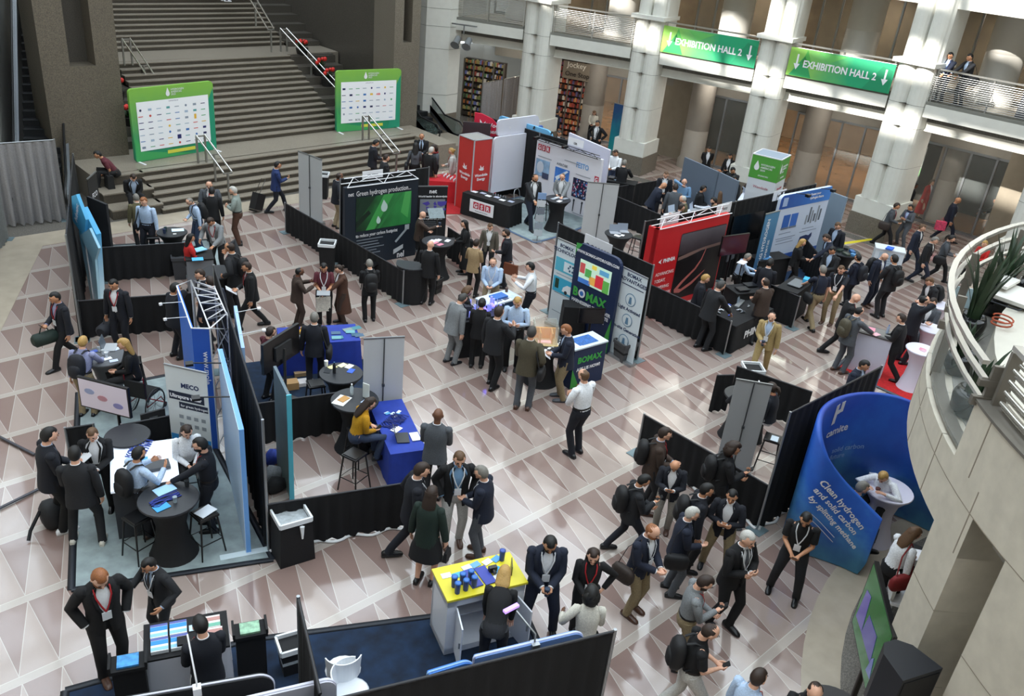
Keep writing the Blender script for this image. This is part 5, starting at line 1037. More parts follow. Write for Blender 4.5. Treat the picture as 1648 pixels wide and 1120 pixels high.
flatthing('metal_rail',P(1190,490,.76),.755,.55,.12,.3,'long silver fuel rail sample on the black name table','sample',M('#a9adb2',.3,metal=.8),.05)
rnd=random.Random(5)
for k,(x,y,c) in enumerate(((1155,504,'#8e9296'),(1160,500,'#b9bdc2'),(1172,492,'#3a55a8'),(1175,508,'#3450b0'),(1190,500,'#a2a6ac'),(1195,503,'#777b82'),(1205,494,'#8e9398'),(1173,494,'#c9ccd2'))):
    b=MB(); b.path([(-.07,0,.02),(.0,0,.03),(.08,.02,.02)],[.02,.03,.012],6); b.path([(0,0,.02),(.0,.04,.07)],.014,5); q=P(x,y,.755); tag(b.build('engine_part',M(c,.35,metal=.5),None,(q.x,q.y,.752),rnd.uniform(0,3)),['silver engine part at the left rim of the name table','pale engine part left of the fuel rail','blue engine part behind the fuel rail','larger blue engine part at the front of the name table','silver engine part in the middle of the name table','dark engine part in the middle of the name table','long grey engine part near the right rim of the name table','small bright engine part behind the blue one on the name table'][k],'engine part')
bottle(P(1187,489,.75),.755,'clear bottle with dark cap on the name table',M('#8d9aa4',.1,alpha=.7),.22,M_BLACKG)
counter(P(1202,464,.95).x,P(1202,464,.95).y,1.0,.55,.95,R(-20),'black counter with flat dark trays behind the name table',M_BLACK)
for k in range(2): flatthing('tray',P(1195+12*k,466-7*k,.98),.985,.34,.24,R(-20),['left dark tray on the black counter','right dark tray on the black counter'][k],'tray',M('#1d1f24',.3),.03)
o=E('monitor',P(1163,470),R(10),'small grey screen on a stand in front of the red display','monitor'); b=MB(); b.box((0,0,1.0),(.5,.03,.34)); b.build('screen',M('#5c6068',.3),o); b=MB(); b.path([(0,.03,0),(0,.03,1.1)],.02,5); b.box((0,0,0),(.4,.4,.02)); b.build('stand',M_DKST,o)
flatthing('paper',P(1195,420,1.4),1.35,.3,.2,.2,'white papers clipped on top of the counter pole behind the white shirt man','paper',M_WH,.02); 
q=P(1195,420,1.4); o=E('pole_stand',(q.x,q.y,0),0,'thin black pole stand carrying white papers','stand'); b=MB(); b.path([(0,0,0),(0,0,1.36)],.015,5); b.box((0,0,0),(.3,.3,.015)); b.build('pole',M_BLACKG,o)
# blue leaning banner
o,wd=rollup((21.46,12.0),(22.2,12.0),2.3,'tall blue roll-up banner with vertical white lettering',grad('#1b4a78','#4f86ad',2,0,2.3,.1))
text(o,'DNV GHG HYDROGEN',.2,0,0,M_WH,mx=Matrix.Translation((wd*.42,-.01,.25))@Matrix.Rotation(PI/2,4,'X')@Matrix.Rotation(PI/2,4,'Z'),sx=.9,bold=.002); text(o,'EXPERTISE',.14,0,0,M_WH,mx=Matrix.Translation((wd*.72,-.01,.8))@Matrix.Rotation(PI/2,4,'X')@Matrix.Rotation(PI/2,4,'Z'))
q=P(1228,455); counter(q.x,q.y,1.2,.5,.85,R(-15),'black low counter with blue leaflets under the blue banner',M_BLACK); leaflets(q.x,q.y,.86,R(-15),6,.8,.3,'blue leaflet on the black low counter under the blue banner','leaflet',['#3c6ea6','#b9c6d4','#4f86b8'],'leaflets under the blue banner','leaflet',44,(.18,.12))
# big white/blue display
o=E('display_wall',(22.75,12.35,0),R(-4),'large white display with blue equipment pictures, a map and a blue header','display panel')
W_=2.6
b=MB(); b.slab(rrect(0,.45,W_,2.55,[.1,.02,.15,.02]),0,.1); b.build('panel',M('#c4d0e4',.5),o); b=MB(); b.slab(rrect(.0,2.12,W_,2.55,[.01,.02,.15,.01]),-.008,.0); b.build('blue_header',grad('#1c4a9c','#3f7fd0',0,0,2.6,.2),o); patch(o,.0,.45,W_,.6,M('#234f9c'),'blue_footer')
patch(o,.12,2.2,.35,2.47,M('#9fb4d8'),'emblem',-.014); text(o,'Power your\nhydrogen future',.11,1.5,2.38,M_WH,-.014,bold=.002)
for x,c in ((.35,'#2f62b4'),(.75,'#3a6cc0')): patch(o,x,1.5,x+.34,1.9,M(c,.4),'tank_picture'); patch(o,x-.02,1.44,x+.36,1.5,M('#6a7486'),'tank_base',-.01)
for k in range(6): patch(o,1.55+.14*k,1.45+.05*(k%2),1.63+.14*k,1.75+.12*((k*2)%3),M(['#8c939c','#5d646e'][k%2]),'machine_picture')
b=MB(); b.slab([(1.45,.8),(1.5,1.05),(1.8,1.08),(1.95,1.04),(2.1,1.12),(2.12,1.0),(2.02,.86),(2.0,.72),(1.85,.74),(1.7,.7),(1.6,.78)],-.012,-.006); b.build('map_shape',M('#1d2f5c'),o); patch(o,1.62,.76,1.75,.82,M('#7f93b8'),'map_state',-.016)
for k,(x,z,l) in enumerate(((.3,1.3,.6),(1.5,1.3,.6),(.2,1.15,1.0),(1.4,1.2,.9),(.25,1.08,.8),(.25,.98,.9))): patch(o,x,z,x+l,z+.02,M('#7f8a9c'),'small_print')
for k in range(2): b=MB(); b.path([(.7+1.3*k,0,2.55),(.7+1.3*k,-.35,2.62)],.012,4); b.box((.7+1.3*k,-.4,2.56),(.14,.12,.08)); b.build('spotlight',M_BLACKG,o)
o=panel((25.95,12.5),(25.85,11.85),2.2,'plain pale grey blue panel right of the large white and blue display',M('#8293a4',.6),name='partition_panel',cat='panel')[0]
carpet([(22.8,12.2),(26.0,12.0),(26.0,10.6),(23.0,10.8)],'dark blue carpet under the large white and blue display',M('#16304e',.9,.3,8))
drape(P(1246,378),P(1310,460),.92,'low black drape beside the large white and blue display',posts=())
drape((20.25,11.6),(20.2,9.75),.92,'low black drape ending at the silver pole in front of the navy polo man',posts=(1,))
q=P(1280,458,.95); counter(q.x,q.y,1.2,.55,.95,R(10),'black counter with a grey tray and cyan box behind the navy polo man',M_BLACK)
flatthing('tray',P(1283,457,.97),.985,.6,.35,R(10),'flat grey tray on the black counter','tray',M('#6c7074',.4),.02); flatthing('box',P(1297,452,1.02),1.0,.26,.14,R(20),'bright cyan box on the grey tray','box',M('#3aa6d8'),.1)
c0=P(1358,404,1.0); bistro(c0,.5,1.0,'black cocktail table full of devices beside the yellow floor strip'); 
for k,(x,y,c) in enumerate(((1352,402,'#26342e'),(1362,398,'#22262c'),(1372,404,'#2e5f92'),(1362,408,'#39443c'),(1376,410,'#4f86b4'))): flatthing('device',P(x,y,1.05),1.003,.24,.13,.4*k,['green black device at the left of the table by the yellow strip','black device at the back of the table by the yellow strip','blue device on the table by the yellow strip','dark green device at the front of the table by the yellow strip','light blue device on the right of the table by the yellow strip'][k],'device',M(c,.4),.06)
a,c=P(1356,392),P(1412,384); b=MB(); b.box(((c-a).length/2,0,0),((c-a).length,.16,.03),0,0,(1,.4)); tag(b.build('cable_cover',M('#d0bf2a',.5),None,a,math.atan2(c.y-a.y,c.x-a.x)),'long yellow cable cover on the floor by the column base','cable cover')
# info counter white
q=P(1433,399,1.0); o=counter(q.x,q.y,.85,.5,1.0,R(-60),'white counter with blue leaflets beside the column base',M('#cfd6de',.5)); flatthing('leaflet',P(1432,400,1.05),1.04,.3,.2,.2,'blue bag of samples on the white counter by the column','samples',M('#2f62c8'),.04); patch(o,-.3,.3,.3,.9,M('#aebccc'),'printed_panel',-.256)
for k in range(5): patch(o,-.2,.4+.08*k,.2,.415+.08*k,M('#7f92a8'),'small_print',-.262)
# ---- row behind the long drape
for k,(x,y,w_,l) in enumerate(((1100,345,1.2,'white counter with laptops behind the long drape, left one'),(1140,330,.9,'white lit counter with a laptop behind the long drape, middle one'),(1205,318,1.1,'white lit counter behind the long drape below the sponsor tower'),(1212,305,.7,'small white counter by the column pedestal'))):
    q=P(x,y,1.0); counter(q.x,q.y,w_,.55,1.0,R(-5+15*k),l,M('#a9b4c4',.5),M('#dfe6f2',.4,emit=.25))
for k,(x,y) in enumerate(((1085,342),(1118,338),(1128,322),(1203,311),(1212,315))): laptop(P(x,y,1.05),1.04,R(20*k),['leftmost laptop on the white counters behind the long drape','second laptop from the left behind the long drape','laptop with its white lid raised behind the long drape','laptop beside the masked man','laptop in front of the dark suit man by the sponsor tower'][k],'#c3c6ca','#b4c2d6')
leaflets(P(1142,330,1.0).x,P(1142,330,1.0).y,1.01,0,5,.5,.2,'white leaflet on the counters behind the long drape','leaflet',['#e3e7ee','#b9c6dc'],'leaflets behind the long drape','leaflet',51,(.2,.14))
panel((24.6,17.3),(24.2,15.6),2.2,'dark blue grey partition right of the man in white shirt',M('#5f6b7a',.6),name='partition_panel',cat='panel'); panel((24.2,15.55),(23.9,14.6),2.2,'second dark blue grey partition beside the first one',M('#657180',.6),name='partition_panel',cat='panel')
q=P(995,290,.95); counter(q.x,q.y,1.3,.55,.95,R(-60),'black counter with a laptop behind the white display wall',M_BLACK); laptop(P(985,285,1.0),.99,R(-150),'open black laptop in front of the white shirt man','#2a2c30','#3c4248'); leaflets(P(996,291,.95).x,P(996,291,.95).y,.96,0,3,.2,.2,'pale blue leaflet near the black laptop','leaflet',['#b4c8de'],'pale blue leaflets near the black laptop','leaflet',52)
o,wd=rollup(P(975,262),P(1003,270),2.5,'tall blue and teal banner leaning beside the white column',grad('#17a0a0','#17406e',2,.2,2.2,.3)); 
# sponsor tower
q=P(1262,313); o=E('sponsor_tower',(25.5,14.55,0),R(14),'square white sponsor tower with a green band and water drop emblem','tower')
W_=.95; H2=2.9
b=MB(); b.box((0,0,0),(W_,W_,H2-.75),0); b.box((0,0,H2-.75),(W_+.01,W_+.01,.75),1); b.box((0,0,H2),(W_,W_,.01),2); b.build('cladding',[M('#d3d8de',.5),M('#4f9a3c',.5),M('#8d98a6')],o)
b=MB()
for x,y,dx,dy in ((0,-W_/2,W_,.03),(0,W_/2,W_,.03),(-W_/2,0,.03,W_),(W_/2,0,.03,W_)): b.box((x,y,H2),(dx,dy,.03))
b.build('rim',M_WH,o)
for ang in (0,-PI/2):
    rm=Matrix.Rotation(ang,4,'Z')
    c=E('x',(0,0,0)); c.name='printed_side'; c.parent=o; c.rotation_euler=(0,0,ang)
    b=MB(); b.slab([(-.27+.085*math.cos(R(t)),H2-.38+.1*math.sin(R(t))) for t in range(-200,21,20)]+[(-.27,H2-.16)],-W_/2-.012,-W_/2-.007); b.build('water_drop_emblem',M_WH,c)
    for k,s in enumerate(('HYDROGEN','AMERICAS','2024')): text(c,s,.085,-.14,H2-.3-.09*k,M_WH,-W_/2-.01,bold=.001)
    text(c,'SPONSORS',.07,0,H2-.66,M_WH,-W_/2-.01,'CENTER')
    for k,(z,cc,s) in enumerate(((1.85,'#b0465c','Woodside'),(1.5,'#3f9a5c','net'),(1.2,'#c8323e','MHI'),(.85,'#3f8f5a','Linde'),(.5,'#6a7f96','BASF'))): text(c,s,.12,0,z,M(cc),-W_/2-.006,'CENTER')
# AV pole
q=P(1041,262); o=E('lighting_pole',(q.x,q.y,0),R(40),'thin black pole with a small flat antenna by the second column','pole'); b=MB(); b.path([(0,0,0),(0,0,2.4)],.025,6); b.build('pole',M_BLACKG,o); b=MB(); b.box((0,0,2.4),(.4,.2,.05)); b.build('antenna',M('#b9bcc0'),o); b=MB(); 
for t in (0,2.1,4.2): b.path([(0,0,.4),(.4*math.cos(t),.4*math.sin(t),0)],.014,5)
b.build('tripod',M_BLACKG,o)
# blue corner strip on last column is part of a banner pole
# green hall banners over the railings
def hall_banner(i,j,label):
    a,c=off(FAC[i],-.03),off(FAC[j],-.03); e,ang,wd=fr(a,c); o=E('hall_banner',(e.x,e.y,0),ang,label,'banner')
    b=MB(); b.box((wd/2,-.02,4.87),(wd,.03,.95)); b.build('fabric',grad('#a0cc4c','#1f9a6a',0,-.6,wd*.62,.22),o)
    for pts,c_ in (([(.1,4.89),(.9,4.89),(.55,5.6)],'#2f9a5a'),([(.45,5.3),(.6,5.8),(.85,5.3)],'#4fa84a'),([(wd-.9,4.89),(wd-.05,4.89),(wd-.05,5.6),(wd-.4,5.7)],'#178a5e'),([(1.0,5.78),(wd*.55,5.78),(wd*.4,5.5),(1.6,5.35)],'#5fb25a')): poly(o,pts,M(c_,.6),'leaf_pattern',-.037)
    text(o,'EXHIBITION HALL 2',.33,wd/2,5.22,M_WH,-.045,'CENTER',bold=.008,sx=wd/4.15)
    for x in (wd*.085,wd*.93): poly(o,[(x-.03,5.62),(x-.03,5.3),(x-.11,5.3),(x,5.1),(x+.11,5.3),(x+.03,5.3),(x+.03,5.62)],M_WH,'arrow',-.042)
hall_banner(4,5,'green hall banner with arrows, the left one hanging between two columns'); hall_banner(6,7,'green hall banner with arrows, the right one next to the last wide column')
# cameras on the corner column
o=E('ceiling_projectors',P(742,68,4.1),R(-60),'pair of grey projector lamps hanging under the balcony edge','projector'); o.location=(24.3,29.2,3.9)
b=MB(); b.box((0,0,.75),(1.1,.08,.05)); b.path([(0,0,.75),(0,0,.4)],.03,6); b.build('bracket',M_ALU,o)
for x in (-.25,.25): b=MB(); b.lathe([(.08,0),(.13,.05),(.14,.42),(.2,.5)],n=12); b.xf(Matrix.Translation((x,.1,.25))@Matrix.Rotation(R(125),4,'X')); b.build('lamp_head',M('#8c9093',.4,metal=.4),o)
# shops behind the arcade
def shop(p0,p1,h,label,cols_,seed,emit=.5,name='shop_shelf'):
    e,a,wd=fr(p0,p1); o=E(name,e,a,label,'shelves'); b=MB(); b.box((wd/2,.3,0),(wd,.3,h)); b.build('backboard',M('#2c2622',.6),o); rnd=random.Random(seed)
    nrow=int(h/.25)
    b=MB(); mats=[M(c,.5,emit=emit*.12) for c in cols_]  # faint glow put into the goods' colours in place of shop lighting
    for r_ in range(nrow):
        x=.05
        while x<wd-.1: w_=rnd.uniform(.04,.11); b.box((x+w_/2,.1,.08+r_*h/nrow),(w_*.85,.12,rnd.uniform(.10,.19)),rnd.randrange(len(mats))); x+=w_
    g=b.build('goods',mats,o); g['kind']='stuff'
    for k in range(5): b=MB(); b.box((wd*k/4,.05,0),(.06,.08,h)); b.build('mullion',M('#7a766e',.4,metal=.5),o)
    return o
sa=off(FAC[0],3.6); sa=(sa[0]-.6,sa[1]+1.2)
shop(sa,(sa[0]+.9,sa[1]-1.8),2.7,'lit drinks shelves of the shop behind the corner column',['#a8683c','#c8c2b8','#6a72a8','#8a4438','#5a7a52','#9a8c5a','#3a342e'],1,.8)
sb=off(FAC[2],3.6); sb=(sb[0]-.8,sb[1]+1.9)
shop(sb,(sb[0]+1.1,sb[1]-2.55),3.3,'bookshop shelves full of red and colourful goods behind the arcade',['#a04c34','#b08450','#8a3a30','#b8b0a0','#6e382c','#a0603c','#544a6a','#3c2a22'],2,1.6)
qs=Vector((sb[0]+.62,sb[1]-1.75,0)); ss=E('shop_sign',(qs.x,qs.y,2.75),R(-67),'cream shop lettering above the bookshop shelves','sign'); patch(ss,-.75,-.15,.85,.6,M('#8f8474',.6),'sign_board',.02); text(ss,'Jockey',.34,-.55,.36,M('#e6e0cf',.5,emit=.2)); text(ss,'One Stop',.3,-.62,-.02,M('#2c2622'))
b=MB(); b.box((2.0,0,0),(.6,.5,1.5)); q=P(905,190); tag(b.build('display_case',M('#b9c4cc',.2),None,(q.x-1.5,q.y-.3,0)),'white display case seen through the bookshop window','display case')
for k,p in enumerate(((1225,190),(1478,252))):
    q=P(*p,2.3); o=E('wall_poster',(q.x,q.y,1.6),R(-70),['dark food poster with green base behind the sponsor tower','green and white notice board behind the last column'][k],'poster'); b=MB(); b.box((0,0,0),(.9 if k==0 else .45,.04,1.1)); b.build('board',M('#4c3a30' if k==0 else '#c9ccc6',.5,.5,6),o); b=MB(); b.box((0,-.03,0),(.9 if k==0 else .45,.02,.3)); b.build('green_strip',M('#4a8a3c'),o)
# ---------------------------------------------------------------- right booths
drape((12.0,8.25),(12.05,5.45),.92,'low black drape with people queueing in front of it',trim=True,posts=(0,))
dw=drape((12.0,5.43),(15.05,5.35),2.44,'tall black drape wall left of the curved blue wall',trim=True)
sign(dw,1.9,2.05,.9,.35,'C2',.03)
drape(P(1172,647),P(1290,690),.92,'low black drape behind the woman in white trousers',posts=()) ; drape((14.95,8.2),(14.6,8.4),.92,'short low black drape end beside the rubbish bin',posts=())
o,_=rollup(P(1205,762),P(1150,752),2.0,'tall grey roll-up banner seen from behind with a centre pole',M('#a8aaab',.6),M('#a0a2a4',.6))
bin_(P(1200,640),.42,.82,'trash bin with a clear grey liner at the drape corner',M_BLACK,R(-40))
c0=P(1196,635,1.0); bistro(c0,.38,1.0,'dark round table with a glowing tablet and green bottle'); flatthing('tablet',P(1190,630,1.0),1.003,.24,.17,.3,'glowing white tablet on the dark round table','tablet',M('#e8ecff',.3,emit=1.5)); bottle(P(1226,634,1.0),1.0,'green bottle on the table beside the woman in white trousers',M('#1d8a7a'),.26,M('#1d8a7a'))
o=flatthing('table_card',P(1218,635,1.0),1.0,.2,.02,.8,'upright white card beside the green bottle','card',M_WH,.28)
c0=P(1231,643,1.0); bistro(c0,.2,1.0,'small round dark table under the green bottle'); cup(P(1231,640,1.0),1.003,'clear cup beside the green bottle',M('#c9d2d8',.1,alpha=.7),.09,.03,name='glass')
stool(P(1230,755),.76,'black bar stool with a grey seat under the woman in white trousers',.4); flatthing('booklet',P(1247,705,.78),.765,.2,.14,.4,'pale booklet on the bar stool beside the woman in white trousers','booklet',M('#b9c4cc'))
# curved blue wall
def curved_wall():
    o=E('curved_wall',(0,0,0),0,'tall S curved blue fabric wall with white company lettering','display wall')
    ctrl=[(12.45,3.65),(12.38,4.0),(12.22,4.4),(12.08,4.7),(12.22,4.98),(12.7,5.2),(13.3,5.22),(13.95,5.02),(14.42,4.6),(14.62,4.0),(14.7,3.35)]
    hs=[1.2,1.4,1.7,2.05,2.32,2.42,2.44,2.42,2.36,2.25,2.15]
    pts=[];H_=[]
    n=len(ctrl)
    for i in range(n-1):
        p=[ctrl[max(i-1,0)],ctrl[i],ctrl[i+1],ctrl[min(i+2,n-1)]]; hh=[hs[max(i-1,0)],hs[i],hs[i+1],hs[min(i+2,n-1)]]
        for k in range(8):
            t=k/8; f=lambda a,b_,c_,d_:.5*((2*b_)+(-a+c_)*t+(2*a-5*b_+4*c_-d_)*t*t+(-a+3*b_-3*c_+d_)*t**3)
            pts.append((f(*[q[0] for q in p]),f(*[q[1] for q in p]))); H_.append(f(*hh))
    pts.append(ctrl[-1]); H_.append(hs[-1])
    rings=[]
    for i,(x,y) in enumerate(pts):
        a=pts[max(i-1,0)]; c=pts[min(i+1,len(pts)-1)]; d_=Vector((c[0]-a[0],c[1]-a[1],0)).normalized(); nn=Vector((-d_.y,d_.x,0))*.05; h=H_[i]
        z0=.02+ (max(0,.25-.12*i) if i<3 else 0)
        q=Vector((x,y,0)); rings.append([q-nn+Vector((0,0,z0)),q+nn+Vector((0,0,z0)),q+nn+Vector((0,0,h*.5)),q+nn+Vector((0,0,h-.03)),q+Vector((0,0,h)),q-nn+Vector((0,0,h-.03)),q-nn+Vector((0,0,h*.5))])
    def fn(nt,b):
        tc=nt.nodes.new('ShaderNodeTexCoord'); s=nt.nodes.new('ShaderNodeSeparateXYZ'); nt.links.new(tc.outputs['Object'],s.inputs[0])
        f=math_(nt,'DIVIDE',s.outputs[2],2.4); w_=noisef(nt,1.1,4,tc.outputs['Object']); f=math_(nt,'ADD',f,math_(nt,'MULTIPLY',math_(nt,'SUBTRACT',w_,.5),1.6))
        r=nt.nodes.new('ShaderNodeValToRGB'); els=r.color_ramp.elements; els[0].position=0; els[0].color=lin('#5aa9dc'); els[1].position=1; els[1].color=lin('#173fa0'); e=els.new(.45); e.color=lin('#2460c0')
        nt.links.new(f,r.inputs[0]); nt.links.new(r.outputs[0],b.inputs['Base Color']); b.inputs['Roughness'].default_value=.5
    b=MB(); b.loft(rings,0,True,True); b.build('printed_fabric',node_mat('blue_light_rays',fn),o)
    cum=[0]
    for i in range(len(pts)-1): cum.append(cum[-1]+math.dist(pts[i],pts[i+1]))
    def at(s,z,side):
        l_=max(0,min(s,.9999))*cum[-1]; i=max(k for k in range(len(pts)-1) if cum[k]<=l_); t=(l_-cum[i])/max(1e-6,cum[i+1]-cum[i]); x=pts[i][0]*(1-t)+pts[i+1][0]*t; y=pts[i][1]*(1-t)+pts[i+1][1]*t
        d_=Vector((pts[i+1][0]-pts[i][0],pts[i+1][1]-pts[i][1],0)).normalized(); nn=Vector((-d_.y,d_.x,0)); return Vector((x,y,z))+nn*side*.058,d_,nn
    L=sum(math.dist(pts[i],pts[i+1]) for i in range(len(pts)-1))
    def bent(s,size,s0,z,side,tilt=0,bold=.003,mat=M_WH,name='lettering'):
        cu=bpy.data.curves.new('t','FONT'); cu.body=s; cu.size=size; cu.extrude=.001; cu.offset=bold; cu.resolution_u=2; t_=bpy.data.objects.new('t',cu); me=bpy.data.meshes.new_from_object(t_); bpy.data.objects.remove(t_)
        for v in me.vertices:
            x,y=v.co.x,v.co.y; xx=x*math.cos(tilt)-y*math.sin(tilt); yy=x*math.sin(tilt)+y*math.cos(tilt)
            q,_,nn=at(min(.999,max(0,(s0+(xx if side<0 else -xx)/L))),z+yy,side); v.co=q+nn*side*v.co.z
        oo=bpy.data.objects.new(name,me); me.materials.clear(); me.materials.append(mat); col.objects.link(oo); oo.parent=o
    return o,bent,at,L,pts
cw,bent,cwat,CL,cpts=curved_wall()
def bpoly(pts,s0,z,side,mat,name):
    b=MB(); vs=[]
    for y_ in (.0,.004):
        for x,zz in pts:
            q,_,nn=cwat(s0+x/CL,z+zz,side); vs.append(q+nn*side*y_)
    n=len(pts); b.add(vs,[tuple(range(n))[::-1],tuple(range(n,2*n))]+[(i,(i+1)%n,n+(i+1)%n,n+i) for i in range(n)]); return b.build(name,mat,cw)
sA=2.44/CL
for q in ([(0,0),(.085,.02),(.085,.42),(0,.40)],[(.085,.20),(.15,.21),(.15,.29),(.085,.28)],[(.15,.22),(.235,.23),(.235,.44),(.15,.43)]): bpoly(q,sA,1.92,-1,M_WH,'letter_emblem')
bent('camite',.22,sA-.01,1.66,-1,.08,.004); bent('solid carbon\nfuture',.15,2.74/CL,1.24,-1,.02,.001,M('#8fb3e0',.5))
for k,t in enumerate(('Clean hydrogen','and solid carbon','by splitting methane')): bent(t,(.165,.15,.14)[k],(1.09+.035*k)/CL,1.50-.18*k,1,-.64)
for k in range(2): bent('______________',.08,1.05/CL,.88-.1*k,1,-.62)
# white table, chairs
def wtable(p,r,h,label):
    o=bistro(p,r,h,label,M('#d6d3e2',.6)); return o
c0=P(1431,796,1.05); wtable((13.55,4.05),.42,1.08,'white cocktail table inside the curved blue wall with small samples')
wq=Vector((13.55,4.05,1.08))
for k,(dx,dy,c,l) in enumerate(((-.2,.1,'#6a3f38','dark red sample bowl on the white cocktail table'),(-.25,-.05,'#3c62b0','blue pen on the white cocktail table'),(.0,-.12,'#e8e8e8','white cup with black coffee on the white cocktail table'),(.02,.08,'#d9d9d4','white pouch in the hands of the woman in the white blouse'))): cup(wq+Vector((dx,dy,0)),1.083,l,M(c,.5),[.04,.02,.07,.06][k],[.045,.02,.04,.06][k],None,None,['bowl','pen','cup','pouch'][k])
o=E('chair',(14.3,4.45,0),R(-60),'white high back chair of the woman in the white blouse','chair'); b=MB(); b.box((0,0,.7),(.42,.42,.05)); b.build('seat',M_WH,o); b=MB(); b.slab(rrect(-.22,.78,.22,1.32,.08),.2,.24); b.build('backrest',M('#ced0cf',.5),o)
for x in(-.17,.17):
    for y in(-.17,.17): b=MB(); b.path([(x,y,.72),(x*1.2,y*1.2,0)],.014,5); b.build('leg',M_ALU,o)
o=E('chair',P(1440,1000),R(30),'white chair back behind the large leaning screen','chair'); b=MB(); b.box((0,0,.45),(.42,.42,.05)); b.build('seat',M_WH,o); b=MB(); b.slab(rrect(-.22,.5,.22,.95,.1),.2,.24); b.build('backrest',M('#d6d6d2',.5),o)
for x in(-.17,.17):
    for y in(-.17,.17): b=MB(); b.path([(x,y,.46),(x*1.2,y*1.2,0)],.014,5); b.build('leg',M_ALU,o)
b=MB(); b.box((0,0,0),(.7,.45,.75)); q=P(1478,898,.75); tag(b.build('black_case',M_BLACK,None,(q.x,q.y,0),.3),'black draped box between the curved wall and rotunda pier','box')
flatthing('folded_card',P(1478,900,.8),.76,.3,.2,.6,'white folded card with a blue stripe beside the rotunda pier','card',M_WH,.12)
# television seen from the side
a=P(1381,975,1.0); 
zt=2.5
pt=[P(1407,902,zt),P(1438,1025,zt)]
o,wd=panel((pt[0].x,pt[0].y),(pt[1].x,pt[1].y),zt,'large television with a green football like scene turned away from the rotunda',M_BLACKG,name='television',cat='television',z0=1.45,th=.06)
s_=patch(o,.03,1.48,wd-.03,zt-.03,M('#1d5a2a',.08,emit=.35),'screen',-.002)
for x0,z0,x1,z1,c in ((.1,1.65,.45,2.2,'#5a5296'),(.45,1.7,wd-.3,2.1,'#4d4a8a'),(wd-.35,1.6,wd-.15,1.9,'#5f6aa0')): poly(s_,[(x0,z0),(x1,z0+.05),(x1-.1,z1),(x0+.05,z1-.06)],M(c,.1,emit=.25),'picture_shape',-.008)
b=MB(); b.path([(wd*.5,.1,0),(wd*.5,.1,1.6)],.04,6); b.box((wd*.5,.1,0),(.9,.6,.02)); b.build('stand',M('#2c2724',.4),o)
q=P(1335,1120,.9); t=bistro((8.5,2.25),.4,1.0,'dark round table at the bottom edge beside the bald head',M('#3a3838',.7))
q=P(1455,1048,1.6); o=E('loudspeaker',(7.72,1.56,0),R(-20),'black loudspeaker on a stand in front of the rotunda wall','loudspeaker')
b=MB(); b.prism([(-.27,-.2),(.27,-.2),(.2,.14),(.08,.26),(-.08,.26),(-.2,.14)],2.25,3.0); b.build('cabinet',M('#1d1f24',.5),o); b=MB(); b.path([(0,0,0),(0,0,2.25)],.03,6); b.build('pole',M_BLACKG,o)
b=MB()
for k in range(3): b.path([(0,0,.5),(.45*math.cos(k*2.1),.45*math.sin(k*2.1),.01)],.015,5)
b.build('tripod',M_BLACKG,o); b=MB(); b.box((0,-.205,2.3),(.48,.01,.65)); b.build('grille',M('#0c0c0e',.7),o)
# red carpet booth
carpet([P(1345,592),P(1383,560),P(1480,520),P(1500,560),P(1498,655),P(1462,646)],'bright red carpet under the white podium and round tables',M('#b5161b',.9,.25,16),M('#55585e'),.016)
q=P(1412,535,1.05); o=counter(q.x,q.y,.78,.52,1.05,R(-72),'white podium with a dark grey top and pink leaflets on the red carpet',M('#c6c8d8',.5),M('#4a4848',.4),name='podium',cat='podium'); b=MB(); b.box((0,0,1.055),(.7,.44,.008)); b.build('inset_top',M('#6b6a68',.4),o)
flatthing('leaflet',P(1403,530,1.07),1.066,.24,.16,.4,'pink leaflet on the dark podium top, left one','leaflet',M('#d8889a')); flatthing('leaflet',P(1410,538,1.07),1.066,.2,.14,-.2,'pink and white leaflet on the dark podium top, right one','leaflet',M('#d9a9b4')); bottle(P(1427,537,1.05),1.066,'clear water bottle on the dark podium top',M('#aebfd8',.1,alpha=.7),.22,M('#3a5fb0'))
wtable(P(1484,562,1.05),.36,1.05,'white cocktail table with pink leaflets at the edge of the red carpet'); leaflets(P(1484,562,1.05).x,P(1484,562,1.05).y,1.052,0,4,.3,.2,'pink leaflet on the white cocktail table','leaflet',['#d98aa2','#d0a8b8'],'pink leaflets on the white cocktail table','leaflet',61,(.14,.1))
wtable(P(1500,528,1.05),.34,1.05,'white cocktail table beside the seated man in the grey suit'); cup(P(1499,483,.95),1.0,'yellow box on the white table behind the grey suit man',M('#d8cf2a'),.12,.07,None,None,'box')
wtable(P(1512,490,1.0),.34,1.0,'white cocktail table with a yellow box near the glass balcony')
seat_chair(P(1482,562),R(-60),'grey seat under the man in the grey suit on the red carpet',M('#7c7e82')) 
o=E('leather_chair',P(1,1),0); bpy.data.objects.remove(o)
# ---------------------------------------------------------------- rotunda balustrade
o=E('balcony_railing',(RC[0],RC[1],4.8),0,'curved balcony railing of flat steel rails above glass panels on the stone rotunda','railing')
def arcp(r,a0,a1,z,n=24): return [(r*math.cos(R(a0+(a1-a0)*k/n)),r*math.sin(R(a0+(a1-a0)*k/n)),z) for k in range(n+1)]
def flatrail(par,r,wd,a0,a1,z,th,name,mat=M_STEEL,n=26):
    b=MB(); i=arcp(r-wd/2,a0,a1,z,n); u=arcp(r+wd/2,a0,a1,z,n); rings=[[i[k],u[k],(u[k][0],u[k][1],z+th),(i[k][0],i[k][1],z+th)] for k in range(n+1)]; b.loft(rings,0,True,False); return b.build(name,mat,par)
M_RAILW=M('#c9c6bf',.25,metal=.6)
flatrail(o,RR+.05,.07,20,a_s,1.07,.045,'top_rail',M_RAILW); flatrail(o,RR-.0,.06,20,a_s,.89,.04,'middle_rail',M_RAILW); flatrail(o,RR-.02,.05,20,a_s,.69,.035,'lower_rail',M_RAILW)
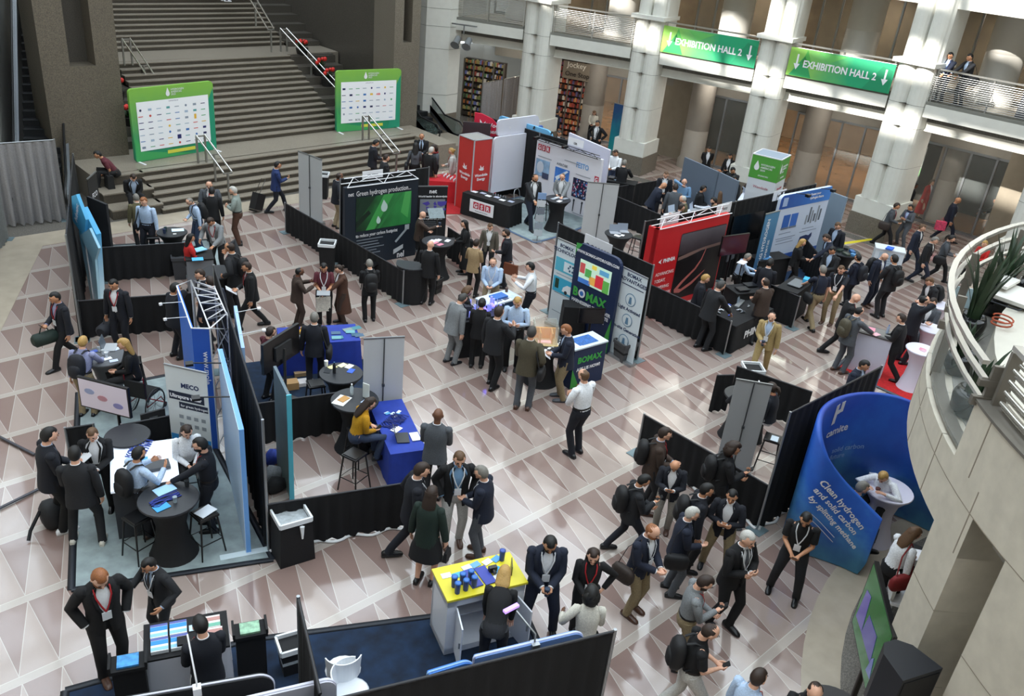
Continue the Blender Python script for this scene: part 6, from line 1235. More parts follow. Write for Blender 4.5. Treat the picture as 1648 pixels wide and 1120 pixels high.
flatrail(o,RR-.12,.14,20,a_s,0,.06,'base_channel',M('#6f6a62',.4,metal=.4)); na=7
for k in range(na+1):
    a=20+(a_s-20)*k/na; t=R(a)
    b=MB(); b.box((.08,0,0),(.10,.045,1.07)); b.box((.12,0,.62),(.22,.06,.10)); b.box((.12,0,.84),(.2,.06,.07)); p_=b.build('post',M('#77726a',.4,metal=.4),o); p_.location=((RR-.17)*math.cos(t),(RR-.17)*math.sin(t),0); p_.rotation_euler=(0,0,t)
flatrail(o,RR-.04,.015,20,a_s,.05,.62,'glass_pane',M('#d5e2de',.12,alpha=.07))
o=E('balcony_railing',(RC[0],RC[1],5.47),0,'balcony railing of many horizontal steel tubes at the right edge','railing')
for k in range(9):
    b=MB(); b.path([(x,y,z) for x,y,z in arcp(RR-.15+.04*(k%2),a_s+2,a_s+60,.06+.06*k,20)],.024,6); b.build('tube',M('#c2beb6',.22,metal=.8),o)
for k in range(5):
    t=R(a_s+1+12*k); b=MB(); b.box((0,0,0),(.12,.045,.62)); p_=b.build('post',M('#77726a',.4,metal=.4),o); p_.location=((RR-.15)*math.cos(t),(RR-.15)*math.sin(t),0); p_.rotation_euler=(0,0,t)
flatrail(o,RR-.12,.3,a_s,a_s+60,0,.03,'base_channel',M('#77726a',.4,metal=.4)); flatrail(o,RR-.15,.09,a_s+.5,a_s+60,.62,.05,'top_rail',M_RAILW)
# planters on the rotunda floor
def snake_plant(p,s,label,seed,n=16,h=1.1):
    o=E('potted_plant',p,0,label,'plant'); b=MB(); b.lathe([(.19*s,0),(.30*s,.15*s),(.33*s,.4*s),(.27*s,.55*s),(.25*s,.5*s),(.05,.48*s)],n=18); b.build('glazed_pot',M('#0d0e10',.08),o)
    rnd=random.Random(seed); b=MB()
    for k in range(n):
        a=rnd.uniform(0,2*PI); r=rnd.uniform(0,.14)*s; lean=rnd.uniform(.05,.45); L=h*rnd.uniform(.6,1.1)*s; w_=.075*s
        dx,dy=math.cos(a),math.sin(a); px_,py_=-dy,dx; pts=[]
        for j in range(6):
            t=j/5; c=Vector((dx*(r+lean*L*t*t),dy*(r+lean*L*t*t),.48*s+L*t)); ww=w_*(1-.1*t)*(1-t**3); pts.append((c+Vector((px_,py_,0))*ww,c-Vector((px_,py_,0))*ww))
        vs=[q for pr_ in pts for q in pr_]; b.add(vs,[(2*j,2*j+1,2*j+3,2*j+2) for j in range(5)],0,True)
    b.build('leaves',M('#22361f',.5,.4,5),o); return o
def rp(px,py,z=4.6): return P(px,py,z)
def on(px,py,z=4.8):
    q=P(px,py,z); v=Vector((q.x-RC[0],q.y-RC[1],0)).normalized()*6.5; return (RC[0]+v.x,RC[1]+v.y,z)
snake_plant(on(1533,600),.55,'snake plant in a glossy black pot behind the second glass panel',1,12,.9); snake_plant(on(1553,668),.62,'snake plant in a dark pot behind the lowest glass panel',2,10,.9)
snake_plant(on(1572,548),.6,'tall snake plant just above the lower glass panels of the rotunda',3,30,1.6); snake_plant(on(1592,505),.6,'snake plant in a black pot, third from the steel tube railing',4,30,1.6); snake_plant(on(1612,466),.6,'snake plant in a black pot, fourth from the steel tube railing',5,30,1.6); snake_plant(on(1636,430),.55,'farthest snake plant along the curved railing',7,24,2.0)
b=MB(); rnd=random.Random(8); pts=[(0,0,.02)]
for k in range(26): pts.append((rnd.uniform(-.4,.4)+k*.03,rnd.uniform(-.35,.35)-k*.02,.02+.01*(k%3)))
q=rp(1625,482,5.3); tag(b.path(pts,.012,4) and b.build('cable',M('#22262e',.5),None,(q.x,q.y,5.25)),'tangled dark cable on the rotunda floor behind the plants','cable')
b=MB(); b.path([(.12*math.cos(k*.5),.12*math.sin(k*.5),.02+.004*k) for k in range(30)],.012,4); q=rp(1612,520,5.3); tag(b.build('cable',M('#a0421f',.5),None,(q.x,q.y,5.25)),'coiled orange cable on the rotunda floor','cable')
b=MB(); b.box((0,0,0),(.7,.5,.05)); b.box((.1,.3,.1),(.5,.3,.04)); q=rp(1640,480,5.3); tag(b.build('table',M('#d8d6cf',.4),None,(q.x,q.y,5.3)),'white table top at the right edge on the rotunda','table')
q=P(1545,500,4.8); b=MB(); b.slab([(-.16,0),(.16,0),(.16,.36),(-.16,.36)],-.01,.01); tag(b.build('board',M('#b9d2dc',.3),None,(q.x,q.y,4.8),R(-60)),'pale blue board leaning inside the curved railing','board')
# upper floor draped table and lamp
q=P(1600,150,4.87); o=table(30.9,9.0,1.8,.9,.9,R(-80),'dark draped table on the balcony behind the two men',M('#23252c',.8)); o.location=(31.2,8.6,4.87)
b=MB(); b.lathe([(.3,.0),(.3,.7)],n=16); q=P(1428,90,5.0); tag(b.build('planter',M('#c9d6dc',.5),None,(31.4,12.9,4.87)),'pale round planter on the balcony right of the last green banner','planter')
# ---------------------------------------------------------------- people
SK={'l':'#d9a78c','m':'#c08a68','d':'#6b4632','t':'#a87350','p':'#e0b49c'}
CL={'navy':'#11141e','nv2':'#161d2f','blue':'#1c2f5e','black':'#0d0d10','char':'#1b1c20','grey':'#4c5056','lgrey':'#7b7e80','tan':'#a08a5c','olive':'#4a4434','tweed':'#5b564c','brown':'#2f2520','dbrown':'#3a2c24','white':'#e4e6e9','lblue':'#aec3de','blue2':'#6f94b8','lilac':'#8f93b4','maroon':'#56202a','red':'#b8201c','yellow':'#b8860e','green':'#14261f','khaki':'#87775a','beige':'#9a8a70','pale':'#b9b7b2','sage':'#87928c','jeans':'#2f3c55','cream':'#c8c4b8','pink':'#b05068','dolive':'#5c563c','tanj':'#9a8260','brn':'#4a2f22','red2':'#7c1a1c','wgrey':'#8e8a82'}
HR={'k':'#0e0c0b','b':'#2c1d14','lb':'#5a4028','g':'#77736c','w':'#b8b5ae','y':'#b08c50','r':'#8a5530','dg':'#3a3836'}
HAND={'D':(.245,.05,-.07),'K':(.195,.07,.03),'H':(.05,.27,.14),'P':(.06,.29,.27),'C':(.03,.215,.24),'R':(.16,.46,.12),'G':(.15,.33,.34),'F':(.05,.15,.60),'B':(.07,-.17,.0),'S':(.14,.15,.38),'A':(.215,.03,.07),'T':(.10,.33,.03),'L':(.14,.42,-.10),'U':(.20,.40,.28),'W':(.27,-.12,-.03),'M':(.30,.20,.15),'E':(.22,.10,.12)}
def ik(a,c,l1,l2,pole):
    d=c-a; L=min(max(d.length,.05),(l1+l2)*.998); d.normalize(); c2=a+d*L
    x=(l1*l1-l2*l2+L*L)/(2*L); h=math.sqrt(max(l1*l1-x*x,0)); p=pole-d*pole.dot(d)
    if p.length<1e-4: p=Vector((0,0,1))
    p.normalize(); return a+d*x+p*h,c2
def hand_mesh(b,w_,d,n,s,curl,big):
    "palm, four fingers and a thumb; w_ wrist, d direction, n palm normal, s side (+1 right)"
    d=d.normalized(); n=(n-d*n.dot(d)).normalized(); u=d.cross(n)*s
    q=lambda x,y,z: w_+u*x+d*y+n*z
    def el(y,rx,rz,zo=0): return [q(rx*math.cos(t),y,zo+rz*math.sin(t)) for t in [2*PI*k/8 for k in range(8)]]
    b.loft([el(-.02,.026,.022),el(.01,.028,.02),el(.045,.041,.017),el(.085,.042,.014),el(.10,.036,.010)],0)
    for k,(x,L,r) in enumerate(((-.031,.062,.0085),(-.011,.074,.0095),(.010,.08,.0095),(.031,.071,.009))):
        c1=curl; p0=q(x,.09,0); p1=q(x*1.06,.09+L*.5*math.cos(c1),L*.5*math.sin(c1)); p2=q(x*1.08,.09+L*(.5*math.cos(c1)+.5*math.cos(c1*2.1)),L*(.5*math.sin(c1)+.5*math.sin(c1*2.1)))
        b.path([p0,p1,p2],[r,r*.95,r*.75],6 if big else 4)
    b.path([q(.022,.02,.004),q(.052,.055,.014),q(.058,.088,.026)],[.013,.0105,.008],6 if big else 4)
BOD=[];PEOPLE={}
def person(pos,zb,hd,H,spec):
    g=spec.get; k=H/1.75; wom=g('wom',0); rnd=random.Random(int(pos.x*100+pos.y*977)); big=g('big',0)
    sh_w=.175 if not wom else .150
    legs=g('legs','s'); lean=R(g('lean',3)); hy=R(g('yaw',0)); hp=R(g('hp',12)); top=g('top','suit')
    # pelvis and feet
    hz=.92; feet=[(-.10,-.02,0),(.10,.02,0)]
    if legs=='w': feet=[(-.08,.30,0),(.08,-.28,.02)]; hz=.88
    if legs=='v': feet=[(-.08,-.28,.02),(.08,.30,0)]; hz=.88
    if legs=='a': feet=[(-.19,.05,0),(.19,-.03,0)]; hz=.895
    if legs=='x': feet=[(-.06,.10,0),(.12,-.08,0)]; hz=.91
    sit=legs in 'tcb'
    if legs=='t': hz=.82/k; feet=[(-.12,.36,.30/k),(.12,.32,.30/k)]
    if legs=='c': hz=.55/k; feet=[(-.13,.46,0),(.13,.42,0)]
    if legs=='b': hz=(g('sh',.35)+.08)/k; feet=[(-.16,.50,g('fz',0)/k),(.14,.44,g('fz',0)/k)]
    T=Matrix.Translation((0,0,hz))@Matrix.Rotation(R(g('tw',0)),4,'Z')@Matrix.Rotation(-lean,4,'X')
    V=Vector; tp=lambda x,y,z:T@V((x,y,z))
    def ring(z,rx,ry,yo=0,n=18,gap=None,th=.012,p=2.4):
        out=[]
        def pt(a,rx,ry):
            c_,s_=math.cos(a),math.sin(a); return tp(rx*math.copysign(abs(c_)**(2/p),c_),yo+ry*math.copysign(abs(s_)**(2/p),s_),z)
        if gap is None: return [pt(2*PI*i/n,rx,ry) for i in range(n)]
        a0=PI/2+R(gap); a1=PI/2+2*PI-R(gap)
        o_=[pt(a0+(a1-a0)*i/(n-1),rx,ry) for i in range(n)]; i_=[pt(a1-(a1-a0)*i/(n-1),rx-th,ry-th) for i in range(n)]
        return o_+i_
    hipj=[V((-.09,0,hz)),V((.09,0,hz))]; 
    legj=[]
    for i in (0,1):
        f=V(feet[i]); ank=f+V((0,0,.085)); kn,an=ik(hipj[i],ank,.43,.43,V(((-.15 if i==0 else .15),1,.12 if sit else 0))); legj.append((hipj[i],kn,an))
    arms=g('arms','DD'); armj=[]; 
    for i,s in ((0,-1),(1,1)):
        sh=tp(s*sh_w,-.005,.475); t=HAND[arms[i]]; tgt=tp(s*t[0],t[1],t[2])
        if legs in 'tcb' and arms[i]=='T': tgt=legj[i][1]*.75+hipj[i]*.25+V((0,-.02,.10))
        if arms[i] in 'RLU' and g('hz_',None): tgt.z=g('hz_')/k
        pole=tp(s*.7,-.8,-.6)-tp(0,0,0)
        if arms[i] in 'CA': pole=tp(s*.9,-.35,-.7)-tp(0,0,0)
        el,wr=ik(sh,tgt,.285,.255,pole); armj.append((sh,el,wr))
    nb=tp(0,-.005,.545); hR=Matrix.Rotation(hy,4,'Z')@Matrix.Rotation(-hp-lean*.55,4,'X'); hc=nb+(T.to_3x3()@V((0,.015,.055)))+hR.to_3x3()@V((0,.018,.095))
    hx=lambda x,y,z: hc+hR.to_3x3()@V((x,y,z))
    # body
    b=MB(); ww=.93 if wom else 1; bust=.02 if wom else 0
    b.loft([ring(-.10,.09,.08),ring(-.06,.145*ww,.105),ring(.02,.155*ww,.108),ring(.13,.13*ww,.095),ring(.30,.148*ww,.108+bust,bust*.5),ring(.42,.150*ww,.095),ring(.50,.11*ww,.07),ring(.545,.062,.058),ring(.575,.050,.052,.004),ring(.64,.050,.052,.018)])
    for i in (0,1):
        a,m,c=legj[i]; b.path([a+V((0,0,.03)),a*.5+m*.5,m,m*.5+c*.5,c,c+V((0,.01,-.03))],[.078,.066,.050,.048,.034,.034],8)
        f=V(feet[i]); b.path([c+V((0,-.03,-.04)),c+V((0,.06,-.05)),c+V((0,.15,-.065))],[(.035,.03),(.038,.025),(.03,.015)],8)
        s,e,w_=armj[i]; b.path([tp((-1,1)[i]*.10,0,.46),s,s*.5+e*.5,e,e*.6+w_*.4,w_,w_+(w_-e).normalized()*.012],[.05,.048,.042,.036,.034,.024,.023],8)
    def hf(d):
        return (1-.10*max(0,-d.z)**1.0-.06*max(0,d.y)*max(0,-d.z)) if d.z<0 else 1
    hv=MB(); 
    def hfn(d):
        return 1-.13*max(0,-d.z)*(1-.5*max(0,d.y))+ (.06*max(0,-d.y) if d.z>0 else 0)
    hv.sphere((0,0,0),(.074,.093,.112),16,fn=hfn)
    hv.path([(0,.085,.012),(0,.104,-.014),(0,.112,-.024)],[.009,.013,.012],6); hv.sphere((0,.074,-.075),(.03,.022,.02),8)
    for s in (-1,1): hv.sphere((s*.076,-.008,-.005),(.012,.02,.031),8)
    hv.xf(Matrix.Translation(hc)@hR); b.add(hv.v,hv.f,0,True)
    ex=MB()
    for i,s in ((0,-1),(1,1)):
        sh,el,wr=armj[i]; dd=(wr-el); at=arms[i]
        nrm=tp(-s,.3,0)-tp(0,0,0) if at in 'DKW' else (tp(-s*.4,-.2,1)-tp(0,0,0) if at in 'HPUT' else tp(-s*.8,-.6,.3)-tp(0,0,0))
        if at in 'RLT': nrm=V((0,0,-1))
        if at!='K' : hand_mesh(ex,wr,dd,nrm,s,.35 if at in 'DRLTGWM' else .7,big)
    if True:
        for s in (-1,1):
            q=MB(); q.sphere((s*.031,.083,.014),(.011,.008,.0065),6,1); q.box((s*.031,.090,.028),(.028,.008,.006),2); q.xf(Matrix.Translation(hc)@hR); ex.add(q.v,q.f,1); 
        q=MB(); q.box((0,.086,-.049),(.040,.012,.007)); q.xf(Matrix.Translation(hc)@hR); ex.add(q.v,q.f,2)
    root_rz=hd-PI/2
    skm=M(SK[g('skin','l')],.55,.06,18)
    S=Matrix.Diagonal((k*1.12,k*1.12,k,1)); b.xf(S); ex.xf(S)
    me=b.mesh('person',skm); o=bpy.data.objects.new('person',me); col.objects.link(o); o.location=(pos.x,pos.y,zb); o.rotation_euler=(0,0,root_rz)
    BOD.append((o,ex,.0115 if big else .0155,[skm,M('#1a1411',.4),M('#8a4a42',.6)]))
    def part(mb,name,mat,sc_=True):
        if sc_: mb.xf(S)
        return mb.build(name,mat,o)
    # trousers / skirt
    pc=cloth(CL[g('pc','char')]); bottom=g('bot','trousers')
    if bottom=='trousers':
        p=MB(); p.loft([ring(-.12,.10,.09,0,14),ring(-.06,.160*ww,.120,0,14),ring(.02,.166*ww,.122,0,14),ring(.13,.140*ww,.107,0,14)])
        for i in (0,1):
            a,m,c=legj[i]; f=1+.04*rnd.random(); p.path([a+V((0,0,.04)),a*.72+m*.28,m*.55+a*.45,m,m*.55+c*.45,c*.8+m*.2,c+V((0,0,-.035))],[.086,.092,.078,.064*f,.062,.056,.059],10)
        part(p,'trousers',pc)
    else:
        p=MB(); hem={'skirt':-.38,'dress':-.50,'long':-.70}[bottom]; kk=1.15 if not sit else 1
        p.loft([ring(.14,.135*ww,.105,0,14),ring(.02,.165,.13,0,14),ring(-.1,.18,.14,0,14),ring(hem*.6,.19*kk,.16,.0,14),ring(hem,.20*kk,.18,0,14)]); part(p,'skirt',pc)
        if sit:
            p=MB()
            for i in (0,1): a,m,c=legj[i]; p.path([a,m],[.09,.075],8)
            part(p,'skirt_lap',pc)
    # shoes
    shm=M(CL.get(g('shoe','black'),'#15110f'),.35,.1,20); 
    for i in (0,1):
        a,m,c=legj[i]; z0=c.z-.085; p=MB(); q=lambda x,y,z:(c.x+x,c.y+y,max(z0,0)+z if not sit else z0+z); 
        def sr(y,w_,h_,zb_=0): return [q(-w_,y,zb_),q(w_,y,zb_),q(w_,y,h_*.55),q(w_*.6,y,h_),q(-w_*.6,y,h_),q(-w_,y,h_*.55)]
        p.loft([sr(-.085,.026,.06),sr(-.06,.036,.085),sr(0,.038,.095),sr(.06,.040,.07),sr(.13,.044,.055),sr(.175,.036,.042),sr(.195,.018,.025)],0,True,True); part(p,'shoe',shm)
    # shirt / tops
    tc=cloth(CL[g('tc','navy')]); shc=M(CL[g('sc','white')],.8,.05,40); hem=-.13 if not sit else -.03
    suit=top in('suit','coat','cardigan'); topm=shc if suit else tc
    p=MB(); zl=.06 if (suit or g('tuck',1)) else -.08
    p.loft([ring(zl,.150*ww,.118,0,16),ring(.13,.143*ww,.112,0,16),ring(.22,.152*ww,.116+bust*.6,bust*.5,16),ring(.32,.165*ww,.122+bust,bust*.5,16),ring(.43,.168*ww,.108,0,16),ring(.495,.125*ww,.083,0,16),ring(.535,.076,.068,0,16),ring(.568,.060,.062,.004,16)])
    if not suit:
        for i in (0,1):
            s,e,w_=armj[i]; ins=tp((-1,1)[i]*.11,0,.45)
            p.sphere(s+V((0,0,-.008)),.062,9)
            if top in('tee','polo'): p.path([ins,s+V((0,0,.0)),s*.5+e*.5,s*.25+e*.75],[.060,.063,.060,.060],8)
            else: p.path([ins,s,s*.5+e*.5,e,e*.5+w_*.5,w_],[.060,.066,.058,.052,.046,.038],8)
    part(p,'shirt' if top!='dress' else 'dress_top',topm)
    if not suit and top in ('shirt','polo','blouse'):
        p=MB(); p.loft([ring(.535,.078,.070,0,14),ring(.572,.068,.066,.004,14)],0,False); part(p,'collar',topm)
    belt=bottom=='trousers' and zl>0 and not wom
    if belt: p=MB(); p.loft([ring(.085,.155,.121,0,16),ring(.115,.150,.118,0,16)],0,False); part(p,'belt',M('#17110d',.4))
    if suit:
        gp=g('open',0); gb=16 if gp else 3; hm=hem if top!='coat' else (-.55 if not sit else -.1)
        p=MB(); rs=[]
        prof=[(hm,.185*ww if top!='coat' else .22,.145 if top!='coat' else .19,gb+6),(-.02,.180*ww,.140,gb+2),(.08,.168*ww,.130,gb),(.16,.163*ww,.126,gb+(0 if gp else 1)),(.26,.173*ww,.130+bust*.7,gb+9),(.36,.181*ww,.131+bust*.6,gb+17),(.44,.184*ww,.115,gb+24),(.495,.150*ww,.095,gb+30),(.535,.094,.080,gb+34),(.565,.072,.072,gb+38)]
        for z,rx,ry,gp_ in prof: rs.append(ring(z,rx,ry,bust*.4 if .2<z<.4 else 0,20,gp_))
        p.loft(rs,0,True,True)
        for i in (0,1):
            s,e,w_=armj[i]; ins=tp((-1,1)[i]*.10,0,.45); p.sphere(s+V((0,0,-.008)),.067,10); p.path([ins,s+V((0,0,-.004)),s*.6+e*.4,e,e*.5+w_*.5,w_*.97+e*.03],[.066,.069,.065,.059,.054,.047],10)
        part(p,'coat' if top=='coat' else 'jacket',tc)
        p=MB()
        for s in (-1,1):
            aa=[(s*.052,.06,.55),(s*.105,.108,.44),(s*.085,.136+bust*.6,.30),(s*(.05 if gp else .02),.138,.17)]
            ib=[(s*.040,.062,.548),(s*.075,.104,.44),(s*.052,.130+bust*.6,.30),(s*(.035 if gp else .008),.134,.17)]
            vs=[tp(*q) for q in aa]+[tp(*q) for q in ib]+[tp(q[0],q[1]+.007,q[2]) for q in aa]+[tp(q[0],q[1]+.007,q[2]) for q in ib]
            p.add(vs,[(8+j,9+j,13+j,12+j) if s>0 else (12+j,13+j,9+j,8+j) for j in range(3)]+[(0+j,1+j,9+j,8+j) for j in range(3)]+[(4+j,5+j,13+j,12+j) for j in range(3)])
        part(p,'lapels',tc)
        p=MB()
        for i in (0,1):
            s,e,w_=armj[i]; d_=(w_-e).normalized(); p.path([w_-d_*.02,w_+d_*.008],[.036,.034],8)
        part(p,'shirt_cuffs',shc)
    yf=.118+bust if not suit else .124+bust
    if g('tie'):
        p=MB(); pts=[(0,.075,.545,.018),(0,.098,.50,.014),(0,yf,.40,.026),(0,yf+.008,.28,.03),(0,yf+.006,.16,.03),(0,yf+.004,.10,.012)]; rr=[]
        for x,y,z,w_ in pts: rr.append([tp(-w_,y,z),tp(w_,y,z),tp(w_*.8,y+.008,z),tp(-w_*.8,y+.008,z)])
        p.loft(rr,0,True,False); part(p,'tie',M(CL.get(g('tie'),'#20263c'),.6,.3,50))
    if g('lan'):
        lc={'r':'#a8161f','w':'#d9dbe0','b':'#28407c','p':'#6b3a7c','g':'#2a8f8f'}[g('lan')]; p=MB(); yb=yf+(.010 if suit else .006)
        for s in (-1,1): p.path([tp(s*.055,-.01,.56),tp(s*.075,.075,.52),tp(s*.072,yb-.012,.44),tp(s*.04,yb+.008,.33),tp(0,yb+.012,.22)],[(.009,.004)]*5,4)
        part(p,'lanyard',M(lc,.6)); 
        if g('badge',1):
            p=MB(); p.add([tp(x,yb+y,z) for z in (.10,.22) for x,y in ((-.045,.008),(.045,.008),(.045,.016),(-.045,.016))],[(0,3,2,1),(4,5,6,7),(0,1,5,4),(1,2,6,5),(2,3,7,6),(3,0,4,7)]); part(p,'badge',M('#dfe2e6',.4))
    # hair
    st=g('hair','short'); hcx=M(HR[g('hc','b')],.6,.25,90)
    if st!='bald':
        def hh(d):
            front=max(0,d.y); face=(d.y>.25 and d.z<.42+ .25*abs(d.x)); low=d.z<-.35 if st in('short','ring','bun','pony','cap') else d.z<-.5
            if st=='ring': crown=d.z>.38 and d.y>-.75; 
            else: crown=False
            nz=.02*math.sin(9*d.x+7*d.z)*math.sin(8*d.y+3*d.x)
            if face or crown: return .90
            if low and d.y>-.25: return .90
            if st=='curly': return 1.30+.07*math.sin(13*d.x+5*d.y)*math.sin(11*d.z+7*d.y)
            return {'short':1.085,'ring':1.05,'long':1.12,'bun':1.09,'pony':1.09,'cap':1.12}[st]+nz
        p=MB(); p.sphere((0,-.008,.012),(.076,.096,.110),20,fn=hh); 
        if st=='long':
            L=g('hl',.26); rr=[]
            for z,rx,ry,yo in ((.05,.084,.060,-.05),(-.04,.090,.055,-.055),(-.12,.094,.045,-.062),(-.06-L*.6,.095,.038,-.068),(-.06-L,.06,.02,-.07)):
                rr.append([(rx*math.cos(t),yo+ry*math.sin(t),z) for t in [2*PI*i/14 for i in range(14)]])
            p.loft(rr)
        if st=='curly': 
            p.sphere((0,-.04,-.03),(.115,.10,.13),14,fn=lambda d:1+.09*math.sin(13*d.x+5*d.y)*math.sin(11*d.z+7*d.y) if d.y<.35 else .75)
        if st=='bun': p.sphere((0,-.12,.03),(.038,.035,.038),8)
        if st=='pony': p.path([(0,-.09,.05),(0,-.135,.03),(0,-.15,-.05),(0,-.13,-.14)],[.022,.032,.03,.008],7)
        if st=='cap': p.path([(0,.07,.05),(0,.13,.042)],[(.06,.012),(.045,.006)],8)
        p.xf(Matrix.Translation(hc)@hR); part(p,'hair' if st!='cap' else 'cap',hcx)
    if g('beard'):
        p=MB(); p.sphere((0,.012,-.055),(.068,.086,.062),14,fn=lambda d:1.04 if (d.z<-.0 or abs(d.x)>.65) and d.y>-.2 and not(d.z>-.05 and abs(d.x)<.5) else .8); p.xf(Matrix.Translation(hc)@hR); part(p,'beard',hcx)
    if g('glasses'):
        p=MB()
        for s in (-1,1): p.path([(s*.032+.018*math.cos(t),.100,.012+.015*math.sin(t)) for t in [2*PI*i/8 for i in range(8)]],.0025,4,close=True); p.path([(s*.05,.099,.015),(s*.078,.0,.012)],.0025,4)
        p.xf(Matrix.Translation(hc)@hR); part(p,'glasses',M_BLACKG)
    if g('mask'):
        p=MB(); p.sphere((0,.03,-.045),(.064,.075,.05),12,fn=lambda d:1 if d.y>0 else .7); p.xf(Matrix.Translation(hc)@hR); part(p,'face_mask',M_BLACKG)
    if g('scarf'): p=MB(); p.path([tp(.1*math.cos(t),.09*math.sin(t),.54) for t in [2*PI*i/12 for i in range(12)]],.03,6,close=True); part(p,'scarf',M(CL[g('scarf')],.8))
    # carried things are objects of their own
    Wm=Matrix.Translation((pos.x,pos.y,zb))@Matrix.Rotation(root_rz,4,'Z')
    who=g('who','the person')
    def item(mb,name,mat,label,cat,loc,lp=None):
        w0=Wm@(Vector((loc.x*1.12*k,loc.y*1.12*k,loc.z*k))); mb.xf(Matrix.Scale(1,4)); oo=mb.build(name,mat,None,w0,root_rz); return tag(oo,label,cat)
    for it in g('items',()):
        kind,c=(it.split(':')+['black'])[:2]; mt=M(CL.get(c,'#15161a'),.7,.2,30); wr=armj[1][2]; hnd=wr+(wr-armj[1][1]).normalized()*.09
        lw=armj[0][2]; lh=lw+(lw-armj[0][1]).normalized()*.09
        nm={'navy':'navy','black':'black','grey':'grey','olive':'olive green','brown':'brown','dbrown':'dark brown','white':'white','red':'red','red2':'dark red','blue':'blue','green':'dark green','char':'charcoal','cream':'cream','pink':'pink'}.get(c,'dark')
        if kind=='bp':
            ct=tp(0,-.21,.27); p=MB(); p.sbox((0,0,0),(.155,.10,.235),14,3.2); p.sbox((0,-.07,-.07),(.115,.06,.12),10,3.5); p.xf(Matrix.Rotation(-lean,4,'X')); q=item(p,'backpack',mt,'%s backpack worn by %s'%(nm,who),'backpack',ct)
            for s in (-1,1):
                p=MB(); yo=.155 if suit else .140; p.path([tp(s*.07,-.15,.50)-ct,tp(s*.085,-.05,.545)-ct,tp(s*.09,.06,.52)-ct,tp(s*.10,yo,.38)-ct,tp(s*.13,yo-.04,.22)-ct,tp(s*.15,-.10,.12)-ct],[(.022,.008)]*6,5); p.build('strap',mt,q)
        elif kind in('sb','db'):
            sd=1 if kind=='sb' else -1; ct=tp(sd*.27,-.05,-.04); p=MB(); p.sbox((0,0,0),(.07,.19,.14),12,4); q=item(p,'shoulder_bag',mt,'%s shoulder bag carried by %s'%(nm,who),'bag',ct)
            p=MB(); p.path([tp(sd*.26,.10,.05)-ct,tp(sd*.15,.12,.35)-ct,tp(sd*.08,.0,.56)-ct,tp(sd*.15,-.14,.35)-ct,tp(sd*.26,-.18,.05)-ct],[(.015,.006)]*5,4); p.build('strap',mt,q)
        elif kind in('duf','ldf'):
            ct=(hnd if kind=='duf' else lh)+V((.02,0,-.24)); p=MB(); p.path([(0,-.25,0),(0,-.2,0),(0,.2,0),(0,.25,0)],[.09,.14,.14,.09],10); q=item(p,'duffel_bag',mt,'%s duffel bag held by %s'%(nm,who),'bag',ct); p=MB(); p.path([(0,-.1,.12),(0,-.05,.25),(0,.05,.25),(0,.1,.12)],.012,5); p.build('handle',mt,q)
        elif kind in('br','lbr'):
            h_=hnd if kind=='br' else lh; ct=h_+V((0,0,-.24)); p=MB(); p.box((0,0,-.14),(.09,.40,.29),0,0,(.7,.96)); q=item(p,'briefcase',mt,'%s briefcase held by %s'%(nm,who),'bag',ct); p=MB(); p.path([(0,-.06,.15),(0,-.05,.2),(0,.05,.2),(0,.06,.15)],.01,5); p.build('handle',mt,q)
        elif kind=='hb': ct=hnd+V((.02,0,-.16)); p=MB(); p.box((0,0,-.09),(.07,.22,.16),0,0,(.7,.8)); p.path([(0,-.08,.06),(0,0,.16),(0,.08,.06)],.007,4); item(p,'handbag',mt,'small %s handbag held by %s'%(nm,who),'bag',ct)
        elif kind=='tote': ct=lh+V((0,0,-.28)); p=MB(); p.box((0,0,-.18),(.05,.34,.36)); p.path([(0,-.1,.17),(0,-.04,.28),(0,.04,.28),(0,.1,.17)],.008,4); item(p,'tote_bag',mt,'%s tote bag held by %s'%(nm,who),'bag',ct)
        elif kind in('ph','lph'): h_=hnd if kind=='ph' else lh; p=MB(); p.box((0,0,0),(.075,.15,.012)); p.xf(Matrix.Rotation(R(40),4,'X')); item(p,'phone',M_BLACKG,'dark phone held by %s'%who,'phone',h_+V((0,.02,.03)))
        elif kind in('pp','lpp'): h_=hnd if kind=='pp' else lh; p=MB(); p.box((0,0,0),(.21,.28,.008)); p.xf(Matrix.Rotation(R(35),4,'X')); item(p,'papers',M(CL.get(c,'#dfe1e4') if c!='black' else '#dfe1e4',.5),'papers held by %s'%who,'papers',h_+V((-.03,.06,.03)))
        elif kind=='lap': p=MB(); p.box((0,0,0),(.30,.20,.02)); p.xf(Matrix.Rotation(R(-8),4,'X')); item(p,'laptop',M('#9a9ea2' if c=='grey' else '#1b1c1f',.4),'flat laptop held by %s'%who,'laptop',(hnd+lh)*.5+V((0,.04,.04)))
        elif kind in('cup','lcup'): h_=hnd if kind=='cup' else lh; p=MB(); p.lathe([(.03,-.06),(.042,.06),(.044,.07),(.03,.075)],n=10); item(p,'paper_cup',M('#24344a' if c!='white' else '#dcdcdc',.5),'cup held by %s'%who,'cup',h_+V((0,.015,.03)))
        elif kind=='roll':
            ct=tp(.30,-.55,-.92+.34); p=MB(); p.box((0,0,-.27),(.36,.24,.5),0,0,(.92,.92)); p.xf(Matrix.Rotation(R(-25),4,'X')); q=item(p,'rolling_suitcase',mt,'%s rolling suitcase pulled by %s'%(nm,who),'suitcase',ct)
            p=MB(); p.path([(-.08,.1,.2),(-.08,.42,.55),(.08,.42,.55),(.08,.1,.2)],.01,5); p.build('pull_handle',M_DKST,q); p=MB(); 
            for s in (-.12,.12): p.path([(s-.02,.0,-.30),(s+.02,.0,-.30)],.035,8)
            p.build('wheels',M_BLACKG,q)
    return o
